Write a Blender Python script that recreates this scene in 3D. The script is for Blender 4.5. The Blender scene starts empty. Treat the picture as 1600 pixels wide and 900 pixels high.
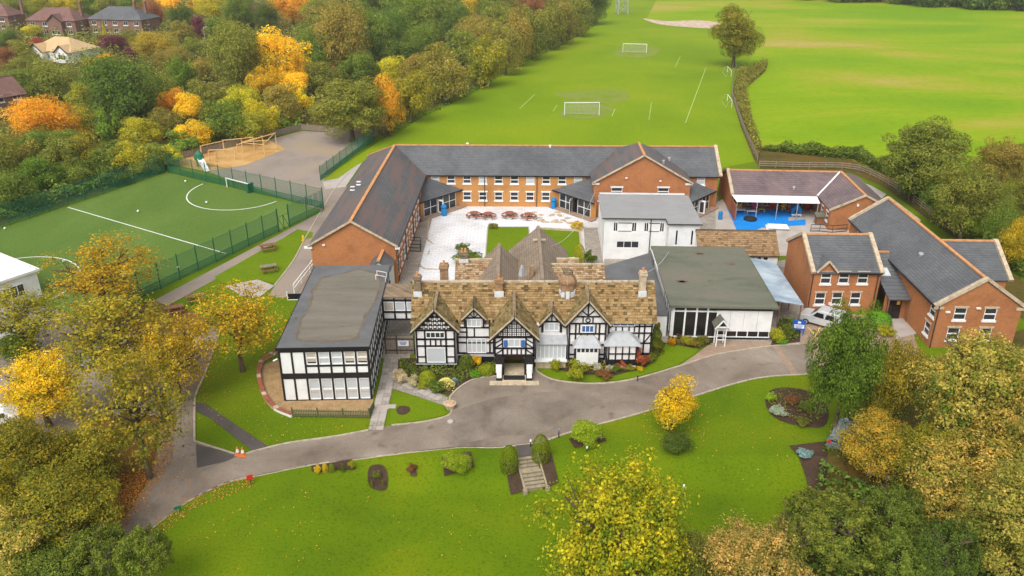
import bpy, bmesh, math, random
import numpy as np
from mathutils import Vector, Matrix

scene = bpy.context.scene
COL = scene.collection
R = math.radians

# ------------------------------------------------------------------ camera
cam_d = bpy.data.cameras.new('camera')
cam = bpy.data.objects.new('camera', cam_d)
COL.objects.link(cam)
cam.location = (0, 0, 38.0)
cam.rotation_euler = (R(90 - 24.5), 0, 0)
cam_d.sensor_width = 36.0
cam_d.lens = 36.0 * 1280 / 1600
cam_d.clip_end = 6000
cam_d.clip_start = 0.5
scene.camera = cam

# ------------------------------------------------------------------ sky, sun, exposure (bright overcast)
SUN_EL, SUN_AZ = 52.0, 205.0          # azimuth measured clockwise from +Y
world = bpy.data.worlds.new('World')
scene.world = world
world.use_nodes = True
wn, wl = world.node_tree.nodes, world.node_tree.links
wn.clear()
sky = wn.new('ShaderNodeTexSky')
sky.sky_type = 'NISHITA'
sky.sun_disc = False
sky.sun_elevation = R(SUN_EL)
sky.sun_rotation = R(SUN_AZ)
sky.air_density = 1.0
sky.dust_density = 4.0
sky.ozone_density = 0.6
hsv = wn.new('ShaderNodeHueSaturation')
hsv.inputs['Saturation'].default_value = 0.12      # cloud cover greys the sky light
bg = wn.new('ShaderNodeBackground')
bg.inputs['Strength'].default_value = 0.15
wo = wn.new('ShaderNodeOutputWorld')
wl.new(sky.outputs[0], hsv.inputs['Color'])
wl.new(hsv.outputs[0], bg.inputs['Color'])
wl.new(bg.outputs[0], wo.inputs['Surface'])

sun_d = bpy.data.lights.new('sun', 'SUN')
sun_d.energy = 1.0
sun_d.angle = R(40)
sun_d.color = (1.0, 0.95, 0.87)
sun = bpy.data.objects.new('sun', sun_d)
COL.objects.link(sun)
sd = Vector((math.sin(R(SUN_AZ)) * math.cos(R(SUN_EL)), math.cos(R(SUN_AZ)) * math.cos(R(SUN_EL)), math.sin(R(SUN_EL))))
sun.rotation_euler = sd.to_track_quat('Z', 'Y').to_euler()
sun.location = sd * 300

scene.view_settings.view_transform = 'Standard'
scene.view_settings.look = 'None'
scene.view_settings.gamma = 1.0
scene.view_settings.use_curve_mapping = False
scene.view_settings.exposure = 0.5
scene.render.engine = 'CYCLES'
scene.cycles.max_bounces = 6
scene.cycles.diffuse_bounces = 3

# ------------------------------------------------------------------ helpers
def tag(o, label=None, cat=None, group=None, kind=None):
    if label: o['label'] = label
    if cat: o['category'] = cat
    if group: o['group'] = group
    if kind: o['kind'] = kind
    return o

class MB:
    """collects faces, becomes ONE mesh object"""
    def __init__(s):
        s.v = []; s.f = []; s.c = []
    def add(s, vs, fs, col=None):
        n = len(s.v)
        s.v.extend(vs)
        s.f.extend([tuple(i + n for i in f) for f in fs])
        if col is not None: s.c.extend([col] * len(vs))
    def quad(s, a, b, c, d, col=None): s.add([a, b, c, d], [(0, 1, 2, 3)], col)
    def poly(s, pts, col=None): s.add(list(pts), [tuple(range(len(pts)))], col)
    def box(s, x0, x1, y0, y1, z0, z1, col=None):
        s.add([(x0,y0,z0),(x1,y0,z0),(x1,y1,z0),(x0,y1,z0),(x0,y0,z1),(x1,y0,z1),(x1,y1,z1),(x0,y1,z1)],
              [(3,2,1,0),(4,5,6,7),(0,1,5,4),(1,2,6,5),(2,3,7,6),(3,0,4,7)], col)
    def prism(s, pts, z0, z1):
        n = len(pts)
        if sum(pts[i][0]*pts[(i+1)%n][1]-pts[(i+1)%n][0]*pts[i][1] for i in range(n)) < 0: pts = pts[::-1]
        s.add([(x,y,z0) for x,y in pts] + [(x,y,z1) for x,y in pts],
              [tuple(range(n))[::-1], tuple(range(n, 2*n))] + [(i,(i+1)%n,(i+1)%n+n,i+n) for i in range(n)])
    def slab(s, pts, t):
        """planar polygon given in 3D thickened by t along its downward normal"""
        P = [Vector(p) for p in pts]
        nrm = Vector((0,0,0))
        for i in range(len(P)):
            a, b = P[i], P[(i+1) % len(P)]
            nrm += Vector(((a.y-b.y)*(a.z+b.z), (a.z-b.z)*(a.x+b.x), (a.x-b.x)*(a.y+b.y)))
        nrm.normalize()
        if nrm.z < 0: P = P[::-1]; nrm = -nrm
        n = len(P)
        s.add([tuple(p) for p in P] + [tuple(p - nrm*t) for p in P],
              [tuple(range(n)), tuple(range(n, 2*n))[::-1]] + [(i+n,(i+1)%n+n,(i+1)%n,i) for i in range(n)])
    def bar(s, a, b, w, h=None, up=(0,0,1)):
        """square bar from a to b"""
        h = h or w
        a, b = Vector(a), Vector(b); d = (b - a)
        if d.length < 1e-6: return
        d.normalize(); u = Vector(up)
        if abs(d.dot(u)) > 0.98: u = Vector((0,1,0))
        r = d.cross(u).normalized() * (w/2); u = r.cross(d).normalized() * (h/2)
        vs = [a-r-u, a+r-u, a+r+u, a-r+u, b-r-u, b+r-u, b+r+u, b-r+u]
        s.add([tuple(v) for v in vs], [(0,1,2,3),(7,6,5,4),(0,4,5,1),(1,5,6,2),(2,6,7,3),(3,7,4,0)])
    def tube(s, a, b, r0, r1=None, n=8, cap=True):
        r1 = r0 if r1 is None else r1
        a, b = Vector(a), Vector(b); d = (b-a).normalized()
        u = Vector((0,0,1)) if abs(d.z) < .95 else Vector((1,0,0))
        e = d.cross(u).normalized(); g = e.cross(d)
        vs = []
        for p, r in ((a,r0),(b,r1)):
            for i in range(n):
                t = 2*math.pi*i/n
                vs.append(tuple(p + e*math.cos(t)*r + g*math.sin(t)*r))
        fs = [(i, (i+1)%n, (i+1)%n+n, i+n) for i in range(n)]
        if cap: fs += [tuple(range(n))[::-1], tuple(range(n,2*n))]
        s.add(vs, fs)
    def lathe(s, prof, n=12, c=(0,0,0), sx=1, sy=1):
        vs = []; m = len(prof)
        for r, z in prof:
            for i in range(n):
                t = 2*math.pi*i/n
                vs.append((c[0]+r*math.cos(t)*sx, c[1]+r*math.sin(t)*sy, c[2]+z))
        fs = [(j*n+i, j*n+(i+1)%n, (j+1)*n+(i+1)%n, (j+1)*n+i) for j in range(m-1) for i in range(n)]
        fs += [tuple(range(n))[::-1], tuple(range((m-1)*n, m*n))]
        s.add(vs, fs)
    def mesh(s, name, mat, smooth=False):
        me = bpy.data.meshes.new(name)
        me.from_pydata(s.v, [], s.f)
        if s.c and len(s.c) == len(s.v):
            at = me.attributes.new('tone', 'FLOAT', 'POINT')
            at.data.foreach_set('value', s.c)
        me.materials.append(mat)
        if smooth:
            me.polygons.foreach_set('use_smooth', [True]*len(me.polygons))
        me.update()
        return me
    def build(s, name, mat, parent=None, smooth=False):
        o = bpy.data.objects.new(name, s.mesh(name, mat, smooth))
        COL.objects.link(o)
        if parent: o.parent = parent
        return o

def put(name, me, parent=None, loc=(0,0,0), rz=0.0, scale=None):
    o = bpy.data.objects.new(name, me); COL.objects.link(o)
    o.location = loc; o.rotation_euler = (0,0,rz)
    if scale: o.scale = scale
    if parent: o.parent = parent
    return o

def thing(name, label, cat, loc=(0,0,0), rz=0.0, group=None):
    o = bpy.data.objects.new(name, None); COL.objects.link(o)
    o.empty_display_size = 0.3
    o.location = loc; o.rotation_euler = (0,0,rz)
    return tag(o, label, cat, group)

def copy_tree(o, parent=None):
    c = o.copy(); COL.objects.link(c); c.parent = parent
    for ch in list(o.children): copy_tree(ch, c)
    return c

# ------------------------------------------------------------------ materials
def newmat(name):
    m = bpy.data.materials.new(name); m.use_nodes = True
    nt = m.node_tree; b = nt.nodes['Principled BSDF']
    b.inputs['Specular IOR Level'].default_value = 0.25
    return m, nt, b

def ramp(nt, cols, pos=None):
    r = nt.nodes.new('ShaderNodeValToRGB'); e = r.color_ramp.elements
    n = len(cols)
    pos = pos or [0.3 + 0.4*i/(n-1) for i in range(n)]
    e[0].position = pos[0]; e[0].color = (*cols[0],1)
    e[1].position = pos[-1]; e[1].color = (*cols[-1],1)
    for i in range(1, n-1):
        x = e.new(pos[i]); x.color = (*cols[i],1)
    return r

def noise(nt, vec, scale, detail=5, rough=.6, dist=0.0):
    n = nt.nodes.new('ShaderNodeTexNoise')
    n.inputs['Scale'].default_value = scale; n.inputs['Detail'].default_value = detail
    n.inputs['Roughness'].default_value = rough; n.inputs['Distortion'].default_value = dist
    if vec is not None: nt.links.new(vec, n.inputs['Vector'])
    return n

def mixc(nt, a, b, fac, mode='MIX'):
    m = nt.nodes.new('ShaderNodeMix'); m.data_type = 'RGBA'; m.blend_type = mode
    if isinstance(fac, float): m.inputs[0].default_value = fac
    else: nt.links.new(fac, m.inputs[0])
    for s, i in ((a,6),(b,7)):
        if isinstance(s, tuple): m.inputs[i].default_value = (*s[:3],1)
        else: nt.links.new(s, m.inputs[i])
    return m.outputs[2]

def coords(nt, kind='Object'):
    return nt.nodes.new('ShaderNodeTexCoord').outputs[kind]

def stretch(nt, vec, sc):
    m = nt.nodes.new('ShaderNodeMapping'); m.inputs['Scale'].default_value = sc
    nt.links.new(vec, m.inputs['Vector']); return m.outputs[0]

def bumpit(nt, b, h, strength, dist=.05):
    bp = nt.nodes.new('ShaderNodeBump'); bp.inputs['Strength'].default_value = strength; bp.inputs['Distance'].default_value = dist
    nt.links.new(h, bp.inputs['Height']); nt.links.new(bp.outputs[0], b.inputs['Normal'])

def plain(name, col, rough=.6, var=.12, scale=3.0, metal=0.0, spec=None):
    """single colour with soft weathering"""
    m, nt, b = newmat(name)
    v = coords(nt)
    n = noise(nt, v, scale, 6, .65)
    lo = tuple(c*(1-var*1.6) for c in col); hi = tuple(min(1,c*(1+var)) for c in col)
    r = ramp(nt, [lo, col, hi])
    nt.links.new(n.outputs[0], r.inputs[0]); nt.links.new(r.outputs[0], b.inputs['Base Color'])
    b.inputs['Roughness'].default_value = rough; b.inputs['Metallic'].default_value = metal
    if spec is not None: b.inputs['Specular IOR Level'].default_value = spec
    return m

def mottled(name, cols, big, small, rough=.9, bump=.3, sc=(1,1,1), fine=.35, pos=None, speck=None):
    """large patches times fine grain; for ground, tarmac, felt"""
    m, nt, b = newmat(name)
    v = stretch(nt, coords(nt), sc)
    n1 = noise(nt, v, big, 6, .6, .4)
    n2 = noise(nt, v, small, 4, .7)
    r = ramp(nt, cols, pos)
    nt.links.new(n1.outputs[0], r.inputs[0])
    g = ramp(nt, [(1-fine,)*3, (1+fine*.0,)*3, (1,1,1)])
    nt.links.new(n2.outputs[0], g.inputs[0])
    c = mixc(nt, r.outputs[0], g.outputs[0], 1.0, 'MULTIPLY')
    if speck:
        n3 = noise(nt, v, speck[1], 2, .5)
        s = ramp(nt, [(0,0,0),(1,1,1)], [speck[2], speck[2]+.16])
        nt.links.new(n3.outputs[0], s.inputs[0])
        c = mixc(nt, c, speck[0], s.outputs[0])
    nt.links.new(c, b.inputs['Base Color'])
    b.inputs['Roughness'].default_value = rough
    b.inputs['Specular IOR Level'].default_value = .1
    if bump: bumpit(nt, b, n2.outputs[0], bump)
    return m

def coursed(name, c1, c2, mortar, bw, bh, patch, pscale=.4, mort=.012, rough=.85, offset=.5, streak=None, bump=.3, spec=.2, flat=False):
    """bricks, slates, slabs: courses along z (walls, roofs) or along y (flat)"""
    m, nt, b = newmat(name)
    co = coords(nt)
    sx = nt.nodes.new('ShaderNodeSeparateXYZ'); nt.links.new(co, sx.inputs[0])
    cx = nt.nodes.new('ShaderNodeCombineXYZ')
    if flat:
        nt.links.new(sx.outputs[0], cx.inputs[0]); nt.links.new(sx.outputs[1], cx.inputs[1])
    else:
        ad = nt.nodes.new('ShaderNodeMath'); ad.operation = 'ADD'
        nt.links.new(sx.outputs[0], ad.inputs[0]); nt.links.new(sx.outputs[1], ad.inputs[1])
        nt.links.new(ad.outputs[0], cx.inputs[0]); nt.links.new(sx.outputs[2], cx.inputs[1])
    br = nt.nodes.new('ShaderNodeTexBrick')
    br.inputs['Color1'].default_value = (*c1,1); br.inputs['Color2'].default_value = (*c2,1); br.inputs['Mortar'].default_value = (*mortar,1)
    br.inputs['Scale'].default_value = 1.0; br.inputs['Mortar Size'].default_value = mort
    br.inputs['Brick Width'].default_value = bw; br.inputs['Row Height'].default_value = bh
    br.offset = offset
    nt.links.new(cx.outputs[0], br.inputs['Vector'])
    n = noise(nt, co, pscale, 6, .65, .5)
    r = ramp(nt, patch); nt.links.new(n.outputs[0], r.inputs[0])
    c = mixc(nt, br.outputs['Color'], r.outputs[0], 1.0, 'MULTIPLY')
    if streak:
        v2 = stretch(nt, cx.outputs[0], streak[1])
        n2 = noise(nt, v2, 1.0, 4, .6)
        s = ramp(nt, [(0,0,0),(1,1,1)], [.45,.58]); nt.links.new(n2.outputs[0], s.inputs[0])
        c = mixc(nt, c, streak[0], s.outputs[0])
    nt.links.new(c, b.inputs['Base Color'])
    b.inputs['Roughness'].default_value = rough; b.inputs['Specular IOR Level'].default_value = spec
    if bump: bumpit(nt, b, br.outputs['Fac'], -bump, .02)
    return m

def toned(name, cols, pos, rough=.9):
    """colour read per piece from the 'tone' attribute, with grain"""
    m, nt, b = newmat(name)
    a = nt.nodes.new('ShaderNodeAttribute'); a.attribute_name = 'tone'
    r = ramp(nt, cols, pos); nt.links.new(a.outputs['Fac'], r.inputs[0])
    n = noise(nt, coords(nt), 5.0, 5, .7)
    g = ramp(nt, [(.6,.58,.5),(1,1,1)]); nt.links.new(n.outputs[0], g.inputs[0])
    c = mixc(nt, r.outputs[0], g.outputs[0], 1.0, 'MULTIPLY')
    nt.links.new(c, b.inputs['Base Color']); b.inputs['Roughness'].default_value = rough
    b.inputs['Specular IOR Level'].default_value = .15
    return m

def leafmat(name):
    """leaf colour: object property leaf_a .. leaf_b mixed per clump by 'tone'"""
    m, nt, b = newmat(name)
    A = nt.nodes.new('ShaderNodeAttribute'); A.attribute_type = 'OBJECT'; A.attribute_name = 'leaf_a'
    B = nt.nodes.new('ShaderNodeAttribute'); B.attribute_type = 'OBJECT'; B.attribute_name = 'leaf_b'
    t = nt.nodes.new('ShaderNodeAttribute'); t.attribute_name = 'tone'
    s = nt.nodes.new('ShaderNodeAttribute'); s.attribute_name = 'grain'
    c = mixc(nt, A.outputs['Color'], B.outputs['Color'], t.outputs['Fac'])
    h = nt.nodes.new('ShaderNodeHueSaturation')
    mr = nt.nodes.new('ShaderNodeMapRange'); mr.inputs[3].default_value = .6; mr.inputs[4].default_value = 1.42
    nt.links.new(s.outputs['Fac'], mr.inputs[0]); nt.links.new(mr.outputs[0], h.inputs['Value'])
    mh = nt.nodes.new('ShaderNodeMapRange'); mh.inputs[3].default_value = .515; mh.inputs[4].default_value = .485
    nt.links.new(s.outputs['Fac'], mh.inputs[0]); nt.links.new(mh.outputs[0], h.inputs['Hue'])
    nt.links.new(c, h.inputs['Color'])
    nt.links.new(h.outputs[0], b.inputs['Base Color'])
    b.inputs['Roughness'].default_value = .7; b.inputs['Specular IOR Level'].default_value = .15
    tr = nt.nodes.new('ShaderNodeBsdfTranslucent'); nt.links.new(h.outputs[0], tr.inputs['Color'])
    mx = nt.nodes.new('ShaderNodeMixShader'); mx.inputs[0].default_value = .42
    out = [n for n in nt.nodes if n.type == 'OUTPUT_MATERIAL'][0]
    nt.links.new(b.outputs[0], mx.inputs[1]); nt.links.new(tr.outputs[0], mx.inputs[2]); nt.links.new(mx.outputs[0], out.inputs['Surface'])
    return m

def glassy(name, col, rough=.12):
    m, nt, b = newmat(name)
    b.inputs['Base Color'].default_value = (*col,1); b.inputs['Roughness'].default_value = rough
    b.inputs['Specular IOR Level'].default_value = .5
    return m

MAT = dict(
    lawn=mottled('lawn_grass', [(.082,.145,.002),(.116,.185,.002),(.170,.208,.003)], .10, 5.0, fine=.45, bump=.4),
    field=mottled('field_grass', [(.140,.230,.002),(.180,.272,.003),(.235,.292,.006)], .03, 2.0, fine=.25, bump=.2),
    meadow=mottled('meadow_grass', [(.155,.285,.002),(.215,.320,.003),(.290,.315,.020),(.400,.310,.085)], .016, .8, fine=.2, bump=.2, sc=(.6,1.3,1), pos=[.36,.48,.55,.65]),
    worn=mottled('worn_grass', [(.150,.235,.010),(.200,.260,.030),(.235,.245,.070)], .25, 3.0, fine=.3, bump=.2),
    court=mottled('court_grass', [(.115,.190,.003),(.150,.220,.004)], .3, 4.0, fine=.3),
    turf=mottled('artificial_turf', [(.080,.145,.022),(.110,.180,.032),(.150,.220,.050)], .06, 3.0, fine=.2, bump=.15, sc=(1,.5,1)),
    wood_floor=mottled('woodland_floor', [(.060,.062,.012),(.110,.085,.020),(.170,.085,.015)], .15, 3.0, fine=.5),
    litter_floor=mottled('rusty_litter', [(.085,.070,.018),(.170,.085,.022),(.250,.120,.030)], .3, 4.0, fine=.5),
    tarmac=mottled('tarmac', [(.150,.118,.092),(.225,.180,.142),(.265,.216,.172),(.335,.280,.230)], .16, 9.0, fine=.3, bump=.2, pos=[.30,.44,.54,.68], speck=((.150,.122,.100), .7, .60)),
    tarmac_dark=mottled('tarmac_dark', [(.085,.073,.066),(.125,.108,.096)], .3, 14.0, fine=.25, bump=.2),
    yard=mottled('yard_tarmac', [(.225,.185,.150),(.305,.255,.215),(.360,.275,.180)], .08, 9.0, fine=.25, bump=.2, pos=[.35,.5,.68]),
    yard_patch=mottled('patched_tarmac', [(.150,.122,.096),(.225,.184,.146),(.290,.240,.195)], .3, 9.0, fine=.3, bump=.2),
    pale_concrete=mottled('pale_concrete', [(.38,.33,.29),(.50,.45,.41)], .4, 9.0, fine=.15, bump=.1),
    kerb=plain('kerb_stone', (.44,.37,.28), .9, .2, 2.0),
    bark=mottled('bark_chippings', [(.42,.22,.06),(.56,.34,.13),(.62,.42,.19)], .2, 6.0, fine=.4),
    soil=mottled('garden_soil', [(.055,.035,.022),(.095,.060,.040)], .8, 8.0, fine=.5),
    gravel=mottled('gravel', [(.30,.19,.09),(.46,.31,.16)], 1.5, 10.0, fine=.45),
    slabs=coursed('pale_slabs', (.76,.76,.78),(.70,.70,.72),(.46,.44,.42), .9, .6, [(.74,.70,.65),(.97,.96,.95),(1.04,1.04,1.04)], .15, .02, .8, flat=True, bump=.1),
    slabs_grey=coursed('grey_slabs', (.42,.38,.33),(.34,.30,.26),(.20,.17,.14), .6, .6, [(.75,.72,.68),(1,1,1)], .5, .02, .85, flat=True, bump=.1),
    blockpave=coursed('block_paving', (.44,.31,.22),(.36,.25,.18),(.25,.18,.13), .4, .2, [(.8,.8,.8),(1,1,1)], .5, .015, .85, flat=True, bump=.1),
    blue_rubber=mottled('blue_rubber', [(.008,.20,.62),(.020,.27,.72)], .6, 9.0, fine=.12, bump=.1),
    paint=plain('line_paint', (.74,.76,.70), .7, .1, 4.0),
    old_paint=plain('worn_line_paint', (.36,.48,.14), .8, .2, 2.0),
    yellow_paint=plain('yellow_paint', (.75,.48,.08), .7, .15, 4.0),
    rubble=mottled('pale_rubble', [(.30,.24,.14),(.58,.43,.33),(.70,.55,.45)], .5, 3.0, fine=.4),
    brick=coursed('orange_brick', (.47,.170,.055),(.37,.120,.038),(.38,.24,.14), .23, .075, [(.72,.70,.72),(1,1,1),(1.12,1.10,1.0)], .35, .008, .9),
    brick_yellow=coursed('yellow_brick', (.56,.265,.070),(.47,.200,.050),(.42,.27,.14), .23, .075, [(.75,.75,.75),(1,1,1),(1.1,1.08,1.0)], .35, .008, .9),
    slate=coursed('grey_slate', (.135,.140,.147),(.105,.109,.115),(.060,.061,.063), .35, .16, [(.75,.75,.78),(1,1,1),(1.25,1.22,1.18)], .22, .012, .55, spec=.3),
    slate_brown=coursed('weathered_slate', (.118,.119,.122),(.088,.089,.091),(.050,.050,.051), .35, .16, [(.75,.74,.74),(1,1,1),(1.2,1.16,1.12)], .25, .012, .55, streak=((.150,.100,.088),(.10,2.2,1)), spec=.3),
    slate_purple=coursed('purple_slate', (.205,.150,.150),(.155,.112,.115),(.08,.06,.06), .35, .16, [(.72,.70,.74),(1,1,1),(1.25,1.2,1.15)], .3, .012, .6, spec=.3),
    old_slate=coursed('mossy_stone_slate', (.30,.22,.15),(.22,.16,.10),(.10,.08,.05), .4, .18, [(.65,.65,.6),(1,1,1),(1.2,1.15,1.0)], .5, .02, .9),
    grey_stone_slate=coursed('grey_stone_slate', (.300,.235,.175),(.245,.190,.140),(.14,.11,.08), .4, .22, [(.75,.72,.68),(1,1,1),(1.15,1.12,1.08)], .5, .015, .9),
    terracotta=plain('terracotta_ridge', (.56,.27,.11), .8, .2, 2.0),
    stone=plain('buff_stone', (.50,.40,.28), .9, .25, 2.5),
    step_stone=plain('step_stone', (.31,.26,.17), .9, .25, 2.5),
    lead=plain('lead_sheet', (.40,.41,.42), .5, .12, 2.0),
    lead_pale=plain('pale_lead', (.62,.64,.66), .5, .12, 2.0),
    felt=mottled('felt_green', [(.115,.118,.085),(.155,.158,.118),(.190,.165,.130)], .35, 6.0, fine=.2, bump=.1, sc=(.35,1.4,1)),
    felt_blue=mottled('felt_bluegrey', [(.120,.118,.115),(.165,.168,.175)], .4, 7.0, fine=.2, bump=.1),
    felt_beige=mottled('felt_beige', [(.150,.136,.108),(.215,.196,.158)], .5, 6.0, fine=.2, bump=.1, sc=(.3,1.6,1)),
    felt_stain=mottled('felt_silt', [(.130,.100,.075),(.185,.150,.110)], 1.0, 6.0, fine=.3, bump=.1),
    grey_sheet=coursed('grey_roof_sheet', (.335,.33,.325),(.315,.31,.305),(.26,.26,.26), 6.0, .18, [(.85,.85,.85),(1,1,1)], .4, .01, .6, flat=True, bump=.1),
    glassroof=mottled('blue_glazed_roof', [(.20,.27,.34),(.33,.42,.50),(.52,.60,.66)], .5, 3.0, fine=.1, bump=0, rough=.25, sc=(.5,1,1)),
    white=plain('white_render', (.78,.775,.765), .75, .09, .7),
    white_paint=plain('white_paint', (.80,.80,.79), .5, .05, 2.0),
    cream=plain('cream_blind', (.47,.41,.34), .7, .08, 3.0),
    pinkish=plain('pale_infill', (.74,.71,.71), .75, .08, 1.5),
    black=plain('black_timber', (.020,.016,.016), .6, .3, 5.0),
    black_gloss=plain('black_paint', (.014,.014,.016), .4, .3, 5.0),
    brown_wood=plain('brown_timber', (.23,.11,.055), .8, .25, 4.0),
    grey_wood=plain('grey_timber', (.26,.21,.16), .9, .25, 4.0),
    red_wood=plain('red_stained_timber', (.31,.10,.058), .7, .2, 4.0),
    log=plain('yellow_log', (.62,.40,.16), .8, .2, 4.0),
    fence_green=plain('green_fence_paint', (.018,.120,.062), .5, .2, 3.0),
    fence_wire=plain('green_wire', (.020,.150,.075), .5, .1, 3.0),
    picket=plain('olive_picket_paint', (.11,.13,.055), .8, .25, 4.0),
    metal=plain('galvanised_metal', (.45,.45,.45), .45, .1, 4.0, .4),
    dark_metal=plain('dark_metal', (.06,.055,.05), .5, .2, 4.0, .3),
    net=plain('goal_net', (.62,.66,.62), .9, .1, 3.0),
    glass=glassy('window_glass', (.035,.038,.042)),
    glass_pale=glassy('window_blind_glass', (.50,.52,.54), .25),
    glass_blue=glassy('blue_blind_glass', (.045,.13,.36), .2),
    glass_dark=glassy('dark_glass', (.015,.013,.014), .15),
    bin_blue=plain('blue_plastic', (.012,.21,.50), .45, .1, 4.0),
    red_plastic=plain('red_plastic', (.55,.04,.03), .45, .1, 4.0),
    yellow_plastic=plain('yellow_plastic', (.75,.45,.04), .45, .1, 4.0),
    pink_plastic=plain('pink_plastic', (.65,.05,.18), .45, .1, 4.0),
    green_plastic=plain('green_plastic', (.02,.16,.08), .45, .1, 4.0),
    orange_plastic=plain('orange_plastic', (.75,.17,.03), .5, .1, 4.0),
    white_plastic=plain('white_plastic', (.80,.80,.80), .4, .05, 4.0),
    rubber=plain('black_rubber', (.022,.022,.024), .8, .2, 4.0),
    car_silver=plain('silver_car_paint', (.62,.64,.66), .28, .03, 2.0, .3, .5),
    car_white=plain('white_car_paint', (.76,.77,.78), .28, .03, 2.0, 0, .5),
    car_blue=plain('pale_blue_car_paint', (.20,.26,.32), .28, .03, 2.0, .3, .5),
    sign_blue=plain('sign_blue', (.015,.10,.42), .5, .05, 3.0),
    tree_bark=plain('tree_bark', (.12,.09,.055), .95, .35, 6.0),
    birch_bark=plain('birch_bark', (.52,.47,.40), .9, .25, 6.0),
    leaf=leafmat('leaves'),
    chimney_brick=plain('chimney_brick', (.31,.19,.105), .9, .35, 3.0),
    pot=plain('clay_pot', (.50,.33,.20), .8, .2, 4.0),
    house_red=coursed('red_house_brick', (.27,.14,.10),(.22,.11,.08),(.26,.19,.15), .23, .075, [(.8,.8,.8),(1,1,1)], .4, .008, .9),
    rooftile_red=coursed('red_roof_tile', (.23,.125,.105),(.185,.100,.085),(.11,.06,.05), .3, .25, [(.75,.75,.75),(1,1,1),(1.2,1.15,1.1)], .3, .015, .85),
    rooftile_cream=coursed('pale_roof_tile', (.66,.47,.25),(.60,.42,.22),(.42,.29,.15), .3, .25, [(.85,.85,.85),(1,1,1)], .3, .015, .85),
    manor_tile=toned('stone_roof_tile', [(.08,.064,.034),(.19,.130,.062),(.32,.205,.090),(.42,.280,.130),(.50,.37,.21)], [0,.16,.42,.8,1.0]),
    manor_tile_mossy=toned('mossy_roof_tile', [(.10,.085,.035),(.20,.150,.065),(.28,.205,.09),(.36,.28,.14)], [0,.3,.7,1.0]),
    manor_tile_pink=toned('pinkish_roof_tile', [(.20,.13,.07),(.38,.24,.13),(.50,.35,.21),(.62,.50,.36)], [0,.3,.7,1.0]),
)

# ================================================================== GROUND
def sstep(t):
    t = min(1.0, max(0.0, t)); return t*t*(3-2*t)
def gz(x, y):
    """front lawn falls away below the terrace steps"""
    return -1.15 * min(1.0, max(0.0, (52.0 - y)/3.0)) * sstep((x + 14.0)/6.0)

def grid_ground():
    xs = np.unique(np.concatenate([np.linspace(-3000,-120,10), np.linspace(-120,-30,10), np.arange(-30,46,1.0), np.linspace(46,140,10), np.linspace(140,3000,10)]))
    ys = np.unique(np.concatenate([np.linspace(-300,28,8), np.arange(28,60,.4), np.linspace(60,140,12), np.linspace(140,4000,12)]))
    mb = MB()
    nx, ny = len(xs), len(ys)
    mb.v = [(float(x), float(y), gz(x, y)) for y in ys for x in xs]
    mb.f = [(j*nx+i, j*nx+i+1, (j+1)*nx+i+1, (j+1)*nx+i) for j in range(ny-1) for i in range(nx-1)]
    o = mb.build('ground', MAT['lawn'], None, True)
    return tag(o, kind='structure')
grid_ground()

def smooth_loop(pts, k=5):
    out = []; n = len(pts)
    for i in range(n):
        p0, p1, p2, p3 = [Vector(pts[(i+j-1) % n]) for j in range(4)]
        for s in range(k):
            t = s/k
            q = .5*((2*p1)+(-p0+p2)*t+(2*p0-5*p1+4*p2-p3)*t*t+(-p0+3*p1-3*p2+p3)*t**3)
            out.append((q.x, q.y))
    return out
def smooth_line(pts, k=6):
    out = []; n = len(pts)
    for i in range(n-1):
        p0, p1, p2, p3 = [Vector(pts[min(max(i+j-1,0),n-1)]) for j in range(4)]
        for s in range(k):
            t = s/k
            q = .5*((2*p1)+(-p0+p2)*t+(2*p0-5*p1+4*p2-p3)*t*t+(-p0+3*p1-3*p2+p3)*t**3)
            out.append((q.x, q.y))
    out.append(tuple(pts[-1])); return out

def sheet(name, pts, z, mat, kind='structure', round_=False, parent=None):
    if round_: pts = smooth_loop(pts)
    n = len(pts)
    if sum(pts[i][0]*pts[(i+1)%n][1]-pts[(i+1)%n][0]*pts[i][1] for i in range(n)) < 0: pts = pts[::-1]
    if any(y < 52.5 and x > -15 for x, y in pts):        # drape over the bank
        bm = bmesh.new(); bm.faces.new([bm.verts.new((x, y, 0)) for x, y in pts])
        xs_, ys_ = [p[0] for p in pts], [p[1] for p in pts]
        for ax, lo, hi in ((0, min(xs_), max(xs_)), (1, max(30, min(ys_)), min(53, max(ys_)))):
            for c in np.arange(lo + .4, hi, .8):
                co = (c,0,0) if ax == 0 else (0,c,0); no = (1,0,0) if ax == 0 else (0,1,0)
                bmesh.ops.bisect_plane(bm, geom=bm.verts[:]+bm.edges[:]+bm.faces[:], plane_co=co, plane_no=no)
        for v in bm.verts: g_ = gz(v.co.x, v.co.y); v.co.z = z + g_ + (.06 if g_ < -.01 else 0)
        me = bpy.data.meshes.new(name); bm.to_mesh(me); bm.free(); me.materials.append(MAT[mat])
        o = bpy.data.objects.new(name, me); COL.objects.link(o)
        if parent: o.parent = parent
    else:
        mb = MB()
        mb.poly([(x, y, z + gz(x, y)) for x, y in pts])
        o = mb.build(name, MAT[mat], parent)
    if kind and parent is None: tag(o, kind=kind)
    return o

def kerb(name, line, w=.16, h=.12, k=6, mat='kerb', round_=True):
    L = smooth_line(line, k) if round_ else line
    mb = MB()
    for i in range(len(L)-1):
        a, b = Vector(L[i]), Vector(L[i+1])
        d = (b-a).normalized()*.01
        za, zb = gz(*a), gz(*b)
        mb.bar((a.x-d.x, a.y-d.y, za+h/2-.02), (b.x+d.x, b.y+d.y, zb+h/2-.02), w, h)
    return tag(mb.build(name, MAT[mat]), kind='structure')

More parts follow.
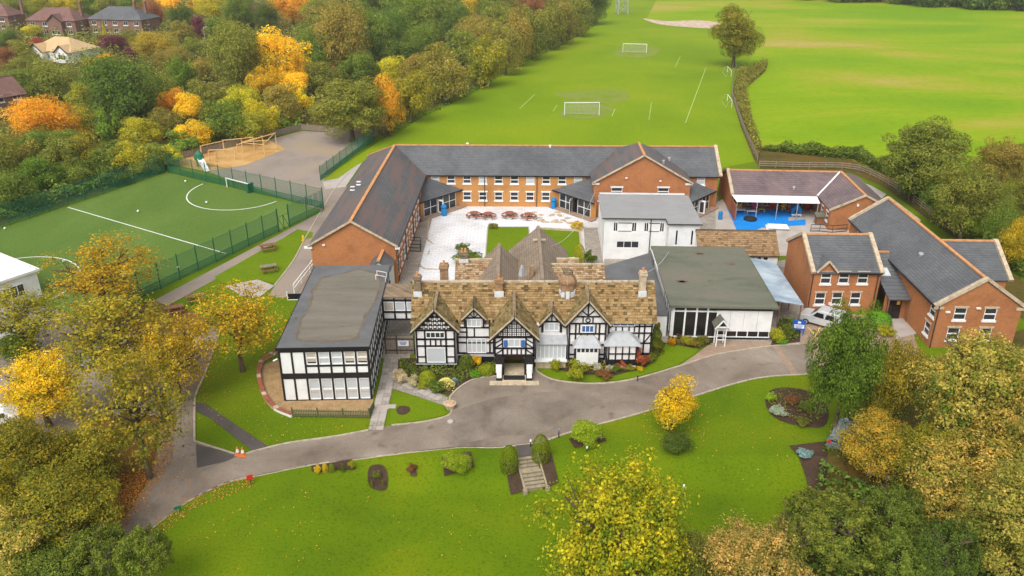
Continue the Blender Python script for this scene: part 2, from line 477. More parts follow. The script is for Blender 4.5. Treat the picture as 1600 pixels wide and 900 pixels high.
def stripe(name, line, w, z, mat, parent=None):
    mb = MB(); n = len(line)
    L = [Vector(p) for p in line]; left = []; right = []
    for i in range(n):
        d = (L[min(i+1,n-1)] - L[max(i-1,0)]).normalized(); q = Vector((-d.y, d.x))*w/2
        left.append(L[i]+q); right.append(L[i]-q)
    for i in range(n-1):
        mb.quad(*[(p.x,p.y,z+gz(p.x,p.y)) for p in (right[i],right[i+1],left[i+1],left[i])])
    o = mb.build(name, MAT[mat], parent)
    if parent is None: tag(o, kind='structure')
    return o

# fields behind the school
sheet('playing_field', [(-23.50,148.00),(-18.96,166.64),(-9.65,191.48),(0.00,228.13),(14.50,266.01),(31.32,321.59),(49.49,423.26),(78.30,612.08)]+[(170,900),(200,640)]+[(86.40,286.53),(66.22,234.44),(59.58,222.12),(51.00,190.01),(45.10,158.91),(41.40,135.13),(34.86,131.27),(30.36,118.24),(-17.35,118.24)], .02, 'field')
sheet('meadow', [(41.83,135.92),(45.48,158.91),(51.29,190.01),(59.17,221.15),(65.23,233.36),(85.75,286.53),(92.89,317.72),(53.69,342.33)]+[(70,420),(60,700),(700,900),(700,260)]+[(98.31,151.32),(73.94,131.27),(55.99,131.27)], .035, 'meadow')
sheet('wood_floor', [(-23.91,150.84),(-19.33,170.16),(-9.86,196.03),(0.00,234.44),(14.93,274.45),(32.06,329.59),(46.98,423.26)]+[(60,640),(-700,900),(-500,90)]+[(-71.07,98.93),(-68.84,103.72),(-56.40,129.05),(-55.93,140.03),(-41.34,158.91),(-25.69,154.78)], .012, 'wood_floor')
sheet('scrub_verge', [(59.92,222.12),(72.21,236.61),(67.41,222.12),(56.33,199.18),(48.56,164.36),(44.81,143.47),(57.74,135.92),(61.16,121.44),(57.45,94.93),(58.27,85.14),(52.75,75.43),(52.60,80.05),(57.02,98.93),(56.95,120.79),(54.88,128.32),(40.78,129.78),(41.18,135.92),(44.85,158.91),(50.55,190.01)], .05, 'wood_floor')
sheet('dirt_bank', [(52.74,344.55),(60.26,335.85),(73.25,337.98),(79.41,329.59),(75.36,313.94),(66.31,315.82),(56.06,325.54)], .06, 'rubble', round_=True)
sheet('leaf_litter', [(-27.10,37.93),(-27.05,41.23),(-27.04,43.53),(-26.81,46.16),(-26.83,49.71),(-27.93,53.60),(-29.05,58.64),(-30.12,67.41),(-30.99,75.43),(-37.38,80.05),(-44.26,78.46),(-58.14,80.05),(-44.10,53.17),(-32.85,36.41)], .02, 'litter_floor')
sheet('wood_floor', [(30.18,62.79),(35.83,66.68),(40.35,67.41),(55.39,75.43),(53.22,60.66),(37.51,35.44),(14.13,34.98),(18.13,40.65),(20.94,45.62),(22.93,49.18),(25.36,54.03),(27.72,57.67)], .03, 'wood_floor', round_=False)

# tarmac and paths
sheet('drive', [(-27.20,40.65),(-27.08,43.35),(-26.77,45.96),(-26.72,49.56),(-27.76,53.17),(-29.32,57.67),(-29.89,61.71),(-31.94,66.20),(-31.63,69.92),(-30.41,73.71),(-30.00,75.43),(-28.78,69.92),(-27.98,65.03),(-27.46,60.87),(-26.78,58.64),(-25.16,54.03),(-24.83,53.68),(-22.72,52.92),(-21.02,52.25),(-19.93,52.75),(-17.69,53.77),(-14.32,54.64),(-11.65,55.53),(-9.83,56.26),(-7.37,56.73),(-5.43,57.58),(-5.08,58.64),(-5.36,60.45),(-4.42,62.46),(-3.17,63.67),(-1.04,64.12),(1.62,64.01),(2.12,65.38),(2.45,64.69),(4.01,63.34),(7.40,62.79),(10.92,63.56),(15.37,65.85),(18.75,67.77),(21.42,68.77),(24.73,69.66),(28.93,70.18),(32.97,75.43),(34.95,75.43),(31.92,67.41),(28.04,65.73),(26.97,64.46),(23.13,64.01),(19.96,62.89),(15.50,60.56),(10.72,58.06),(5.18,55.53),(2.54,54.03),(-1.00,53.26),(-4.01,53.26),(-7.46,52.67),(-11.79,51.76),(-15.06,51.04),(-19.04,49.64),(-21.13,48.73),(-23.17,46.58),(-24.55,43.91),(-25.27,42.42),(-25.46,39.53)], .03, 'tarmac')
sheet('tarmac_patch', [(-24.90,53.60),(-22.69,52.84),(-21.04,52.17),(-21.87,51.36),(-23.74,50.57)], .045, 'tarmac_dark')
sheet('tarmac_patch', [(-5.12,57.67),(-3.27,59.44),(0.00,60.87),(4.48,61.50),(7.28,61.50),(7.66,59.64),(4.24,57.20),(2.58,55.26),(-1.02,54.73),(-3.96,54.03)], .042, 'yard_patch', round_=True)
sheet('footpath', [(-27.06,59.74),(-26.17,59.54),(-24.32,57.86),(-18.94,53.17),(-20.10,52.67),(-24.90,57.20),(-26.57,58.35)], .04, 'tarmac_dark')
sheet('school_yard', [(-49.74,129.05),(-44.29,132.79),(-40.35,143.03),(-45.28,149.41),(-40.49,156.31),(-25.54,153.78),(-29.36,127.61),(-29.79,123.78),(-26.63,121.44),(-25.04,120.79),(-25.22,97.12),(-22.65,85.14),(-23.23,81.69),(-25.08,80.70),(-26.66,81.35),(-26.67,84.08),(-26.38,91.20),(-26.78,98.93),(-28.39,102.24),(-33.89,85.86),(-36.75,78.77),(-38.76,80.05),(-26.59,109.46)], .03, 'yard')
sheet('car_park', [(-59.53,80.05),(-50.38,78.46),(-46.37,80.05),(-39.63,72.59),(-31.94,66.20),(-29.32,57.67),(-34.65,57.67),(-35.50,54.03),(-43.10,53.17)], .04, 'yard')
sheet('pale_apron', [(-29.86,124.12),(-28.24,129.78),(-26.31,134.34),(-25.23,134.34),(-25.53,120.79),(-28.40,119.50)], .04, 'pale_concrete')
sheet('picnic_lawn', [(-34.29,86.41),(-28.33,102.00),(-26.17,101.03),(-25.78,98.93),(-26.67,98.47),(-26.22,91.80),(-26.81,84.61),(-29.19,85.86),(-30.58,84.61),(-32.55,84.43)], .035, 'court')
sheet('paved_patch', [(-32.24,83.90),(-30.63,84.78),(-29.14,85.68),(-26.70,83.90),(-27.55,81.02),(-29.55,81.19)], .045, 'pale_concrete')
sheet('grass_strip', [(-29.82,123.44),(-28.93,129.05),(-25.49,143.47),(-23.91,150.84),(-20.92,150.84),(-23.49,140.03),(-26.20,131.27),(-27.55,125.15)], .062, 'field')
sheet('side_lawn', [(-30.00,75.43),(-25.70,80.37),(-23.15,81.35),(-21.80,67.41),(-23.39,66.20),(-22.66,62.79),(-20.52,58.64),(-18.35,57.48),(-11.92,57.20),(-11.77,55.62),(-14.34,54.73),(-17.71,53.86),(-19.04,53.17),(-24.27,57.86),(-27.35,60.87),(-27.98,65.03),(-28.78,69.92)], .02, 'lawn')
kerb('kerb', [(-25.16,54.03),(-26.78,58.64),(-27.46,60.87),(-27.98,65.03),(-28.78,69.92),(-29.67,75.43)])
kerb('kerb', [(-25.16,54.03),(-22.72,52.92),(-21.02,52.25),(-19.93,52.75),(-17.69,53.77),(-14.32,54.64),(-11.65,55.53)])
kerb('kerb', [(-9.83,56.26),(-7.37,56.73),(-5.43,57.58),(-5.08,58.64),(-5.36,60.45),(-4.42,62.46),(-3.17,63.67),(-1.39,64.12)])
kerb('kerb', [(2.18,65.61),(2.45,64.69),(4.01,63.34),(7.40,62.79),(10.92,63.56),(15.37,65.85),(18.75,67.77),(21.42,68.77),(24.73,69.66),(27.87,70.18)])
kerb('kerb', [(26.97,64.46),(23.13,64.01),(19.96,62.89),(15.50,60.56),(10.72,58.06),(5.18,55.53),(2.54,54.03)], h=.09)
kerb('kerb', [(2.54,54.03),(-1.00,53.26),(-4.01,53.26),(-7.46,52.67),(-11.79,51.76),(-15.06,51.04),(-19.04,49.64),(-21.13,48.73),(-23.17,46.58),(-24.55,43.91),(-25.27,42.42)], h=.05)
kerb('kerb', [(-26.74,84.08),(-26.38,91.20),(-26.67,98.47),(-26.78,104.22),(-26.98,118.24),(-26.40,128.32)], h=.1)
sheet('front_path', [(-11.65,55.53),(-11.61,61.18),(-12.05,67.41),(-10.48,67.41),(-10.12,64.46),(-5.53,60.45),(-5.77,59.24),(-10.48,61.92),(-10.50,55.81)], .045, 'slabs_grey')
fp = tag(bpy.data.objects.new('path_slabs', None), kind='structure'); COL.objects.link(fp)
m = MB(); m.box(-.29,.29,-.29,.29,0,.03); slab_me = [m.mesh('slab', MAT[k]) for k in ('pale_concrete','slabs_grey','pale_concrete')]
random.seed(21)
for (a, b, cols) in (((-11.03,55.53), (-11.29,66.68), 2), ((-10.68,63.45), (-5.70,59.84), 1)):
    a, b = Vector(a), Vector(b); d = (b-a).normalized(); q = Vector((-d.y,d.x)); n = int((b-a).length/.62)
    for i in range(n):
        for c in range(cols):
            p = a + d*(.62*i+.31) + q*((c-(cols-1)/2)*.62); put('slab', random.choice(slab_me), fp, (p.x,p.y,.048+random.uniform(0,.012)), math.atan2(d.y,d.x))
sheet('drain_band', [(25.20,69.79),(25.80,69.92),(26.02,64.57),(25.37,64.34)], .048, 'blockpave')
sheet('front_lawn', [(-10.06,56.36),(-10.42,61.50),(-5.89,59.44),(-5.45,57.86),(-7.40,57.01)], .04, 'court')
sheet('block_path', [(15.37,65.85),(17.27,67.90),(18.89,69.79),(20.56,70.84),(24.96,70.44),(27.70,70.44),(27.87,70.18),(24.73,69.66),(21.42,68.77),(18.75,67.77)], .05, 'blockpave')
sheet('terrace_lawn', [(2.29,65.38),(2.62,64.69),(4.02,63.56),(7.42,63.00),(10.95,63.78),(15.30,66.08),(17.34,68.27),(17.95,69.15),(14.95,70.31),(13.85,67.41),(12.38,65.61),(9.26,64.12),(5.81,64.34),(3.53,65.38)], .045, 'court')
sheet('flower_bed', [(2.13,65.97),(4.12,65.38),(5.81,64.46),(9.28,64.23),(12.28,65.73),(13.91,67.77),(14.97,70.44),(13.31,70.97),(12.53,67.41),(7.76,66.68),(2.41,67.41)], .05, 'soil')
sheet('flower_bed', [(-10.36,64.57),(-5.55,60.76),(-4.54,62.57),(-3.18,63.89),(-1.16,64.34),(-1.45,67.41),(-9.03,67.41),(-10.69,67.16)], .05, 'soil')
sheet('gravel_bed', [(-21.68,67.41),(-23.16,66.20),(-22.44,62.79),(-20.30,58.64),(-18.23,57.67),(-11.70,57.48),(-11.97,60.66),(-19.56,60.87)], .04, 'gravel')
sheet('flower_bed', [(15.16,70.44),(17.95,69.15),(20.05,70.84),(20.39,72.32),(15.72,72.59)], .055, 'soil')
sheet('flower_bed', [(25.06,69.92),(28.12,70.58),(29.80,75.43),(27.65,75.73)], .055, 'soil')
sheet('flower_bed', [(21.66,59.64),(22.52,61.50),(24.01,62.14),(25.89,61.50),(26.78,59.24),(25.66,56.36),(24.08,55.99),(22.37,56.73),(21.65,57.86)], .05, 'soil', round_=True)
sheet('flower_bed', [(21.73,53.43),(24.85,54.03),(23.37,48.44),(21.77,47.57),(22.14,50.10),(22.03,52.17)], .05, 'soil')
sheet('flower_bed', [(-15.00,50.10),(-15.22,50.88),(-12.25,51.60),(-11.78,50.57)], .05, 'soil')
sheet('flower_bed', [(-10.78,49.79),(-10.78,50.96),(-9.94,51.20),(-9.46,50.57),(-9.36,49.18),(-10.38,49.03)], .05, 'soil', round_=True)
sheet('flower_bed', [(-5.42,52.01),(-3.18,52.67),(-2.87,51.04),(-5.10,50.33)], .05, 'soil')
sheet('flower_bed', [(4.49,54.38),(7.22,55.26),(7.51,54.03),(4.91,53.09)], .05, 'soil')
sheet('flower_bed', [(-0.59,51.52),(0.49,51.85),(1.05,49.24),(-0.09,48.80)], .05, 'soil')
sheet('flower_bed', [(1.89,52.50),(2.99,52.67),(3.51,49.84),(2.29,49.31)], .05, 'soil')
sheet('flower_bed', [(-7.77,50.96),(-7.29,51.04),(-7.17,50.33),(-7.65,50.33)], .05, 'soil')
sheet('flower_bed', [(-9.77,58.64),(-9.46,59.14),(-8.79,59.04),(-8.56,58.45),(-8.87,57.86),(-9.46,57.86)], .05, 'soil', round_=True)
sheet('forecourt', [(28.08,70.44),(31.46,78.46),(33.61,77.22),(40.88,75.43),(38.55,67.41),(30.18,62.79),(28.04,65.73),(28.93,70.18)], .035, 'blockpave')
sheet('entrance_path', [(39.78,77.53),(41.13,77.53),(40.91,72.59),(37.77,71.24)], .05, 'pale_concrete')
for a in ([(29.90,73.71),(30.03,72.18)], [(29.87,71.51),(31.45,74.28)]):
    stripe('parking_line', a, .12, .06, 'yellow_paint')
sheet('alley', [(-12.29,67.41),(-9.64,67.41),(-10.04,80.05),(-11.65,85.14),(-14.57,85.14),(-13.42,72.59)], .03, 'slabs_grey')

# courtyard
sheet('service_yard', [(11.27,109.46),(30.98,118.87),(25.66,88.84),(36.17,92.82),(32.88,80.05),(28.74,70.18),(24.81,69.92),(14.35,70.44),(14.57,85.14),(10.87,88.84)], .02, 'slabs_grey')
sheet('courtyard', [(-13.11,85.14),(-12.65,93.87),(-12.81,111.41),(-12.95,112.84),(11.57,112.84),(11.87,105.49),(11.07,90.80),(-2.91,85.14)], .03, 'slabs')
sheet('court_lawn', [(-3.25,88.84),(-3.25,102.97),(2.22,102.97),(2.30,98.24),(2.26,88.84)], .05, 'court')
sheet('court_lawn', [(2.87,88.84),(3.23,102.24),(8.85,101.27),(8.45,88.84)], .05, 'court')
sheet('court_strip', [(-12.97,85.14),(-12.62,93.66),(-12.92,105.49),(-12.05,107.31),(-10.96,107.05),(-10.93,85.14)], .045, 'slabs_grey')
sheet('court_walk', [(9.56,102.73),(11.61,102.73),(10.87,88.84),(8.75,88.84)], .045, 'slabs_grey')
# nursery yard
sheet('nursery_yard', [(29.42,112.84),(24.90,92.82),(34.45,92.82),(43.97,99.39),(46.27,105.49),(43.73,110.85),(32.39,116.70)], .03, 'pale_concrete')
sheet('blue_play_surface', [(30.59,111.13),(31.82,110.57),(34.25,109.46),(36.21,110.01),(38.83,110.29),(40.56,108.92),(39.87,107.31),(38.11,106.79),(37.64,105.23),(40.07,105.49),(39.41,103.72),(36.42,103.22),(33.28,102.73),(32.17,101.75),(29.71,101.75)], .05, 'blue_rubber')
sheet('blue_play_surface', [(37.29,105.23),(40.15,106.00),(39.58,103.97),(37.01,103.47)], .062, 'blue_rubber')
sheet('back_lane', [(53.55,124.80),(55.24,121.44),(55.86,117.00),(54.01,114.59),(52.40,116.70)], .06, 'pale_concrete')

# pitch
PO = Vector((-55.7,128.0)); PU = Vector((28.8,-17.95)); PV = Vector((-7.9,-16.8))
def pit(u, v): p = PO + PU*u + PV*v; return (p.x, p.y)
sheet('bark_area', [(-57.71,133.56),(-49.74,129.05),(-44.29,132.79),(-40.35,143.03),(-45.41,149.88),(-56.53,141.73)], .05, 'bark')
sheet('artificial_pitch', [pit(0,0),pit(1,0),pit(1,2.1),pit(0,2.1)], .045, 'turf')
stripe('pitch_line', [pit(.01,1.0),pit(.985,1.0)], .17, .06, 'paint')
def arc(cu, cv, r, a0, a1, n=24):
    c = Vector(pit(cu, cv)); e = PU.normalized(); g = PV.normalized()
    return [tuple(c + e*math.cos(R(a0+(a1-a0)*i/n))*r + g*math.sin(R(a0+(a1-a0)*i/n))*r) for i in range(n+1)]
stripe('pitch_line', arc(.52,.03,8.0,2,178), .17, .06, 'paint')
stripe('pitch_line', arc(.52,2.06,8.0,182,358), .17, .06, 'paint')
# worn lines on the grass field
for a in ([(27.90,166.06),(31.04,182.94)], [(34.79,163.24),(52.87,228.13)], [(44.68,229.16),(49.62,248.09)], [(20.66,168.97),(22.17,176.34)], [(1.65,176.34),(5.36,192.23)], [(8.70,173.82),(9.97,180.25)]):
    stripe('field_line', a, .16, .04, 'old_paint')

for a in ([(9.93,168.97),(13.73,166.64),(19.20,168.97),(22.03,176.34),(18.51,182.94),(12.60,179.58)], [(30.46,250.51),(35.21,243.38),(42.27,250.51),(45.88,263.30),(40.68,268.77),(32.61,260.65)], [(10.50,193.73),(24.45,197.59),(27.08,188.56),(21.21,181.59),(14.33,184.32)]):
    sheet('worn_grass', a, .03, 'worn', round_=True)
# steps down from the terrace
SX0, SY0 = .62, 51.9
st = thing('garden_steps', 'weathered stone garden steps between two clipped conical shrubs', 'steps', (1.15,52.05,0), R(13))
for i in range(8):
    mb = MB(); d = .31*i + (.3 if i > 3 else 0)
    mb.box(-.76,.76, -d-.34-(.3 if i == 3 else 0), -d, -.12*i-.5, -.12*i+.03)
    o = mb.build('step', MAT['grey_wood'], st)
    mb = MB(); mb.box(-.74,.74, -d-.36-(.3 if i == 3 else 0), -d-.07, -.12*i+.032, -.12*i+.075); mb.build('tread', MAT['step_stone'], o)
for s in (-1,1):
    mb = MB()
    mb.bar((s*.84,.1,.08),(s*.84,-2.9,-.92), .14, .26)
    mb.build('side_wall', MAT['step_stone'], st)
    mb = MB(); mb.box(s*.86-.16,s*.86+.16,-3.1,-2.8,-1.4,-.75); mb.build('end_block', MAT['step_stone'], st)
sheet('step_landing', [(0.30,53.43),(1.62,53.68),(1.78,52.34),(0.54,51.85)], .055, 'tarmac_dark')

# ================================================================== BUILDING HELPERS
def wall(mb, p0, p1, z0, z1, ops=(), depth=.13, apex=None):
    """wall face from p0 to p1 (left to right seen from outside) with real openings; apex=(u,z) adds a gable"""
    p0, p1 = Vector((*p0,0)), Vector((*p1,0)); d = (p1-p0); L = d.length; d.normalize()
    n = Vector((d.y,-d.x,0))
    def q(u, z, k=0.0): p = p0 + d*u - n*k; return (p.x, p.y, z)
    us = sorted({0, L, *[o[0] for o in ops], *[o[1] for o in ops]})
    zs = sorted({z0, z1, *[o[2] for o in ops], *[o[3] for o in ops]})
    for i in range(len(us)-1):
        for j in range(len(zs)-1):
            uc, zc = (us[i]+us[i+1])/2, (zs[j]+zs[j+1])/2
            if any(o[0] < uc < o[1] and o[2] < zc < o[3] for o in ops): continue
            mb.quad(q(us[i],zs[j]), q(us[i+1],zs[j]), q(us[i+1],zs[j+1]), q(us[i],zs[j+1]))
    for a, b, c, e in ops:
        mb.quad(q(a,c), q(a,e), q(a,e,depth), q(a,c,depth)); mb.quad(q(b,c,depth), q(b,e,depth), q(b,e), q(b,c))
        mb.quad(q(a,e), q(b,e), q(b,e,depth), q(a,e,depth)); mb.quad(q(a,c,depth), q(b,c,depth), q(b,c), q(a,c))
    if apex: mb.poly([q(0,z1), q(L,z1), q(apex[0],apex[1])])

WIN = {}
def win_meshes(w, h, style, glass):
    key = (round(w,2), round(h,2), style, glass)
    if key in WIN: return WIN[key]
    f = MB(); t = .07
    f.box(-w/2,-w/2+t,.02,.10,0,h); f.box(w/2-t,w/2,.02,.10,0,h)
    f.box(-w/2+t,w/2-t,.02,.10,0,t); f.box(-w/2+t,w/2-t,.02,.10,h-t,h)
    if style.startswith('sash'): f.box(-w/2+t,w/2-t,.015,.095,h*.46,h*.46+.12)
    if style.startswith('case'):
        n = int(style[4:])
        for i in range(1, n): x = -w/2 + w*i/n; f.box(x-.03,x+.03,.015,.095,t,h-t)
    if style.startswith('grid'):
        n = int(style[4:])
        for i in range(1, n): x = -w/2 + w*i/n; f.box(x-.05,x+.05,.015,.095,t,h-t)
        f.box(-w/2+t,w/2-t,.012,.09,h*.5-.04,h*.5+.04)
    p = MB(); p.box(-w/2+t*.6,w/2-t*.6,.065,.075,t*.6,h-t*.6)
    WIN[key] = (f.mesh('window', MAT['white_paint']), p.mesh('pane', MAT[glass]))
    return WIN[key]
SILL = {}
def window(parent, p0, p1, u, z, w, h, style='sash', glass='glass', sill=None, lintel=None):
    d = Vector((p1[0]-p0[0], p1[1]-p0[1])).normalized()
    loc = (p0[0]+d.x*u, p0[1]+d.y*u, z); rz = math.atan2(d.y, d.x)
    fm, pm = win_meshes(w, h, style, glass)
    o = put('window', fm, parent, loc, rz)
    put('pane', pm, o)
    if sill:
        k = ('s', round(w,2), sill)
        if k not in SILL: m = MB(); m.box(-w/2-.10,w/2+.10,-.09,.06,-.20,-.002); SILL[k] = m.mesh('sill', MAT[sill])
        put('sill', SILL[k], o)
    if lintel:
        k = ('l', round(w,2), round(h,2), lintel)
        if k not in SILL: m = MB(); m.box(-w/2-.12,w/2+.12,-.05,.06,h+.002,h+.19); SILL[k] = m.mesh('lintel', MAT[lintel])
        put('lintel', SILL[k], o)
    return o
def row(ops, wins, us, z, w, h, **kw):
    for u in us: ops.append((u-w/2, u+w/2, z, z+h)); wins.append((u, z, w, h, kw))
def walled(parent, mb, p0, p1, z0, z1, wins=(), apex=None):
    """wins: (u centre, z, w, h, kw)"""
    wall(mb, p0, p1, z0, z1, [(u-w/2, u+w/2, z, z+h) for u, z, w, h, kw in wins], apex=apex)
    for u, z, w, h, kw in wins: window(parent, p0, p1, u, z, w, h, **kw)

def gable_roof(parent, x0, x1, y0, y1, ze, zr, axis, mat, t=.16, over=.25, verge=.2, ridge='terracotta', cop=(), slopes=(1,1)):
    """two roof slopes; axis 'y': ridge runs along y. cop: ends ('0','1') with stone coping"""
    def T(a, b, z): return (a, b, z) if axis == 'y' else (b, a, z)
    if axis == 'y': a0, a1, b0, b1 = x0, x1, y0, y1
    else: a0, a1, b0, b1 = y0, y1, x0, x1
    m = (a0+a1)/2; s = (zr-ze)/(m-a0); zo = ze - s*over
    if slopes[0]: mb = MB(); mb.slab([T(a0-over,b0-verge,zo), T(m,b0-verge,zr), T(m,b1+verge,zr), T(a0-over,b1+verge,zo)], t); mb.build('roof', MAT[mat], parent)
    if slopes[1]: mb = MB(); mb.slab([T(a1+over,b0-verge,zo), T(m,b0-verge,zr), T(m,b1+verge,zr), T(a1+over,b1+verge,zo)], t); mb.build('roof', MAT[mat], parent)
    if ridge:
        mb = MB(); mb.bar(T(m,b0-verge-.02,zr+.02), T(m,b1+verge+.02,zr+.02), .34, .14); mb.build('ridge_tiles', MAT[ridge], parent)
    for c in cop:
        b = b0-verge+.05 if c == '0' else b1+verge-.05
        mb = MB()
        mb.bar(T(a0-over-.05,b,zo+.06), T(m,b,zr+.10), .42, .30); mb.bar(T(m,b,zr+.10), T(a1+over+.05,b,zo+.06), .42, .30)
        mb.build('coping', MAT['stone'], parent)
def gutter(parent, a, b, r=.07, mat='black_gloss'):
    mb = MB(); mb.bar(a, b, r*2, r*2); mb.build('gutter', MAT[mat], parent)
def pipe(parent, x, y, z0, z1, mat='dark_metal'):
    mb = MB(); mb.tube((x,y,z0),(x,y,z1),.055,n=6); mb.build('downpipe', MAT[mat], parent)

# ================================================================== BRICK SCHOOL (U shape)
A = thing('school_building', 'U-shaped two-storey orange brick school with grey slate roofs round the paved courtyard', 'school', (-17.6,84.4,0), R(-1.1))
ST = dict(style='sash', sill='white_paint', lintel='white_paint')
aw = MB(); ay = MB()
walled(A, aw, (-4.7,0), (4.7,0), 0, 4.75, apex=(4.7,7.5))
side = []
for i in range(9): side += [(1.6+2.25*i, 3.4, 1.1, 1.05, ST), (1.6+2.25*i, .95, 1.1, 1.2, ST)]
walled(A, aw, (4.7,0), (4.7,27.3), 0, 4.75, side)
bw = [(1.55+2.235*i, 3.45, 1.12, 1.05, dict(ST, glass='glass' if i % 3 else 'glass_pale')) for i in range(10)]
bw += [(6.0+2.235*i, .98, 1.12, 1.2, ST) for i in range(6)]
walled(A, ay, (4.7,27.3), (28.3,27.3), 0, 4.75, bw)
walled(A, aw, (28.3,27.3), (28.3,23.0), 0, 5.1)
walled(A, aw, (28.3,23.0), (41.3,23.0), 0, 5.1, [(3.1,3.2,1.5,1.1,ST),(9.4,3.2,1.5,1.1,ST)], apex=(6.5,8.75))
walled(A, aw, (41.3,23.0), (41.3,27.3), 0, 5.1)
walled(A, aw, (41.3,27.3), (46.0,27.3), 0, 4.75, [(2.3,3.45,1.12,1.05,dict(ST,glass='glass_pale'))])
walled(A, aw, (46.0,27.3), (46.0,37.1), 0, 4.75, apex=(4.9,7.5))
walled(A, aw, (46.0,37.1), (-4.7,37.1), 0, 4.75)
walled(A, aw, (-4.7,37.1), (-4.7,0), 0, 4.75, [(5+3*i, 3.3, 1.1, 1.05, ST) for i in range(10)])
aw.build('wall', MAT['brick'], A); tag(ay.build('wall', MAT['brick_yellow'], A), 'yellowish brick courtyard wall')
# left wing roof with hip at the far outer corner, back wing, cross wing
def roofpart(parent, pts, mat, t=.16, name='roof'):
    mb = MB(); mb.slab(pts, t); return mb.build(name, MAT[mat], parent)
zr, ze = 7.62, 4.68
roofpart(A, [(-5.0,-.25,ze),(0,-.25,zr),(0,32.2,zr),(-5.0,37.4,ze)], 'slate_brown')
roofpart(A, [(5.0,-.25,ze),(5.0,27.1,ze),(0,32.2,zr),(0,-.25,zr)], 'slate_brown')
roofpart(A, [(5.0,27.1,ze),(46.2,27.1,ze),(46.2,32.2,zr),(0,32.2,zr)], 'slate')
roofpart(A, [(-5.0,37.4,ze),(0,32.2,zr),(46.2,32.2,zr),(46.2,37.4,ze)], 'slate')
zc, zce = 8.88, 5.0
roofpart(A, [(28.0,22.7,zce),(34.8,22.7,zc),(34.8,29.4,zc),(28.0,36.2,zce)], 'slate_brown', .17)
roofpart(A, [(41.6,22.7,zce),(41.6,36.2,zce),(34.8,29.4,zc),(34.8,22.7,zc)], 'slate_brown', .17)
roofpart(A, [(28.0,36.2,zce),(34.8,29.4,zc),(41.6,36.2,zce)], 'slate_brown', .17)
for a, b in (((0,-.28,zr+.03),(0,32.2,zr+.03)), ((0,32.2,zr+.03),(46.2,32.2,zr+.03)), ((34.8,22.68,zc+.03),(34.8,29.4,zc+.03)), ((0,32.2,zr+.02),(-5.0,37.4,ze+.04))):
    mb = MB(); mb.bar(a, b, .36, .15); mb.build('ridge_tiles', MAT['terracotta'], A)
for a, b in (((-5.0,-.27,ze+.0),(0,-.27,zr+.0)), ((5.0,-.27,ze),(0,-.27,zr)), ((28.0,22.68,zce),(34.8,22.68,zc)), ((41.6,22.68,zce),(34.8,22.68,zc))):
    mb = MB(); mb.bar(a, b, .1, .22); mb.build('verge', MAT['stone'], A)
mb = MB(); mb.bar((46.25,27.0,ze+.1),(46.25,32.2,zr+.14),.45,.3); mb.bar((46.25,32.2,zr+.14),(46.25,37.4,ze+.1),.45,.3); mb.build('coping', MAT['stone'], A)
gutter(A, (5.05,27.03,4.6), (28.2,27.03,4.6)); gutter(A, (5.06,-.2,4.6), (5.06,27.0,4.6)); gutter(A, (41.6,27.03,4.6), (46.2,27.03,4.6))
for u in (13.2, 20.6, 27.6): pipe(A, u, 27.22, 0, 4.6)
for v in (1.0, 7.2, 14.0, 20.5): pipe(A, 4.79, v, 0, 4.6)
for x, y, w in ((-4.95,-.12,.9),(4.95,-.12,.5)):
    mb = MB(); mb.box(x-w/2,x+w/2,y-.1,y+.1,4.35,4.6); mb.build('kneeler_stone', MAT['white_paint'], A)
for x in (28.5,41.1):
    mb = MB(); mb.box(x-.5,x+.5,22.88,23.02,4.72,4.98); mb.build('kneeler_stone', MAT['white_paint'], A)
for x, y, z in ((-3.2,-.05,4.7),(32.6,22.95,5.6),(29.0,22.95,2.3),(37.2,22.95,5.2)):
    mb = MB(); mb.box(x-.14,x+.14,y-.12,y,z,z+.16); mb.build('wall_light', MAT['white_plastic'], A)
for x, y in ((-2.9,19.5),(-3.5,18.4),(-2.5,17.4),(-3.1,16.2)):
    mb = MB(); z = zr + x*.588; mb.box(x-.35,x+.35,y-.14,y+.14,z+.05,z+.14); mb.build('roof_vent', MAT['white_plastic'], A)
for x, y, c in ((10.5,33.0,'white_plastic'),(22.5,32.0,'white_plastic'),(37.6,24.0,'metal'),(38.6,25.4,'metal')):
    mb = MB(); z = (7.5 if x < 30 else 7.6); mb.lathe([(.14,0),(.14,.35),(.22,.36),(.18,.5),(.02,.52)], 8, (x,y,z-.2)); mb.build('roof_vent', MAT[c], A)

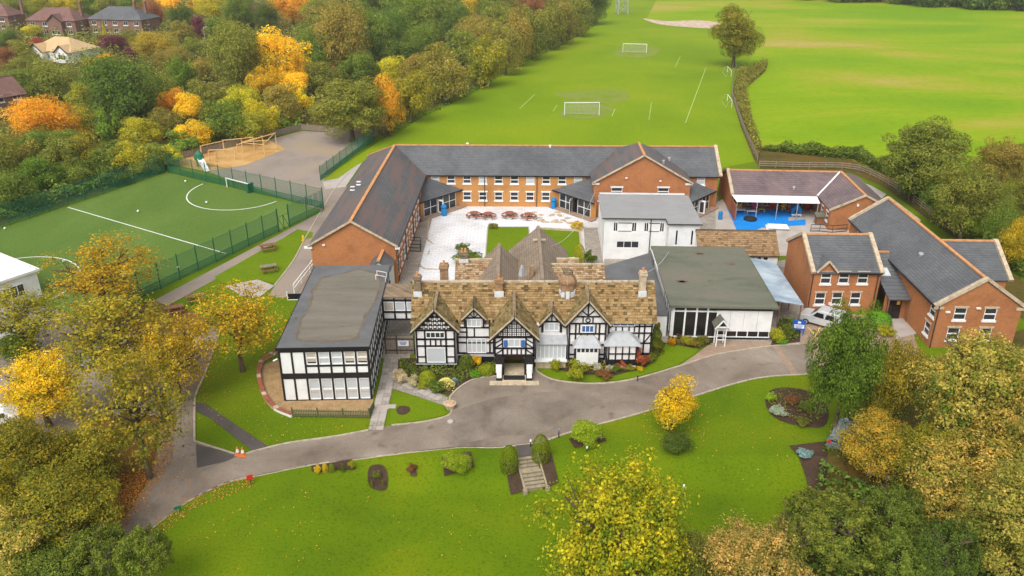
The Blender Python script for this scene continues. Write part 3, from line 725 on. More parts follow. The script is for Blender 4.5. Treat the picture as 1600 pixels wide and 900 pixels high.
def porch(corner, e1, e2, ztop, zeave, nb=5):
    """triangular corner porch: slate roof over a white glazed diagonal front"""
    c, a, b = Vector((*corner,0)), Vector((*e1,0)), Vector((*e2,0))
    roofpart(A, [(c.x,c.y,ztop),(a.x,a.y,zeave),(b.x,b.y,zeave)], 'slate', .14, 'porch_roof')
    mid = (a+b)/2; ins = (c-mid).normalized()*.45
    p, q = a+ins, b+ins                      # wall line
    d = (q-p).normalized()
    if Vector((d.y,-d.x,0)).dot(ins) > 0: p, q = q, p; d = -d
    L = (q-p).length; n = Vector((d.y,-d.x,0))
    mb = MB()
    pp = lambda u: (p+d*u)
    ops = [(1.0, L-1.0, .1, zeave-.12)]
    wall(mb, (p.x,p.y), (q.x,q.y), 0, zeave-.02, ops, depth=.2)
    mb.build('porch_wall', MAT['brick_yellow'], A)
    w = (L-2.0)/2-.55
    for u in (1.0+w/2+.02, L-1.0-w/2-.02):
        window(A, (p.x,p.y), (q.x,q.y), u, .12, w, zeave-.28, 'grid2', 'glass')
    m2 = MB(); k = pp(L/2)-n*.18
    m2.bar((k.x-d.x*.55,k.y-d.y*.55,zeave/2-.05),(k.x+d.x*.55,k.y+d.y*.55,zeave/2-.05),.05,zeave-.2)
    m2.build('doorway', MAT['glass_dark'], A)
    dr = MB(); h = pp(L/2-.5)+n*.05; e = h + (n*.8+d*.35)
    dr.bar((h.x,h.y,1.1),(e.x,e.y,1.1),.05,2.0); o = dr.build('door', MAT['white_paint'], A)
    dr = MB(); dr.bar((h.x+(e.x-h.x)*.2+n.x*.0,h.y+(e.y-h.y)*.2,1.1),(h.x+(e.x-h.x)*.8,h.y+(e.y-h.y)*.8,1.1),.07,1.5); dr.build('pane', MAT['glass'], o)
    fa = MB(); fa.bar((a.x,a.y,zeave-.06),(b.x,b.y,zeave-.06),.1,.16); fa.build('fascia', MAT['black_gloss'], A)
    pl = MB(); g0, g1 = p-d*.1+n*.5, q+d*.1+n*.5
    pl.bar((g0.x,g0.y,.1),(g1.x,g1.y,.1),1.0,.2); pl.build('plinth', MAT['blockpave'], A)
porch((4.72,27.28), (10.1,27.28), (4.72,21.2), 4.4, 2.55)
porch((28.28,27.28), (22.8,27.28), (28.28,21.4), 4.4, 2.55)
porch((41.32,27.28), (45.9,27.28), (41.32,21.9), 4.4, 2.55)
# little annexe on the front gable
mb = MB(); walled(A, mb, (2.2,-3.0), (4.4,-3.0), 0, 3.2, [(1.1,1.6,.9,1.1,ST)], apex=(1.1,4.1)); wall(mb,(4.4,-3.0),(4.4,-.02),0,3.2); wall(mb,(2.2,-.02),(2.2,-3.0),0,3.2)
mb.build('annexe_wall', MAT['white'], A)
gable_roof(A, 2.2,4.4,-3.0,-.1, 3.2,4.15, 'y', 'slate', .12, .2, .15)

# ================================================================== WHITE BLOCK
B = thing('white_block', 'white rendered two-storey block with grey sheet roof in front of brick gable', 'building', (11.0,91.9,0), R(-2))
bm = MB()
DK = dict(style='case2', glass='glass_dark')
walled(B, bm, (0,0), (7.4,0), 0, 5.2, [(2.9,1.45,2.7,.9,dict(style='case3',glass='glass')), (6.1,1.2,.8,.6,dict(style='case1',glass='glass_dark')),
   (1.35,3.55,.55,1.2,DK),(3.55,3.55,.6,1.2,DK),(5.0,3.55,.55,1.2,DK),(6.85,3.55,.55,1.2,DK)])
walled(B, bm, (7.4,0), (7.4,-1.8), 0, 5.2)
walled(B, bm, (7.4,-1.8), (10.95,-1.8), 0, 5.2, [(.95,2.6,.34,1.9,dict(style='case1',glass='glass_dark')),(2.75,2.6,.34,1.9,dict(style='case1',glass='glass_dark'))])
walled(B, bm, (10.95,-1.8), (10.95,10), 0, 5.2); walled(B, bm, (10.95,10), (0,10), 0, 5.2)
walled(B, bm, (0,10), (0,0), 0, 5.2, [(1.5+1.9*i,1.2,.8,2.6,dict(style='grid2',glass='glass_dark')) for i in range(4)])
bm.build('wall', MAT['white'], B)
mb = MB(); mb.prism([(-.3,-.25),(7.2,-.25),(7.2,-2.05),(11.2,-2.05),(11.2,8.6),(-.3,8.6)], 5.2, 5.36); mb.build('roof', MAT['grey_sheet'], B)
mb = MB(); mb.slab([(-.3,8.6,5.4),(11.2,8.6,5.4),(11.2,10.3,4.8),(-.3,10.3,4.8)], .15); mb.build('roof', MAT['slate'], B)
for a, b in (((-.3,-.28,5.28),(7.18,-.28,5.28)),((7.18,-2.08,5.28),(11.2,-2.08,5.28)),((7.17,-.28,5.28),(7.17,-2.08,5.28))): gutter(B, a, b, .06, 'dark_metal')
for x0, x1 in ((1.65,3.25),(5.3,6.55)):
    mb = MB(); mb.box(x0,x1,-.05,-.01,3.6,3.66); mb.box(x0,x1,-.05,-.01,4.62,4.70); mb.build('window_rail', MAT['dark_metal'], B)
mb = MB(); mb.box(8.0,10.6,-1.9,-1.8,2.42,2.5); mb.build('sill', MAT['lead'], B)
pipe(B, 5.5, -.08, 0, 5.1, 'dark_metal')
mb = MB(); mb.box(5.6,7.4,-1.3,-.05,0,1.0); mb.build('store_wall', MAT['brick'], B)
mb = MB(); mb.slab([(5.5,-1.4,1.02),(7.4,-1.4,1.02),(7.4,-.02,1.25),(5.5,-.02,1.25)],.08); mb.build('store_roof', MAT['felt'], B)
# flat link roofs between the white block and the manor
mb = MB(); mb.prism([(9.6,71.8),(15.2,71.8),(15.6,85.0),(16.6,88.3),(9.9,83.5)], 0, 2.3)
lk = thing('link_building', 'low flat-roofed link behind the manor with patchy grey roof', 'building', (12.5,78,0))
o = mb.build('wall', MAT['white'], lk); o.location = (-12.5,-78,0)
mb = MB(); mb.prism([(9.4,71.7),(15.3,71.7),(15.8,85.0),(16.8,88.5),(9.7,83.6)], 2.302, 2.42); o = mb.build('roof', MAT['felt_blue'], lk); o.location = (-12.5,-78,0)
mb = MB(); mb.prism([(9.9,73),(13.0,73.4),(13.2,79.0),(10.1,79.4)], 2.425, 2.44); o = mb.build('roof_patch', MAT['felt'], lk); o.location = (-12.5,-78,0)

# ================================================================== MODERN HALF-TIMBERED BLOCK (left)
Cb = thing('timbered_block', 'two-storey flat-roofed block with black beams and white panels left of the manor', 'building', (-19.5,60.0,0), R(2.0))
CW, CD, CH = 7.45, 17.4, 5.0
mb = MB()
bay = CW/7
ops = []
for i in range(2,7): ops += [(bay*i+.1,bay*(i+1)-.08,3.55,4.72), (bay*i+.1,bay*(i+1)-.08,.12,2.1)]
wall(mb, (0,0), (CW,0), 0, CH, ops, depth=.1)
sops = [(1.1*j+.12,1.1*j+1.0,z,z+1.15) for j in range(15) for z in (1.0,3.5)]
wall(mb, (CW,0), (CW,CD), 0, CH, sops, depth=.1); wall(mb, (CW,CD), (0,CD), 0, CH); wall(mb, (0,CD), (0,0), 0, CH)
mb.build('wall', MAT['white'], Cb)
for i in range(2,7):
    g = 'cream' if i in (2,5,6) else 'white'
    w = bay-.18
    o = window(Cb, (0,0), (CW,0), bay*(i+.5)+.01, 3.55, w, 1.17, 'sash', 'glass_pale' if g == 'white' else 'cream')
    if g == 'cream':
        m = MB(); m.box(-w/2+.1,w/2-.1,.03,.06,.1,.2); m.build('open_gap', MAT['black'], o)
    o = window(Cb, (0,0), (CW,0), bay*(i+.5)+.01, .12, w, 1.98, 'sash', 'glass_pale')
    m = MB(); m.box(-w/2+.08,w/2-.08,.03,.055,.62,.76); m.build('window_band', MAT['cream'], o)
for j in range(15):
    for z in (1.0,3.5): window(Cb, (CW,0), (CW,CD), 1.1*j+.56, z, .88, 1.15, 'sash', 'glass_pale')
for i in range(7):
    for z0, z1 in (((2.75,4.7),(.12,2.15)) if i < 2 else ((2.75,3.3),)):
        m = MB(); m.box(bay*i+.1,bay*(i+1)-.1,-.018,-.002,z0,z1); m.build('wall_panel', MAT['white'], Cb)
def beam(parent, a, b, w, n, mat='black', t=.09):
    m = MB(); a = Vector(a)+Vector(n)*.012; b = Vector(b)+Vector(n)*.012; m.bar(a, b, t, w, up=(0,0,1)) if abs((b-a).normalized().z) < .9 else m.bar(a, b, *((w,t) if abs(n[1]) > .5 else (t,w)), up=(0,1,0)); return m.build('beam', MAT[mat], parent)
nF = (0,-1,0); nR = (1,0,0); nL = (-1,0,0)
for i in range(8): beam(Cb, (bay*i if 0<i<7 else (.05 if i==0 else CW-.05),0,0), (bay*i if 0<i<7 else (.05 if i==0 else CW-.05),0,CH), .15, nF)
beam(Cb, (0,-.02,2.45),(CW,-.02,2.45), .5, nF); beam(Cb, (bay*2,-.01,3.42),(CW,-.01,3.42), .16, nF); beam(Cb, (0,-.02,4.87),(CW,-.02,4.87), .24, nF); beam(Cb,(0,-.01,.05),(CW,-.01,.05),.1,nF)
for j in range(16): beam(Cb, (CW,1.1*j+.06,0), (CW,1.1*j+.06,CH), .15, nR)
beam(Cb, (CW+.02,0,2.45),(CW+.02,CD,2.45), .45, nR); beam(Cb, (CW+.02,0,4.87),(CW+.02,CD,4.87), .24, nR); beam(Cb, (CW+.01,0,3.4),(CW+.01,CD,3.4), .14, nR); beam(Cb, (CW+.01,0,.9),(CW+.01,CD,.9), .14, nR)
for j in range(9): beam(Cb, (0,2.1*j+.06,0), (0,2.1*j+.06,CH), .15, nL)
mb = MB(); mb.box(-.15,CW+.15,-.12,CD+.1,CH,CH+.2); mb.build('roof', MAT['felt_blue'], Cb)
random.seed(5)
def jag(pts, k, amp):
    out = []
    for i in range(len(pts)):
        a, b = Vector(pts[i]), Vector(pts[(i+1) % len(pts)]); n = max(2, int((b-a).length/k))
        for j in range(n): p = a.lerp(b, j/n); out.append((p.x+random.uniform(-amp,amp), p.y+random.uniform(-amp,amp)))
    return out
base = [(1.35,1.5),(2.2,1.1),(5.6,1.15),(6.3,1.7),(6.35,5.4),(6.9,8.6),(7.1,12.5),(6.6,15.2),(4.6,16.2),(3.0,15.2),(1.2,14.3),(.95,11.0),(1.3,7.5),(1.0,4.5)]
sheetC = lambda n, p, z, m: (lambda q: q.build(n, MAT[m], Cb))((lambda q: (q.poly([(x,y,z) for x,y in p]), q)[1])(MB()))
sheetC('roof_stain', jag([(x+(x-3.8)*.09, y+(y-8.5)*.035) for x,y in base], .5, .16), CH+.206, 'felt_stain')
sheetC('roof_patch', jag(base, .6, .12), CH+.212, 'felt_beige')
mb = MB(); mb.bar((-.17,-.14,CH+.1),(CW+.17,-.14,CH+.1),.06,.26); mb.bar((CW+.16,-.14,CH+.1),(CW+.16,CD,CH+.1),.06,.26); mb.bar((-.16,-.14,CH+.1),(-.16,CD,CH+.1),.06,.26); mb.build('fascia', MAT['black_gloss'], Cb)
mb = MB()
for y in (13.2,14.2): mb.bar((CW-.9,y+.5,CH+.75),(CW+.1,y,CH+.75),.04); mb.bar((CW-.9,y+.5,CH+.2),(CW-.9,y+.5,CH+.75),.04); mb.bar((CW+.1,y,CH+.2),(CW+.1,y,CH+.75),.04)
mb.build('roof_rail', MAT['white_paint'], Cb)
mb = MB(); mb.tube((-.12,-.14,4.2),(-.45,-.3,4.1),.07,n=6); mb.build('floodlight', MAT['white_plastic'], Cb)

# bridge to the manor
Br = thing('link_bridge', 'half-timbered first-floor bridge joining the flat-roofed block to the manor', 'bridge', (-12.4,70.5,0))
mb = MB(); mb.box(0,3.4,0,2.6,2.5,4.95); mb.build('wall', MAT['white'], Br)
for i in range(3): window(Br, (0,-.11), (3.4,-.11), .65+1.08*i, 3.5, .95, .95, 'case1', ('cream','glass_pale','glass_pale')[i])
for x in (.06,1.17,2.25,3.34): beam(Br, (x,-.03,2.5),(x,-.03,4.95),.16,nF)
for z in (2.58,3.38,4.6): beam(Br, (0,-.045,z),(3.4,-.045,z),.17,nF)
mb = MB(); mb.box(-.05,3.45,-.35,2.7,4.96,5.12); mb.build('roof', MAT['old_slate'], Br)
G1 = thing('gate', 'wooden boarded gate and fence under the bridge with white notice', 'gate', (-11.9,68.2,0))
mb = MB()
for i in range(11): mb = MB(); mb.box(.24*i,.24*i+.2,0,.05,0,1.9); mb.build('board', MAT['grey_wood'], G1)
for z in (.4,1.6): mb = MB(); mb.box(0,2.65,-.04,0,z,z+.1); mb.build('rail', MAT['dark_metal'], G1)
for x in (-.05,1.0,2.65): mb = MB(); mb.box(x-.05,x+.05,-.06,.06,0,2.0); mb.build('post', MAT['dark_metal'], G1)
N1 = MB(); N1.box(-10.75,-9.75,68.08,68.12,.95,1.5); o = N1.build('notice_board', MAT['white_plastic']); tag(o, 'white rectangular notice with blue print on the gate fence', 'notice')
N2 = MB()
for k in range(3): N2.box(-10.6+.05*k,-9.9-.07*k,68.06,68.075,1.36-.14*k,1.42-.14*k)
N2.build('printed_lines', MAT['sign_blue'], o)

# ================================================================== MANOR
Mn = thing('manor_house', 'old black and white half-timbered manor with five front gables and stone-tiled roof', 'house', (0,67.3,0))
rnd = random.Random(11)
def tiles(O, U, W, wl, lo, hi, tw, th, mat, parent, name='roof_tiles', tone=(0,1), dark=.12):
    """stone tiles laid in courses over a slope; lo/hi give the row's extent at height w"""
    O, U, W = Vector(O), Vector(U).normalized(), Vector(W).normalized(); N = U.cross(W)
    if N.z < 0: N = -N
    mb = MB(); j = 0; w = 0.0
    while w < wl - .05:
        h = th*(1.15 - .35*w/wl); wm = min(w+h*.5, wl); a, b = lo(wm), hi(wm)
        u = a - rnd.uniform(0, tw)*.0
        first = True
        while u < b - .02:
            e = min(b, u + tw*rnd.uniform(.6,1.35)*(.6 if first and j % 2 else 1)); first = False
            t = rnd.uniform(.03,.075); g = .012
            tn = rnd.random(); tn = .05+tn*.12 if rnd.random() < dark else .28+.66*tn
            tn = tone[0]+(tone[1]-tone[0])*tn
            w1 = min(w+h*1.12, wl)
            B = [O+U*(u+g)+W*w, O+U*(e-g)+W*w, O+U*(e-g)+W*w1, O+U*(u+g)+W*w1]
            T = [B[0]+N*(t+.02), B[1]+N*(t+.02), B[2]+N*.012, B[3]+N*.012]
            mb.add([tuple(p) for p in B+T], [(4,5,6,7),(0,1,5,4),(1,2,6,5),(3,0,4,7)], tn)
            u = e
        w += h; j += 1
    o = mb.build(name, MAT[mat], parent); o['kind'] = 'stuff'; return o
mw = MB()
MX0, MX1, MV1 = -9.0, 13.0, 5.4
EZ, RZ, RV = 3.85, 6.7, 2.7          # eave, ridge height, ridge position
MS = (RZ-EZ)/(RV+.3)
walled(Mn, mw, (MX0,0), (MX1,0), 0, 3.95); walled(Mn, mw, (MX1,0), (MX1,MV1), 0, 3.95, apex=(RV,6.55)); walled(Mn, mw, (MX1,MV1), (MX0,MV1), 0, 3.95); walled(Mn, mw, (MX0,MV1), (MX0,0), 0, 3.95, apex=(MV1-RV,6.55))
sl = math.hypot(RV+.3, RZ-EZ)
roofpart(Mn, [(MX0-.3,-.3,EZ),(MX1+.35,-.3,EZ),(MX1+.35,RV,RZ),(MX0-.3,RV,RZ)], 'old_slate', .12)
roofpart(Mn, [(MX0-.3,RV,RZ),(MX1+.35,RV,RZ),(MX1+.35,5.7,EZ),(MX0-.3,5.7,EZ)], 'old_slate', .12)
tiles((MX0-.32,-.33,EZ), (1,0,0), (0,RV+.3,RZ-EZ), sl, lambda w: 0, lambda w: MX1-MX0+.68, .36, .26, 'manor_tile', Mn)
for i in range(46):
    mb = MB(); x = MX0-.3+i*.492; mb.bar((x+.01,RV,RZ+.07),(x+.475,RV,RZ+.07+rnd.uniform(-.01,.015)),.3,.14); mb.build('ridge_stone', MAT['stone'], Mn)
GB = [(-6.93,-1.7,1.80,2.15,3.80,6.05), (-3.46,-.55,.85,1.08,4.50,5.63), (.2,-3.1,1.80,2.17,3.80,6.0), (3.62,-.7,.88,1.12,4.0,5.32), (6.9,-.8,1.75,2.05,4.0,6.45)]
for cx, vf, hw, rh, gze, gza in GB:
    s = (gza-gze)/rh; L = math.hypot(rh, gza-gze); f = vf-.32
    def vv(z): return min(RV-.05, max(-.25, (z-EZ)/MS-.3) + .12)
    for sg in (-1,1):
        e = (cx+sg*rh, f, gze); a = (cx, f, gza)
        pts = [e, a, (cx, vv(gza), gza)]
        if gze < EZ: zz = EZ; pts += [(cx+sg*rh*(gza-zz)/(gza-gze), vv(zz), zz), (cx+sg*rh, vv(gze), gze)]
        else: pts += [(cx+sg*rh, vv(gze), gze)]
        roofpart(Mn, pts, 'old_slate', .1)
        tiles((cx+sg*rh, f-.02, gze), (0,1,0), (-sg*rh, 0, gza-gze), L, lambda w: 0, lambda w, gze=gze, L=L, gza=gza, f=f: vv(gze+(gza-gze)*w/L)-f, .38, .27, 'manor_tile_mossy' if hw > 1 else 'manor_tile_mossy', Mn)
        m = MB(); m.bar((cx+sg*(rh+.02), f-.04, gze-.10),(cx, f-.04, gza-.06), .09, .24, up=(0,1,0)); m.build('bargeboard', MAT['black'], Mn)
        m = MB(); m.bar((cx+sg*(rh+.04), f-.03, gze+.07),(cx, f-.03, gza+.10), .12, .07, up=(0,1,0)); m.build('verge_stone', MAT['stone'], Mn)
    m = MB(); m.bar((cx,f-.02,gza+.08),(cx,vv(gza),gza+.08),.26,.12); m.build('ridge_stone', MAT['old_slate'], Mn)
    m = MB(); m.tube((cx,f-.06,gza-.35),(cx,f-.06,gza+.75),.06,.02,6); m.build('finial', MAT['black'], Mn)
    zb = 2.1 if abs(cx-.2) < .1 else 0
    zt = gza - (rh-hw)*0 - s*(hw*0+.0)
    zw = gza - s*hw - .06
    wall(mw, (cx-hw,vf), (cx+hw,vf), zb, zw, apex=(hw, gza-.06))
    wall(mw, (cx+hw,vf), (cx+hw,.1), zb, zw); wall(mw, (cx-hw,.1), (cx-hw,vf), zb, zw)
mw.build('wall', MAT['pinkish'], Mn)
def frontbeams(v, segs):
    for x0, z0, x1, z1, w in segs: beam(Mn, (x0,v,z0), (x1,v,z1), w, nF, t=.10)
def gridwall(v, xs, zs, w=.15, zlo=None, zhi=None):
    S = [(x,zlo if zlo is not None else zs[0],x,zhi if zhi is not None else zs[-1],w) for x in xs] + [(xs[0]-.07,z,xs[-1]+.07,z,w) for z in zs]
    frontbeams(v, S)
def blind(v, x, z, w, h, style, glass, parent=Mn): return window(parent, (x-1,v-.125), (x+1,v-.125), 1.0, z, w, h, style, glass)
def lattice(cx, v, hw, z0, za, kind):
    """white piercings over a black gable board"""
    b = MB(); b.slab([(cx-hw,v-.012,z0),(cx+hw,v-.012,z0),(cx,v-.012,za)],.0) if 0 else b.poly([(cx-hw,v-.015,z0),(cx+hw,v-.015,z0),(cx,v-.015,za)])
    o = b.build('gable_board', MAT['black'], Mn)
    p = MB(); st = .40; rows = int((za-z0)/.40)
    for j in range(rows):
        z = z0+.24+j*st; half = hw*(za-z)/(za-z0)-.24
        n = int(half/(st/2)); 
        for i in range(-n, n+1):
            if (i+n) % 2: continue
            x = cx+i*st/2; r = .13
            if kind == 'diamond': p.poly([(x-r,v-.022,z),(x,v-.022,z-r),(x+r,v-.022,z),(x,v-.022,z+r)])
            else:
                for sx, sz in ((1,1),(1,-1),(-1,1),(-1,-1)):
                    p.poly([(x+sx*.03,v-.022,z+sz*.02),(x+sx*.02,v-.022,z+sz*.15),(x+sx*.15,v-.022,z+sz*.15),(x+sx*.15,v-.022,z+sz*.03)][::sx*sz])
            if kind == 'diamond' and i < n:
                q = x+st/2; r2 = .075
                p.poly([(q-r2,v-.022,z+st/2-.2),(q,v-.022,z+st/2-.2-r2),(q+r2,v-.022,z+st/2-.2),(q,v-.022,z+st/2-.2+r2)])
                p.poly([(q-r2,v-.022,z-.15),(q,v-.022,z-.15-r2),(q+r2,v-.022,z-.15),(q,v-.022,z-.15+r2)])
    q = p.build('white_piercing', MAT['pinkish'], o); q['kind'] = 'stuff'
# gable 1
v = -1.7; c = -6.93
gridwall(v, [c-1.72,c-.95,c+.95,c+1.72], [.52,2.32,3.02,3.92], .16, .5, 3.95)
frontbeams(v, [(c+d,2.36,c+d,3.0,.13) for d in (-.47,0,.47)] + [(c-1.72,1.2,c-.95,1.2,.12),(c+.95,1.2,c+1.72,1.2,.12),(c-1.72,3.0,c-.95,3.0,.12)])
lattice(c, v, 1.70, 4.02, 5.78, 'diamond')
blind(v, c, 3.16, 1.7, .62, 'case4', 'glass'); blind(v, c, .62, 1.72, 1.55, 'case1', 'glass_pale')
m = MB(); m.box(c-1.85,c+1.85,v-.12,v+.02,0,.45); m.build('plinth', MAT['black_gloss'], Mn)
m = MB(); m.box(c-1.87,c+1.87,v-.16,v-.0,.452,.52); m.build('sill', MAT['lead'], Mn)
# link 1-2: wall below gable 2
m = MB(); m.box(-5.1,-1.6,-.53,.1,0,3.80); m.build('wall', MAT['pinkish'], Mn)
v = -.55; c = -3.46
gridwall(v, [-5.0,-4.15,-2.05,-1.7], [.95,2.05,2.62,3.62], .15, .9, 4.4)
frontbeams(v, [(c-.85,3.6,c-.85,4.75,.14),(c+.85,3.6,c+.85,4.75,.14),(c,2.6,c,3.6,.12),(c-.8,4.6,c+.8,4.6,.13),(c,4.6,c-.45,5.1,.08),(c,4.6,c+.45,5.1,.08),(c,4.6,c,5.4,.09),(-5.0,3.15,-4.15,3.15,.12),(-2.05,3.15,-1.7,3.15,.12)])
blind(v, c, 3.7, 1.3, .82, 'case3', 'glass_pale'); blind(v, c+.2, 1.0, 1.75, 1.5, 'case4', 'glass_pale')
m = MB(); m.box(-5.0,-1.65,-.75,-.56,0,.72); m.build('plinth', MAT['black_gloss'], Mn)
m = MB(); m.box(-4.2,-1.65,-.85,-.55,.722,.8); m.build('sill', MAT['lead'], Mn)
# gable 3: porch
v = -3.1; c = .2
gridwall(v, [c-1.72,c-1.02,c+1.02,c+1.72], [2.16,2.85,3.95], .16, 2.1, 4.0)
frontbeams(v, [(c+d,2.2,c+d,2.8,.12) for d in (-.62,-.25,.25,.62)] + [(c+s*1.7,z,c+s*1.05,z+.45,.1) for s in (-1,1) for z in (2.25,2.9,3.35)])
lattice(c, v, 1.70, 4.02, 5.75, 'cross')
blind(v, c, 3.0, 1.95, .82, 'case4', 'glass_pale')
for s in (-1,1):
    m = MB(); m.box(c+s*.78-.17,c+s*.78+.17,v-.235,v-.2,3.08,3.75); m.build('blue_blind', MAT['glass_blue'], Mn)
    m = MB(); m.box(c+s*1.38-.30,c+s*1.38+.30,v-.02,v+.6,1.2,2.1); m.build('porch_wall', MAT['black'], Mn); m = MB(); m.box(c+s*1.32-.34,c+s*1.32+.34,v-.04,v+2.8,.3,1.198); m.build('porch_wall', MAT['white'], Mn); m = MB(); m.box(c+s*1.32-.36,c+s*1.32+.36,v-.06,v+2.8,0,.298); m.build('plinth', MAT['black_gloss'], Mn)
    m = MB(); m.box(c+s*1.35-.22,c+s*1.35+.22,v-.95,v-.05,.32,1.15); m.build('porch_wall', MAT['white'], Mn)
    m = MB(); m.box(c+s*1.35-.26,c+s*1.35+.26,v-1.0,v-.6,0,.318); m.build('plinth', MAT['black_gloss'], Mn)
    m = MB(); m.bar((c+s*1.5,v-.05,1.4),(c+s*.95,v-.05,2.05),.12,.12); m.build('bracket', MAT['black'], Mn)
    m = MB(); m.box(c+s*1.0-.09,c+s*1.0+.09,v-.08,v+.1,.1,2.1); m.build('porch_post', MAT['black'], Mn)
m = MB(); m.box(c-1.78,c+1.78,v,-.1,2.0,2.1); m.build('porch_ceiling', MAT['black'], Mn)
m = MB(); m.box(c-.85,c+.85,-.2,-.06,0,2.0); m.build('door', MAT['brown_wood'], Mn)
m = MB(); m.box(c-1.05,c+1.05,v-1.0,v+2.0,0,.16); m.build('porch_step', MAT['stone'], Mn)
m = MB(); m.box(c-.95,c+.95,v-.98,v-.2,.162,.18); m.build('doormat', MAT['rubber'], Mn)
m = MB(); m.box(c-2.2,c+2.2,v-1.7,v-1.0,0,.08); m.build('porch_step', MAT['stone'], Mn)
# gable 4 and its conservatory bay
v = -.7; c = 3.62
m = MB(); m.box(c-1.4,c+1.35,v+.02,.1,0,3.95); m.build('wall', MAT['pinkish'], Mn)
frontbeams(v, [(c-.85,3.2,c-.85,4.3,.2),(c+.85,3.2,c+.85,4.3,.2),(c-.85,4.3,c+.85,4.3,.15),(c,4.3,c,5.1,.1),(c-.45,4.35,c-.3,4.75,.08),(c+.45,4.35,c+.3,4.75,.08)])
blind(v, c, 3.35, 1.4, .85, 'case3', 'glass_pale')
m = MB(); m.slab([(c-1.45,v-1.15,2.55),(c+1.4,v-1.15,2.55),(c+1.4,v+.02,2.95),(c-1.45,v+.02,2.95)],.1); m.build('bay_roof', MAT['lead'], Mn)
m = MB(); m.box(c-1.45,c+1.3,v-1.05,v+.02,0,.75); m.build('bay_base', MAT['stone'], Mn)
m = MB(); m.box(c-1.55,c+1.4,v-1.25,v-1.0,.752,.95); m.build('sill', MAT['white_paint'], Mn)
window(Mn, (c-2,v-1.0), (c+2,v-1.0), 1.95, .96, 2.7, 1.5, 'case7', 'glass_pale'); 
m = MB(); m.box(c-1.4,c+1.25,v-.9,v,.96,2.5); m.build('bay_wall', MAT['white_paint'], Mn)
# gable 5 and its bay
v = -.8; c = 6.9
gridwall(v, [c-1.65,c-1.08,c+1.08,c+1.65], [.95,1.95,3.1,4.15], .15, .4, 4.2)
frontbeams(v, [(c-.75,3.1,c-.75,4.1,.12),(c+.75,3.1,c+.75,4.1,.12),(c-1.1,4.85,c+1.1,4.85,.14),(c-.45,4.2,c-.45,4.85,.12),(c+.45,4.2,c+.45,4.85,.12),(c,4.9,c,6.1,.12),(c,4.95,c-.62,5.5,.10),(c,4.95,c+.62,5.5,.10),(c-.6,2.7,c-.6,3.1,.1),(c,2.7,c,3.1,.1),(c+.6,2.7,c+.6,3.1,.1)])
m = MB()
for i in range(12):
    a0, a1 = i*math.pi/6, (i+1)*math.pi/6
    m.bar((c+.2*math.cos(a0),v-.06,4.5+.2*math.sin(a0)),(c+.2*math.cos(a1),v-.06,4.5+.2*math.sin(a1)),.07,.08)
m.build('ring_timber', MAT['black'], Mn)
blind(v, c, 3.25, 1.15, .75, 'case3', 'glass_blue')
m = MB(); m.add([(c-1.35,v-1.0,2.1),(c+1.25,v-1.0,2.1),(c+1.25,v,2.25),(c-1.35,v,2.25),(c-.7,v-.12,2.95),(c+.65,v-.12,2.95),(c+.65,v,2.95),(c-.7,v,2.95)],[(0,1,5,4),(1,2,6,5),(0,4,7,3),(4,5,6,7),(3,2,1,0)]); m.build('bay_roof', MAT['lead'], Mn)
m = MB(); m.box(c-1.05,c+1.0,v-.85,v,.2,2.12); m.build('bay_wall', MAT['white'], Mn)
for i in range(5): m = MB(); m.box(c-.95+.39*i,c-.67+.39*i,v-.88,v-.85,1.65,2.0); m.build('pane', MAT['glass'], Mn)
for x in (c-1.1,c+1.05): m = MB(); m.box(x-.06,x+.06,v-.9,v,0,2.1); m.build('beam', MAT['black'], Mn)
m = MB(); m.box(c-1.65,c+1.65,v-.06,v+.02,0,.6); m.build('plinth', MAT['black_gloss'], Mn)
# right-hand range
v = 0
xs = [8.95,9.9,10.6,11.3,11.75,12.25,12.92]
frontbeams(v, [(x,.4,x,3.9,.14) for x in (8.95,11.75,12.25,12.92)]+[(x,2.9,x,3.5,.12) for x in (9.6,10.2,10.8,11.3)]+[(8.9,z,12.95,z,.14) for z in (.6,1.7,2.75,3.45)]+[(12.25,1.7,12.9,2.7,.1)])
blind(v, 10.3, 3.5, 2.0, .34, 'case3', 'glass_blue')
c = 10.1; v = -.05
m = MB(); m.box(c-1.3,c+1.25,v-1.55,v,.75,2.3); m.build('bay_wall', MAT['pinkish'], Mn)
m = MB(); m.box(c-1.45,c+1.3,v-1.7,v,0,.74); m.build('bay_base', MAT['black_gloss'], Mn)
m = MB(); m.box(c-1.45,c+1.3,v-1.85,v-1.71,0,.3); m.build('bay_base', MAT['stone'], Mn)
frontbeams(v-1.55, [(c-1.25+.62*i,.75,c-1.25+.62*i,2.3,.12) for i in range(5)]+[(c-1.3,z,c+1.25,z,.12) for z in (.8,1.45,2.27)])
m = MB(); m.add([(c-1.7,v-1.75,2.3),(c+1.65,v-1.75,2.3),(c+1.65,v,2.3),(c-1.7,v,2.3),(c-.75,v-.5,3.0),(c+.7,v-.5,3.0),(c+.7,v,3.0),(c-.75,v,3.0)],[(0,1,5,4),(1,2,6,5),(0,4,7,3),(4,5,6,7),(3,2,1,0)]); m.build('bay_roof', MAT['lead'], Mn)
m = MB(); m.box(8.9,13.0,-.06,-.02,0,.5); m.build('plinth', MAT['black_gloss'], Mn)
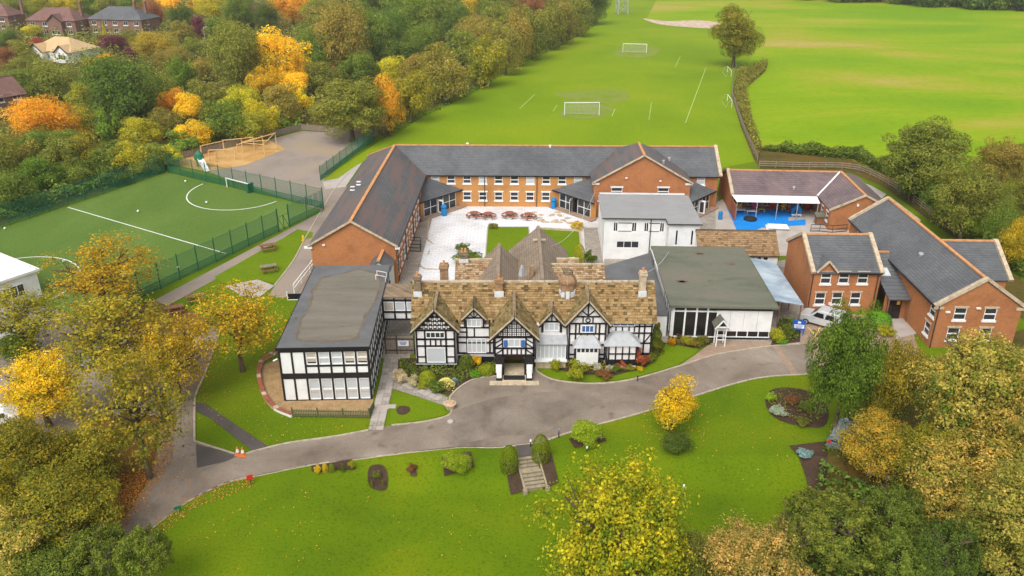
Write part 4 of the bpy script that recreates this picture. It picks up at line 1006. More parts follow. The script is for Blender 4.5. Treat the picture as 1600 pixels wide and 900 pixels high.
# rear ranges
rw = MB()
rw.box(-4.0,1.3,5.4,12.8,0,3.7); rw.box(.0,5.8,5.4,17.6,0,3.7); rw.box(-6.2,9.6,5.2,9.0,0,3.2)
rw.build('rear_wall', MAT['stone'], Mn)
def rear(x, hw, v1, z, ze, hip=0, v0=3.4):
    for sg in (-1,1):
        roofpart(Mn, [(x+sg*hw,v0,ze),(x,v0,z),(x,v1-hip,z),(x+sg*hw,v1,ze)], 'grey_stone_slate', .12, 'rear_roof')
    if hip: roofpart(Mn, [(x-hw,v1,ze),(x,v1-hip,z),(x+hw,v1,ze)], 'grey_stone_slate', .12, 'rear_roof')
    m = MB(); m.bar((x,v0,z+.05),(x,v1-hip,z+.05),.32,.14); m.build('ridge_stone', MAT['grey_stone_slate'], Mn)
rear(-1.35, 2.9, 13.4, 6.5, 3.6, .4); rear(2.9, 3.3, 18.6, 6.55, 3.5, .5)
def reartile(x0, x1, ve, ze, vr, zr_):
    roofpart(Mn, [(x0,ve,ze),(x1,ve,ze),(x1,vr,zr_),(x0,vr,zr_)], 'old_slate', .1, 'rear_roof')
    roofpart(Mn, [(x0,vr,zr_),(x1,vr,zr_),(x1,2*vr-ve,ze),(x0,2*vr-ve,ze)], 'old_slate', .1, 'rear_roof')
    tiles((x0,ve,ze+.01),(1,0,0),(0,vr-ve,zr_-ze),math.hypot(vr-ve,zr_-ze),lambda w:0,lambda w:x1-x0,.36,.27,'manor_tile_pink',Mn)
    m = MB(); m.bar((x0,vr,zr_+.05),(x1,vr,zr_+.05),.3,.12); m.build('ridge_stone', MAT['stone'], Mn)
reartile(-5.8,-1.9, 6.6,3.5, 10.6,5.7); reartile(4.0,9.35, 5.6,3.4, 9.2,5.75); reartile(4.6,6.9, 9.4,4.2, 11.0,5.6)
m = MB(); m.bar((2.2,14.2,6.5),(3.6,14.2,6.5),.25,.16); m.build('ridge_stone', MAT['stone'], Mn)
m = MB(); m.lathe([(.34,0),(.32,.1),(.18,.85),(.1,1.0),(.11,1.1)],4,(.95,5.6,6.1)); m.build('roof_vent', MAT['lead'], Mn)
m = MB(); m.box(1.7,2.1,6.0,6.5,5.6,6.9); m.build('chimney', MAT['chimney_brick'], Mn)
m = MB(); m.box(6.0,6.7,12.5,13.2,3.0,4.9); m.build('chimney', MAT['white'], Mn)
def chimney(x, v, z0, z1, w, d, kind='stone', pots=2):
    m = MB(); m.box(x-w/2,x+w/2,v-d/2,v+d/2,z0,z1-.35); m.box(x-w/2-.09,x+w/2+.09,v-d/2-.09,v+d/2+.09,z1-.35,z1-.2); m.box(x-w/2-.03,x+w/2+.03,v-d/2-.03,v+d/2+.03,z1-.2,z1)
    o = m.build('chimney', MAT[kind], Mn)
    for i in range(pots):
        q = MB(); q.lathe([(.14,0),(.11,.1),(.10,.32),(.13,.36)],8,(x+(i-(pots-1)/2)*.35,v,z1)); q.build('chimney_pot', MAT['terracotta'], o)
    q = MB(); q.box(x-w/2-.08,x+w/2+.08,v-d/2-.12,v-d/2-.01,z0-.05,z0+.5); q.build('flashing', MAT['lead_pale'], o)
chimney(-8.75,2.0,5.7,7.7,.62,.62,'old_slate',1); chimney(-6.5,4.7,4.6,7.7,.75,.75,'chimney_brick',1); chimney(-1.2,2.0,5.75,7.4,.7,.7,'chimney_brick',1)
chimney(12.1,2.0,5.75,8.1,.6,.6,'stone',1); chimney(-4.95,10.6,5.4,6.6,.8,.6,'old_slate',2)
m = MB(); m.lathe([(.75,0),(.72,1.05),(.88,1.15),(.84,1.4),(.5,1.95),(.45,2.0)],8,(5.15,2.1,5.9)); o = m.build('chimney', MAT['chimney_brick'], Mn)
m = MB(); m.lathe([(.5,0),(.46,.3),(.3,.45)],8,(5.15,2.1,7.85)); m.build('chimney_cap', MAT['old_slate'], o)
for a in range(5):
    t = R(200+35*a); m = MB(); px, py = 5.15+.74*math.cos(t), 2.1+.74*math.sin(t)
    m.bar((px-.18*math.sin(t),py+.18*math.cos(t),5.95),(px+.18*math.sin(t),py-.18*math.cos(t),5.95),.08,.5 if a % 2 else .75); m.build('flashing', MAT['lead_pale'], o)

# ================================================================== HALL
F = thing('assembly_hall', 'low hall with flat green felt roof, glazed corner and white panelled front', 'hall', (15.6,71.35,0), R(-2.2))
FW, FD, FH = 9.6, 15.2, 3.55
mb = MB(); mb.box(.08,FW-.08,.1,FD,0,FH); mb.build('core_wall', MAT['black_gloss'], F)
for x0, x1 in ((4.25,5.585),(5.61,6.895),(6.92,8.205),(8.23,FW)): mb = MB(); mb.box(x0,x1,-.02,.09,.95,3.15); mb.build('wall_panel', MAT['white'], F)
for i in range(6): mb = MB(); x = 4.3+i*1.04; mb.box(x-.05,x+.05,-.05,.09,.3,.95); mb.build('mullion', MAT['white_paint'], F)
for i in range(5): mb = MB(); x = 4.3+i*1.04; mb.box(x+.05,x+.99,-.01,.08,.4,.94); mb.build('pane', MAT['glass_dark'], F)
mb = MB(); mb.box(4.2,FW+.02,-.06,.09,.3,.4); mb.build('sill', MAT['white_paint'], F)
for i, x in enumerate((.02,1.12,2.24,3.3)):
    mb = MB(); mb.box(x,x+.16,-.1,.08,.25,FH); mb.build('mullion', MAT['white_paint'], F)
    if i < 3: mb = MB(); mb.box(x+.16,x+1.1,.0,.07,.35,3.0); mb.build('pane', MAT['glass_dark'], F)
mb = MB(); mb.box(3.46,4.25,.0,.07,.35,3.0); mb.build('pane', MAT['glass_dark'], F)
mb = MB(); mb.box(0,4.25,-.08,.08,3.0,3.12); mb.build('transom', MAT['white_paint'], F)
mb = MB(); mb.box(0,4.25,-.09,.08,.25,.35); mb.build('sill', MAT['white_paint'], F)
for j in range(5):
    y = .1+1.15*j; mb = MB(); mb.box(-.1,.07,y,y+.14,.2,FH); mb.build('mullion', MAT['white_paint'], F)
    mb = MB(); mb.box(-.02,.06,y+.14,y+1.15,.3,3.0); mb.build('pane', MAT['glass_dark'], F)
mb = MB(); mb.box(-.09,.06,5.85,FD,1.1,3.0); mb.build('wall', MAT['white'], F)
mb = MB(); mb.box(-.35,FW+.35,-.4,FD+.1,FH,FH+.22); mb.build('roof', MAT['felt'], F)
for a, b in (((-.36,-.42,FH+.16),(FW+.36,-.42,FH+.16)),((-.36,-.42,FH+.16),(-.36,FD,FH+.16)),((FW+.36,-.42,FH+.16),(FW+.36,FD,FH+.16))):
    mb = MB(); mb.bar(a, b, .1, .2); mb.build('roof_edge', MAT['felt'], F)
mb = MB(); mb.bar((-.45,8.5,FH+.12),(-.45,14.2,FH+.12),.06,.2); mb.build('fascia', MAT['white_paint'], F)
random.seed(9)
for i in range(9):
    x, y, r = random.uniform(.8,8.8), random.uniform(.8,14), random.uniform(.2,.7)
    mb = MB(); mb.poly([(x+r*1.5*math.cos(t)*random.uniform(.5,1.1), y+r*math.sin(t)*random.uniform(.5,1.1), FH+.226) for t in [2*math.pi*k/12 for k in range(12)]]); mb.build('roof_stain', MAT['felt_stain'], F)
# hood porch
Hp = thing('hood_porch', 'small white post porch with pitched felt hood at the hall entrance', 'porch', (20.1,70.0,0), R(-2))
for x in (-.42,.42):
    for y in (-.35,.5):
        mb = MB(); mb.box(x-.05,x+.05,y-.05,y+.05,0,2.25); mb.build('post', MAT['white_paint'], Hp)
for z in (.75,1.25):
    mb = MB(); mb.box(-.42,.42,-.38,-.32,z,z+.07); mb.build('rail', MAT['white_paint'], Hp)
gable_roof(Hp, -.5,.5,-.4,1.1, 2.2,2.85, 'y', 'felt', .06, .2, .15, ridge=None)
mb = MB(); mb.bar((-.72,-.6,2.02),(0,-.6,2.95),.06,.12); mb.bar((.72,-.6,2.02),(0,-.6,2.95),.06,.12); mb.bar((-.5,-.58,2.25),(.5,-.58,2.25),.05,.1); mb.build('bargeboard', MAT['white_paint'], Hp)
mb = MB(); mb.poly([(-.4,-.5,2.3),(.4,-.5,2.3),(0,-.5,2.8)]); mb.build('gable_board', MAT['black'], Hp)
# canopy walkway right of the hall
Cn = thing('glazed_canopy', 'long blue-grey glazed canopy on posts along the hall side', 'canopy', (25.95,74.0,0), R(-2))
for i in range(12):
    mb = MB(); y = .95*i; mb.slab([(0,y,2.95),(3.25,y,2.45),(3.25,y+.93,2.45),(0,y+.93,2.95)],.05); mb.build('roof_panel', MAT['glassroof'], Cn)
for y in (.1,3.8,7.5,11.2):
    mb = MB(); mb.box(3.0,3.1,y-.05,y+.05,0,2.42); mb.build('post', MAT['brown_wood'], Cn)
mb = MB(); mb.bar((.9,.06,0),(.9,.06,2.7),.1); mb.build('post', MAT['brown_wood'], Cn)
mb = MB(); mb.box(-.1,3.3,11.3,11.4,0,2.4); mb.build('end_wall', MAT['white'], Cn)
# old stone-slated outbuilding
I_ = thing('old_outbuilding', 'low old outbuilding with mossy brown stone-slate roof behind the hall', 'building', (21.4,87.0,0), R(-2))
mb = MB(); walled(I_, mb, (0,0),(9.0,0),0,2.7,[(5.4+.75*i,1.5,.6,.9,dict(style='case1',glass='glass_dark')) for i in range(4)]); wall(mb,(9,0),(9,5),0,2.7,apex=(2.5,4.5)); wall(mb,(9,5),(0,5),0,2.7); wall(mb,(0,5),(0,0),0,2.7,apex=(2.5,4.5)); mb.build('wall', MAT['white'], I_)
gable_roof(I_, 0,9.0,0,5.0, 2.75,4.6, 'x', 'old_slate', .14, .3, .1, ridge='old_slate')
tiles((-.12,-.32,2.60),(1,0,0),(0,2.8,2.02),3.4,lambda w:0,lambda w:9.25,.4,.28,'manor_tile_pink',I_,tone=(0,.55))

# ================================================================== RIGHT-HAND BRICK WINGS
SW = dict(style='sash', sill='white_paint', lintel='stone')
H1 = thing('brick_wing', 'two-storey brick wing with small front gablet behind the parked silver van', 'building', (31.0,77.6,0), R(-1))
mb = MB()
walled(H1, mb, (0,0),(7.1,0),0,4.5,[(1.5,3.15,1.05,1.25,SW),(3.35,3.2,1.05,1.2,SW),(5.3,3.2,1.05,1.2,SW),(1.25,.75,1.05,1.35,SW),(3.0,.8,1.05,1.35,SW),(4.9,.8,1.05,1.35,SW)])
wall(mb,(7.1,0),(7.1,8.6),0,4.5,apex=(4.3,6.9)); wall(mb,(7.1,8.6),(0,8.6),0,4.5); wall(mb,(0,8.6),(0,0),0,4.5,apex=(4.3,6.9))
wall(mb,(.65,-.02),(2.3,-.02),4.38,4.5,apex=(.82,5.55)); mb.build('wall', MAT['brick'], H1)
gable_roof(H1, 0,7.1,0,8.6, 4.55,7.0, 'x', 'slate', .15, .25, .02, cop=('0','1'))
for sg in (-1,1): roofpart(H1, [(1.48+sg*1.05,-.25,4.5),(1.48,-.25,5.72),(1.48,1.9,5.72),(1.48+sg*1.05,.1,4.5)], 'slate', .1)
for sg in (-1,1): mb = MB(); mb.bar((1.48+sg*1.1,-.27,4.5),(1.48,-.27,5.75),.1,.2); mb.build('verge', MAT['stone'], H1)
gutter(H1,(2.6,-.3,4.4),(7.1,-.3,4.4)); pipe(H1,.12,-.08,0,4.4); pipe(H1,6.8,-.08,0,4.4)
mb = MB(); mb.box(2.2,2.45,-.12,0,.75,1.0); mb.build('wall_box', MAT['white_plastic'], H1)
H2 = thing('gabled_wing', 'long brick wing with slate roof and stone-coped gable facing the large tan trees', 'building', (40.2,69.6,0), R(-2))
mb = MB()
walled(H2, mb, (0,0),(7.8,0),0,4.5,[(2.2,3.0,1.15,1.25,SW),(5.0,3.0,1.15,1.25,SW),(2.0,.85,1.15,1.3,SW),(5.0,.85,1.15,1.3,SW)],apex=(3.9,7.0))
wall(mb,(7.8,0),(7.8,24),0,4.5); wall(mb,(7.8,24),(0,24),0,4.5,apex=(3.9,7.0))
walled(H2, mb, (0,24),(0,0),0,4.5,[(23.2,3.0,1.1,1.25,SW),(22.9,.85,1.1,1.3,SW),(3.0,3.0,1.1,1.2,SW)])
wall(mb,(7.8,6.4),(9.6,6.4),0,4.5); wall(mb,(9.6,6.4),(9.6,14.4),0,4.5,apex=(4.0,7.0)); wall(mb,(9.6,14.4),(7.8,14.4),0,4.5)
mb.build('wall', MAT['brick'], H2)
gable_roof(H2, 0,7.8,0,24, 4.55,7.2, 'y', 'slate', .15, .25, .02, cop=('0','1'))
roofpart(H2, [(3.9,6.1,4.45),(9.8,6.1,4.45),(9.8,10.4,7.05),(3.9,10.4,7.05)], 'slate', .15); roofpart(H2, [(3.9,10.4,7.05),(9.8,10.4,7.05),(9.8,14.7,4.45),(3.9,14.7,4.45)], 'slate', .15)
mb = MB(); mb.bar((4.0,10.4,7.09),(9.8,10.4,7.09),.34,.14); mb.build('ridge_tiles', MAT['terracotta'], H2)
mb = MB(); mb.bar((9.8,6.0,4.5),(9.8,10.4,7.18),.42,.3); mb.bar((9.8,10.4,7.18),(9.8,14.8,4.5),.42,.3); mb.build('coping', MAT['stone'], H2)
for x in (.1,7.7): mb = MB(); mb.box(x-.45,x+.45,-.1,.02,4.1,4.36); mb.build('kneeler_stone', MAT['stone'], H2)
for x, z in ((1.0,3.75),(3.75,4.2)): mb = MB(); mb.box(x-.2,x+.2,-.16,0,z,z+.14); mb.build('wall_light', MAT['white_plastic'], H2)
pipe(H2,.08,-.1,0,4.4); gutter(H2,(-.3,0,4.35),(-.3,24,4.35))
mb = MB(); mb.lathe([(.2,0),(.2,.35),(.3,.36),(.25,.55),(.05,.6)],8,(1.9,9.2,5.6)); mb.build('roof_vent', MAT['metal'], H2)
# entrance link between the two wings
Lk = thing('entrance_link', 'slate-roofed brick entrance link with skylight between the two brick wings', 'building', (38.15,74.9,0), R(-2))
roofpart(Lk, [(0,0,2.6),(2.4,0,2.6),(2.4,7.5,4.75),(0,7.5,4.75)], 'slate', .12); roofpart(Lk, [(0,7.5,4.75),(2.4,7.5,4.75),(2.4,11,3.2),(0,11,3.2)], 'slate', .12)
mb = MB(); mb.bar((0,7.5,4.8),(2.4,7.5,4.8),.3,.12); mb.build('ridge_tiles', MAT['terracotta'], Lk)
mb = MB(); mb.slab([(.35,3.6,3.66),(1.35,3.6,3.66),(1.35,4.9,4.03),(.35,4.9,4.03)],.06); mb.build('skylight', MAT['lead_pale'], Lk)
mb = MB(); mb.box(.02,2.3,.9,1.1,0,2.7); mb.build('wall', MAT['brick'], Lk)
mb = MB(); mb.box(.3,1.7,.8,.89,0,2.3); mb.build('door', MAT['glass_dark'], Lk)
for x in (.95,): mb = MB(); mb.box(x-.04,x+.04,.75,.8,0,2.3); mb.build('door_stile', MAT['black_gloss'], Lk)
mb = MB(); mb.box(1.2,1.5,.72,.79,1.7,2.1); mb.build('notice', MAT['yellow_plastic'], Lk)
for x in (.1,2.2): mb = MB(); mb.box(x-.06,x+.06,.1,.22,0,2.6); mb.build('post', MAT['brown_wood'], Lk)

# ================================================================== NURSERY
Nn = thing('nursery_building', 'single-storey brick nursery with purple slate roof and white canopy over blue play surface', 'building', (30.5,108.7,0), R(-4))
mb = MB()
walled(Nn, mb, (0,3.0),(11.8,3.0),0,3.6,[(1.5+2.1*i,.2,1.3,2.0,dict(style='case2',glass='glass')) for i in range(5)])
wall(mb,(0,10),(0,0),0,2.85,apex=(5,4.75)); wall(mb,(19.8,10),(0,10),0,2.85); wall(mb,(19.8,-6.0),(19.8,10),0,2.85)
wall(mb,(11.8,-6.0),(19.8,-6.0),0,2.85,apex=(4,4.75)); walled(Nn, mb, (11.8,3.0),(11.8,-6.0),0,2.85,[(5.2,.9,.9,1.2,ST),(7.6,.9,.9,1.2,ST)])
mb.build('wall', MAT['brick'], Nn)
gable_roof(Nn, 0,15.8,0,10, 2.85,4.8, 'x', 'slate_purple', .15, .2, .05, ridge='terracotta', cop=('0',))
for sg in (-1,1): roofpart(Nn, [(15.8+sg*4.2,-6.1,2.78),(15.8,-6.1,4.84),(15.8,5.0,4.84),(15.8+sg*4.2,10.2,2.78) if sg > 0 else (15.8-4.2,0.0,2.78)], 'slate_purple', .15)
mb = MB(); mb.bar((15.8,-6.1,4.9),(15.8,5.0,4.9),.34,.14); mb.build('ridge_tiles', MAT['terracotta'], Nn)
mb = MB(); mb.bar((11.55,-.1,2.86),(15.8,5.0,4.92),.22,.08); mb.build('valley_lead', MAT['white_paint'], Nn)
mb = MB(); mb.bar((11.5,-6.12,2.8),(15.8,-6.12,4.9),.2,.24); mb.bar((20.1,-6.12,2.8),(15.8,-6.12,4.9),.2,.24); mb.build('coping', MAT['stone'], Nn)
mb = MB(); mb.box(14.9,15.15,-6.2,-6.05,3.4,3.7); mb.build('alarm_box', MAT['white_plastic'], Nn)
mb = MB(); mb.slab([(.2,-2.6,2.55),(11.3,-2.6,2.55),(11.5,.0,2.76),(-.1,.0,2.76)],.06); tag(mb.build('canopy', MAT['white_plastic'], Nn), 'white flat canopy along the eaves')
for x in (.3,3.0,5.7,8.4,11.1): mb = MB(); mb.box(x-.05,x+.05,-2.55,-2.45,0,2.5); mb.build('canopy_post', MAT['metal'], Nn)
mb = MB(); mb.lathe([(.16,0),(.16,.4),(.26,.42),(.1,.55)],8,(8.6,1.2,3.15)); mb.build('roof_vent', MAT['metal'], Nn)
mb = MB(); mb.box(.0,.12,-3.3,.1,0,2.2); mb.build('wing_wall', MAT['red_wood'], Nn)

# ================================================================== FAR HOUSES
def house(name, label, x, y, w, d, eave, ridge, rz, wallm, roofm, hip=1.0, gabs=(), chim=(), wins=4):
    h = thing(name, label, 'house', (x,y,0), R(rz))
    m = MB()
    kw = dict(style='case2', glass='glass', sill='white_paint')
    us = [w*(i+.5)/wins for i in range(wins)]
    zz = [(.9,1.3)] + ([(3.4,1.3)] if eave > 4 else [])
    walled(h, m, (-w/2,-d/2),(w/2,-d/2),0,eave,[(u,z,min(1.7,w/wins*.62),hh,kw) for u in us for z, hh in zz])
    walled(h, m, (w/2,-d/2),(w/2,d/2),0,eave,[(d*.35,z,1.2,hh,kw) for z, hh in zz]); wall(m,(w/2,d/2),(-w/2,d/2),0,eave)
    walled(h, m, (-w/2,d/2),(-w/2,-d/2),0,eave,[(d*.5,z,1.2,hh,kw) for z, hh in zz]); m.build('wall', MAT[wallm], h)
    o_ = .4; k = hip*d/2; X, Y = w/2+o_, d/2+o_
    if hip:
        for pts in ([(-X,-Y,eave),(X,-Y,eave),(X-k-o_,0,ridge),(-X+k+o_,0,ridge)], [(X,Y,eave),(-X,Y,eave),(-X+k+o_,0,ridge),(X-k-o_,0,ridge)], [(X,-Y,eave),(X,Y,eave),(X-k-o_,0,ridge)], [(-X,Y,eave),(-X,-Y,eave),(-X+k+o_,0,ridge)]):
            roofpart(h, pts, roofm, .12)
    else: gable_roof(h, -w/2,w/2,-d/2,d/2,eave,ridge,'x',roofm,.12,.4,.3,ridge=roofm)
    for gx, gw, gd in gabs:
        zt = eave+.85*gw/2; m = MB(); Yf = -d/2-gd
        walled(h, m, (gx-gw/2,Yf),(gx+gw/2,Yf),0,eave,[(gw/2,.9,gw*.6,1.3,dict(style='case3',glass='glass',sill='white_paint'))],apex=(gw/2,zt)); wall(m,(gx+gw/2,Yf),(gx+gw/2,-d/2+.05),0,eave); wall(m,(gx-gw/2,-d/2+.05),(gx-gw/2,Yf),0,eave)
        m.build('wall', MAT['white'] if wallm == 'white' else MAT[wallm], h)
        for sg in (-1,1):
            roofpart(h, [(gx+sg*(gw/2+.3),Yf-.3,eave-.2),(gx,Yf-.3,zt+.08),(gx,-d/2+gw*.5,zt+.08),(gx+sg*(gw/2+.3),-d/2+.3,eave-.2)], roofm, .1)
            b = MB(); b.bar((gx+sg*(gw/2+.32),Yf-.33,eave-.22),(gx,Yf-.33,zt+.05),.08,.3); b.build('bargeboard', MAT['black'], h)
    for cx, cy in chim:
        m = MB(); m.box(cx-.4,cx+.4,cy-.4,cy+.4,eave,ridge+1.8); m.box(cx-.48,cx+.48,cy-.48,cy+.48,ridge+1.5,ridge+1.65); c_ = m.build('chimney', MAT['house_red'], h)
        for q in (-.2,.2): m = MB(); m.lathe([(.13,0),(.1,.5)],6,(cx+q,cy,ridge+1.8)); m.build('chimney_pot', MAT['terracotta'], c_)
    return h
house('bungalow', 'white bungalow with pale cream tiled roof and black-edged gables among the trees', -128.99,243.38, 15,10,2.9,6.2, -18,'white','rooftile_cream',1.0,((-3.6,4.6,1.8),(4.8,4.2,1.2)),(),4)
house('detached_house', 'brick house with reddish tiled hipped roof right behind the cream-roofed bungalow', -156.49,296.26, 18,10,5.2,9.0, -8,'house_red','rooftile_red',.9,((2.5,5,1.6),),((8.0,1),),4)
house('detached_house', 'brick house with grey hipped roof and two tall chimneys left of purple trees', -135.65,299.64, 20,11,5.2,9.0, -10,'house_red','slate',.9,(),((5.5,-1),(8.2,1.0)),5)
house('detached_house', 'partly hidden house with reddish hipped roof at the far left edge of the wood', -185.83,310.25, 14,10,5.2,9.0, -4,'house_red','rooftile_red',.9,(),((9.0,1),),3)
house('cottage', 'white-gabled cottage half hidden in trees at the left edge above orange tree', -106.09,170.16, 7,8,4.6,7.6, 58,'house_red','rooftile_red',0,(),(),2)
house('detached_house', 'brown-roofed house end peeping out above the large yellow tree', -93.26,313.94, 11,9,5.0,8.6, 60,'house_red','rooftile_red',0,(),(),2)
# buildings at the left edge beside the pitch
We = thing('flat_roofed_building', 'building with plain white flat roof at the left edge beside the pitch', 'building', (-50.7,80.9,0), math.atan2(4.57,-6.86)+math.pi)
mb = MB(); mb.box(-16,-.3,-14,-.3,0,3.2); mb.build('wall', MAT['white'], We)
mb = MB(); mb.box(-16.3,0,-14.3,0,3.2,3.45); mb.build('roof', MAT['white_paint'], We)
for i in range(3): window(We, (-.17,-14), (-.17,-.3), 2.2+4.4*i, 1.0, 2.2, 1.4, 'case3', 'glass')
for i in range(3): window(We, (-16,-14.13), (-.3,-14.13), 2.5+5*i, 1.0, 2.0, 1.4, 'case3', 'glass')

# ================================================================== FENCES
def mesh_panel(L, H, name='mesh_panel'):
    mb = MB()
    n = int(L/.12)
    for i in range(n+1): x = L*i/n; mb.box(x-.009,x+.009,-.008,.008,.05,H)
    n = int(L/.07)
    for i in range(n): x = L*(i+.5)/n; mb.box(x-.010,x+.010,-.007,.009,.05,1.05)
    for z in np.arange(.1,H,.3): mb.box(0,L,-.012,.012,z-.008,z+.008)
    mb.box(0,L,-.02,.02,H-.03,H); mb.box(0,L,-.02,.02,1.03,1.07)
    return mb.mesh(name, MAT['fence_wire'])
pm = mesh_panel(3.0, 3.0)
pp = MB(); pp.box(-.04,.04,-.04,.04,0,3.25); post_me = pp.mesh('post', MAT['fence_green'])
def mesh_fence(a, b, label, h=1.0, group='green mesh fences'):
    a, b = Vector(a), Vector(b); L = (b-a).length; n = max(1, round(L/3.0))
    f = thing('mesh_fence', label, 'fence', (a.x,a.y,0), math.atan2(b.y-a.y,b.x-a.x), group)
    for i in range(n+1): put('post', post_me, f, (L*i/n,0,0), 0, (1,1,h))
    for i in range(n): put('mesh_panel', pm, f, (L*i/n,0,0), 0, (L/n/3.0,1,h))
    return f
mesh_fence(pit(0,-.02), pit(1.0,-.02), 'green mesh fence between pitch goal and bark playground')
mesh_fence(pit(1.012,0), pit(1.012,.40), 'short green mesh fence at the pitch corner nearest the brick school')
mesh_fence(pit(1.012,.52), pit(1.012,1.9), 'long green mesh fence along the path beside picnic tables')
mesh_fence(pit(-.012,0), pit(-.012,2.1), 'long green mesh fence between pitch and woodland')
mesh_fence((-30.06,124.12), (-25.56,149.88), 'green mesh fence beside the tarmac yard and grass strip', .75)
gt = thing('pitch_gate', 'green metal double gate in the pitch fence near the school', 'gate', (*pit(1.012,.40),0), math.atan2(PV.y,PV.x))
GL = PV.length*.12
for x in (.06, GL-.06): m = MB(); m.box(x-.05,x+.05,-.05,.05,0,3.2); m.build('post', MAT['fence_green'], gt)
for x in (.1, GL/2+.02):
    m = MB(); w = GL/2-.12
    for p, q in (((x,0,.1),(x+w,0,.1)),((x,0,2.0),(x+w,0,2.0)),((x,0,.1),(x,0,2.0)),((x+w,0,.1),(x+w,0,2.0)),((x,0,.1),(x+w,0,2.0))): m.bar(p,q,.05)
    m.build('gate_leaf', MAT['fence_green'], gt)
# post and rail fences
pr_post = MB(); pr_post.box(-.06,.06,-.06,.06,0,1.2); pr_post = pr_post.mesh('post', MAT['grey_wood'])
pr_rail = MB(); pr_rail.box(0,1,-.03,.03,-.06,.06); pr_rail = pr_rail.mesh('rail', MAT['grey_wood'])
def rail_fence(pts, label, step=2.6, rails=(.4,.75,1.1)):
    L = smooth_line(pts, 6); a0 = Vector(L[0]); f = thing('rail_fence', label, 'fence', (a0.x,a0.y,0))
    seg = [0]
    for i in range(1,len(L)): seg.append(seg[-1]+(Vector(L[i])-Vector(L[i-1])).length)
    n = max(1, round(seg[-1]/step)); P = []
    for k in range(n+1):
        s = seg[-1]*k/n; i = max(j for j in range(len(seg)) if seg[j] <= s+1e-6); i = min(i, len(L)-2)
        t = (s-seg[i])/max(1e-6,seg[i+1]-seg[i]); P.append(Vector(L[i]).lerp(Vector(L[i+1]), min(1,t))-a0)
    for k in range(n+1): put('post', pr_post, f, (P[k].x,P[k].y,0))
    for k in range(n):
        d = P[k+1]-P[k]
        for z in rails: put('rail', pr_rail, f, (P[k].x,P[k].y,z), math.atan2(d.y,d.x), (d.length,1,1))
rail_fence([(61.76,230.19),(52.40,197.59),(48.19,176.34),(44.68,156.31),(41.51,135.13)], 'wooden post and rail fence dividing the football field from the meadow')
rail_fence([(40.77,131.27),(47.30,130.52),(55.42,129.78),(57.51,124.12),(58.14,114.59),(57.48,99.85)], 'wooden post and rail fence curving behind the nursery and brick wing')
# close-boarded playground fence
bd = MB()
for i in range(16): bd.box(.16*i,.16*i+.13,-.015,.015,.1,1.25)
bd.box(0,2.5,.015,.05,.3,.4); bd.box(0,2.5,.015,.05,.95,1.05); bd = bd.mesh('board_panel', MAT['grey_wood'])
def board_fence(a, b, label):
    a, b = Vector(a), Vector(b); L = (b-a).length; n = max(1, round(L/2.5))
    f = thing('board_fence', label, 'fence', (a.x,a.y,0), math.atan2(b.y-a.y,b.x-a.x))
    for i in range(n+1): put('post', pr_post, f, (L*i/n,0,0), 0, (1,1,1.15))
    for i in range(n): put('board_panel', bd, f, (L*i/n,0,0), 0, (L/n/2.5,1,1))
board_fence((-57.79,134.34), (-40.85,156.82), 'brown board fence between the bark playground and the trees')
board_fence((-40.61,156.82), (-25.39,152.79), 'brown board fence at the far end of the tarmac yard')
# picket fence in front of the timbered block
pk = thing('picket_fence', 'low olive picket fence along the gravel bed in front of timbered block', 'fence', (-18.24,57.48,0), math.atan2(.3,7.0))
a_, b_ = Vector((-18.24,57.48)), Vector((-11.83,57.29)); LL = (b_-a_).length
pk.rotation_euler.z = math.atan2(b_.y-a_.y, b_.x-a_.x)
m = MB(); m.box(-.035,.035,-.012,.012,.05,.75); m.add([(-.035,-.012,.75),(.035,-.012,.75),(0,0,.84)],[(0,1,2)]); pkm = m.mesh('picket', MAT['picket'])
for i in range(47): put('picket', pkm, pk, (LL*i/46,0,0))
for x in (0,LL*.33,LL*.66,LL): m = MB(); m.box(x-.05,x+.05,.02,.12,0,.95); m.build('post', MAT['picket'], pk)
for z in (.22,.58): m = MB(); m.box(0,LL,.013,.05,z,z+.07); m.build('rail', MAT['picket'], pk)
m = MB(); m.bar((LL,.1,.4),(LL+.15,1.6,.4),.05,.7); m.build('return_panel', MAT['picket'], pk)
# curved retaining wall round the gravel
L = smooth_line([(-22.07,68.90),(-22.66,67.90),(-23.28,66.44),(-22.80,63.89),(-21.57,60.87),(-19.98,58.64),(-18.24,57.48)], 5)
rw_ = thing('retaining_wall', 'low curved red and white brick wall round the gravel bed', 'wall', (0,0,0))
for i in range(len(L)-1):
    m = MB(); a, b = L[i], L[i+1]; m.bar((*a,.16),(*b,.16),.28,.36); m.build('wall_block', MAT['white'] if i % 7 in (4,) or i > 24 else MAT['pot'], rw_)
    m = MB(); m.bar((*a,.36),(*b,.36),.36,.06); m.build('coping', MAT['red_wood'] if i % 5 else MAT['stone'], rw_)

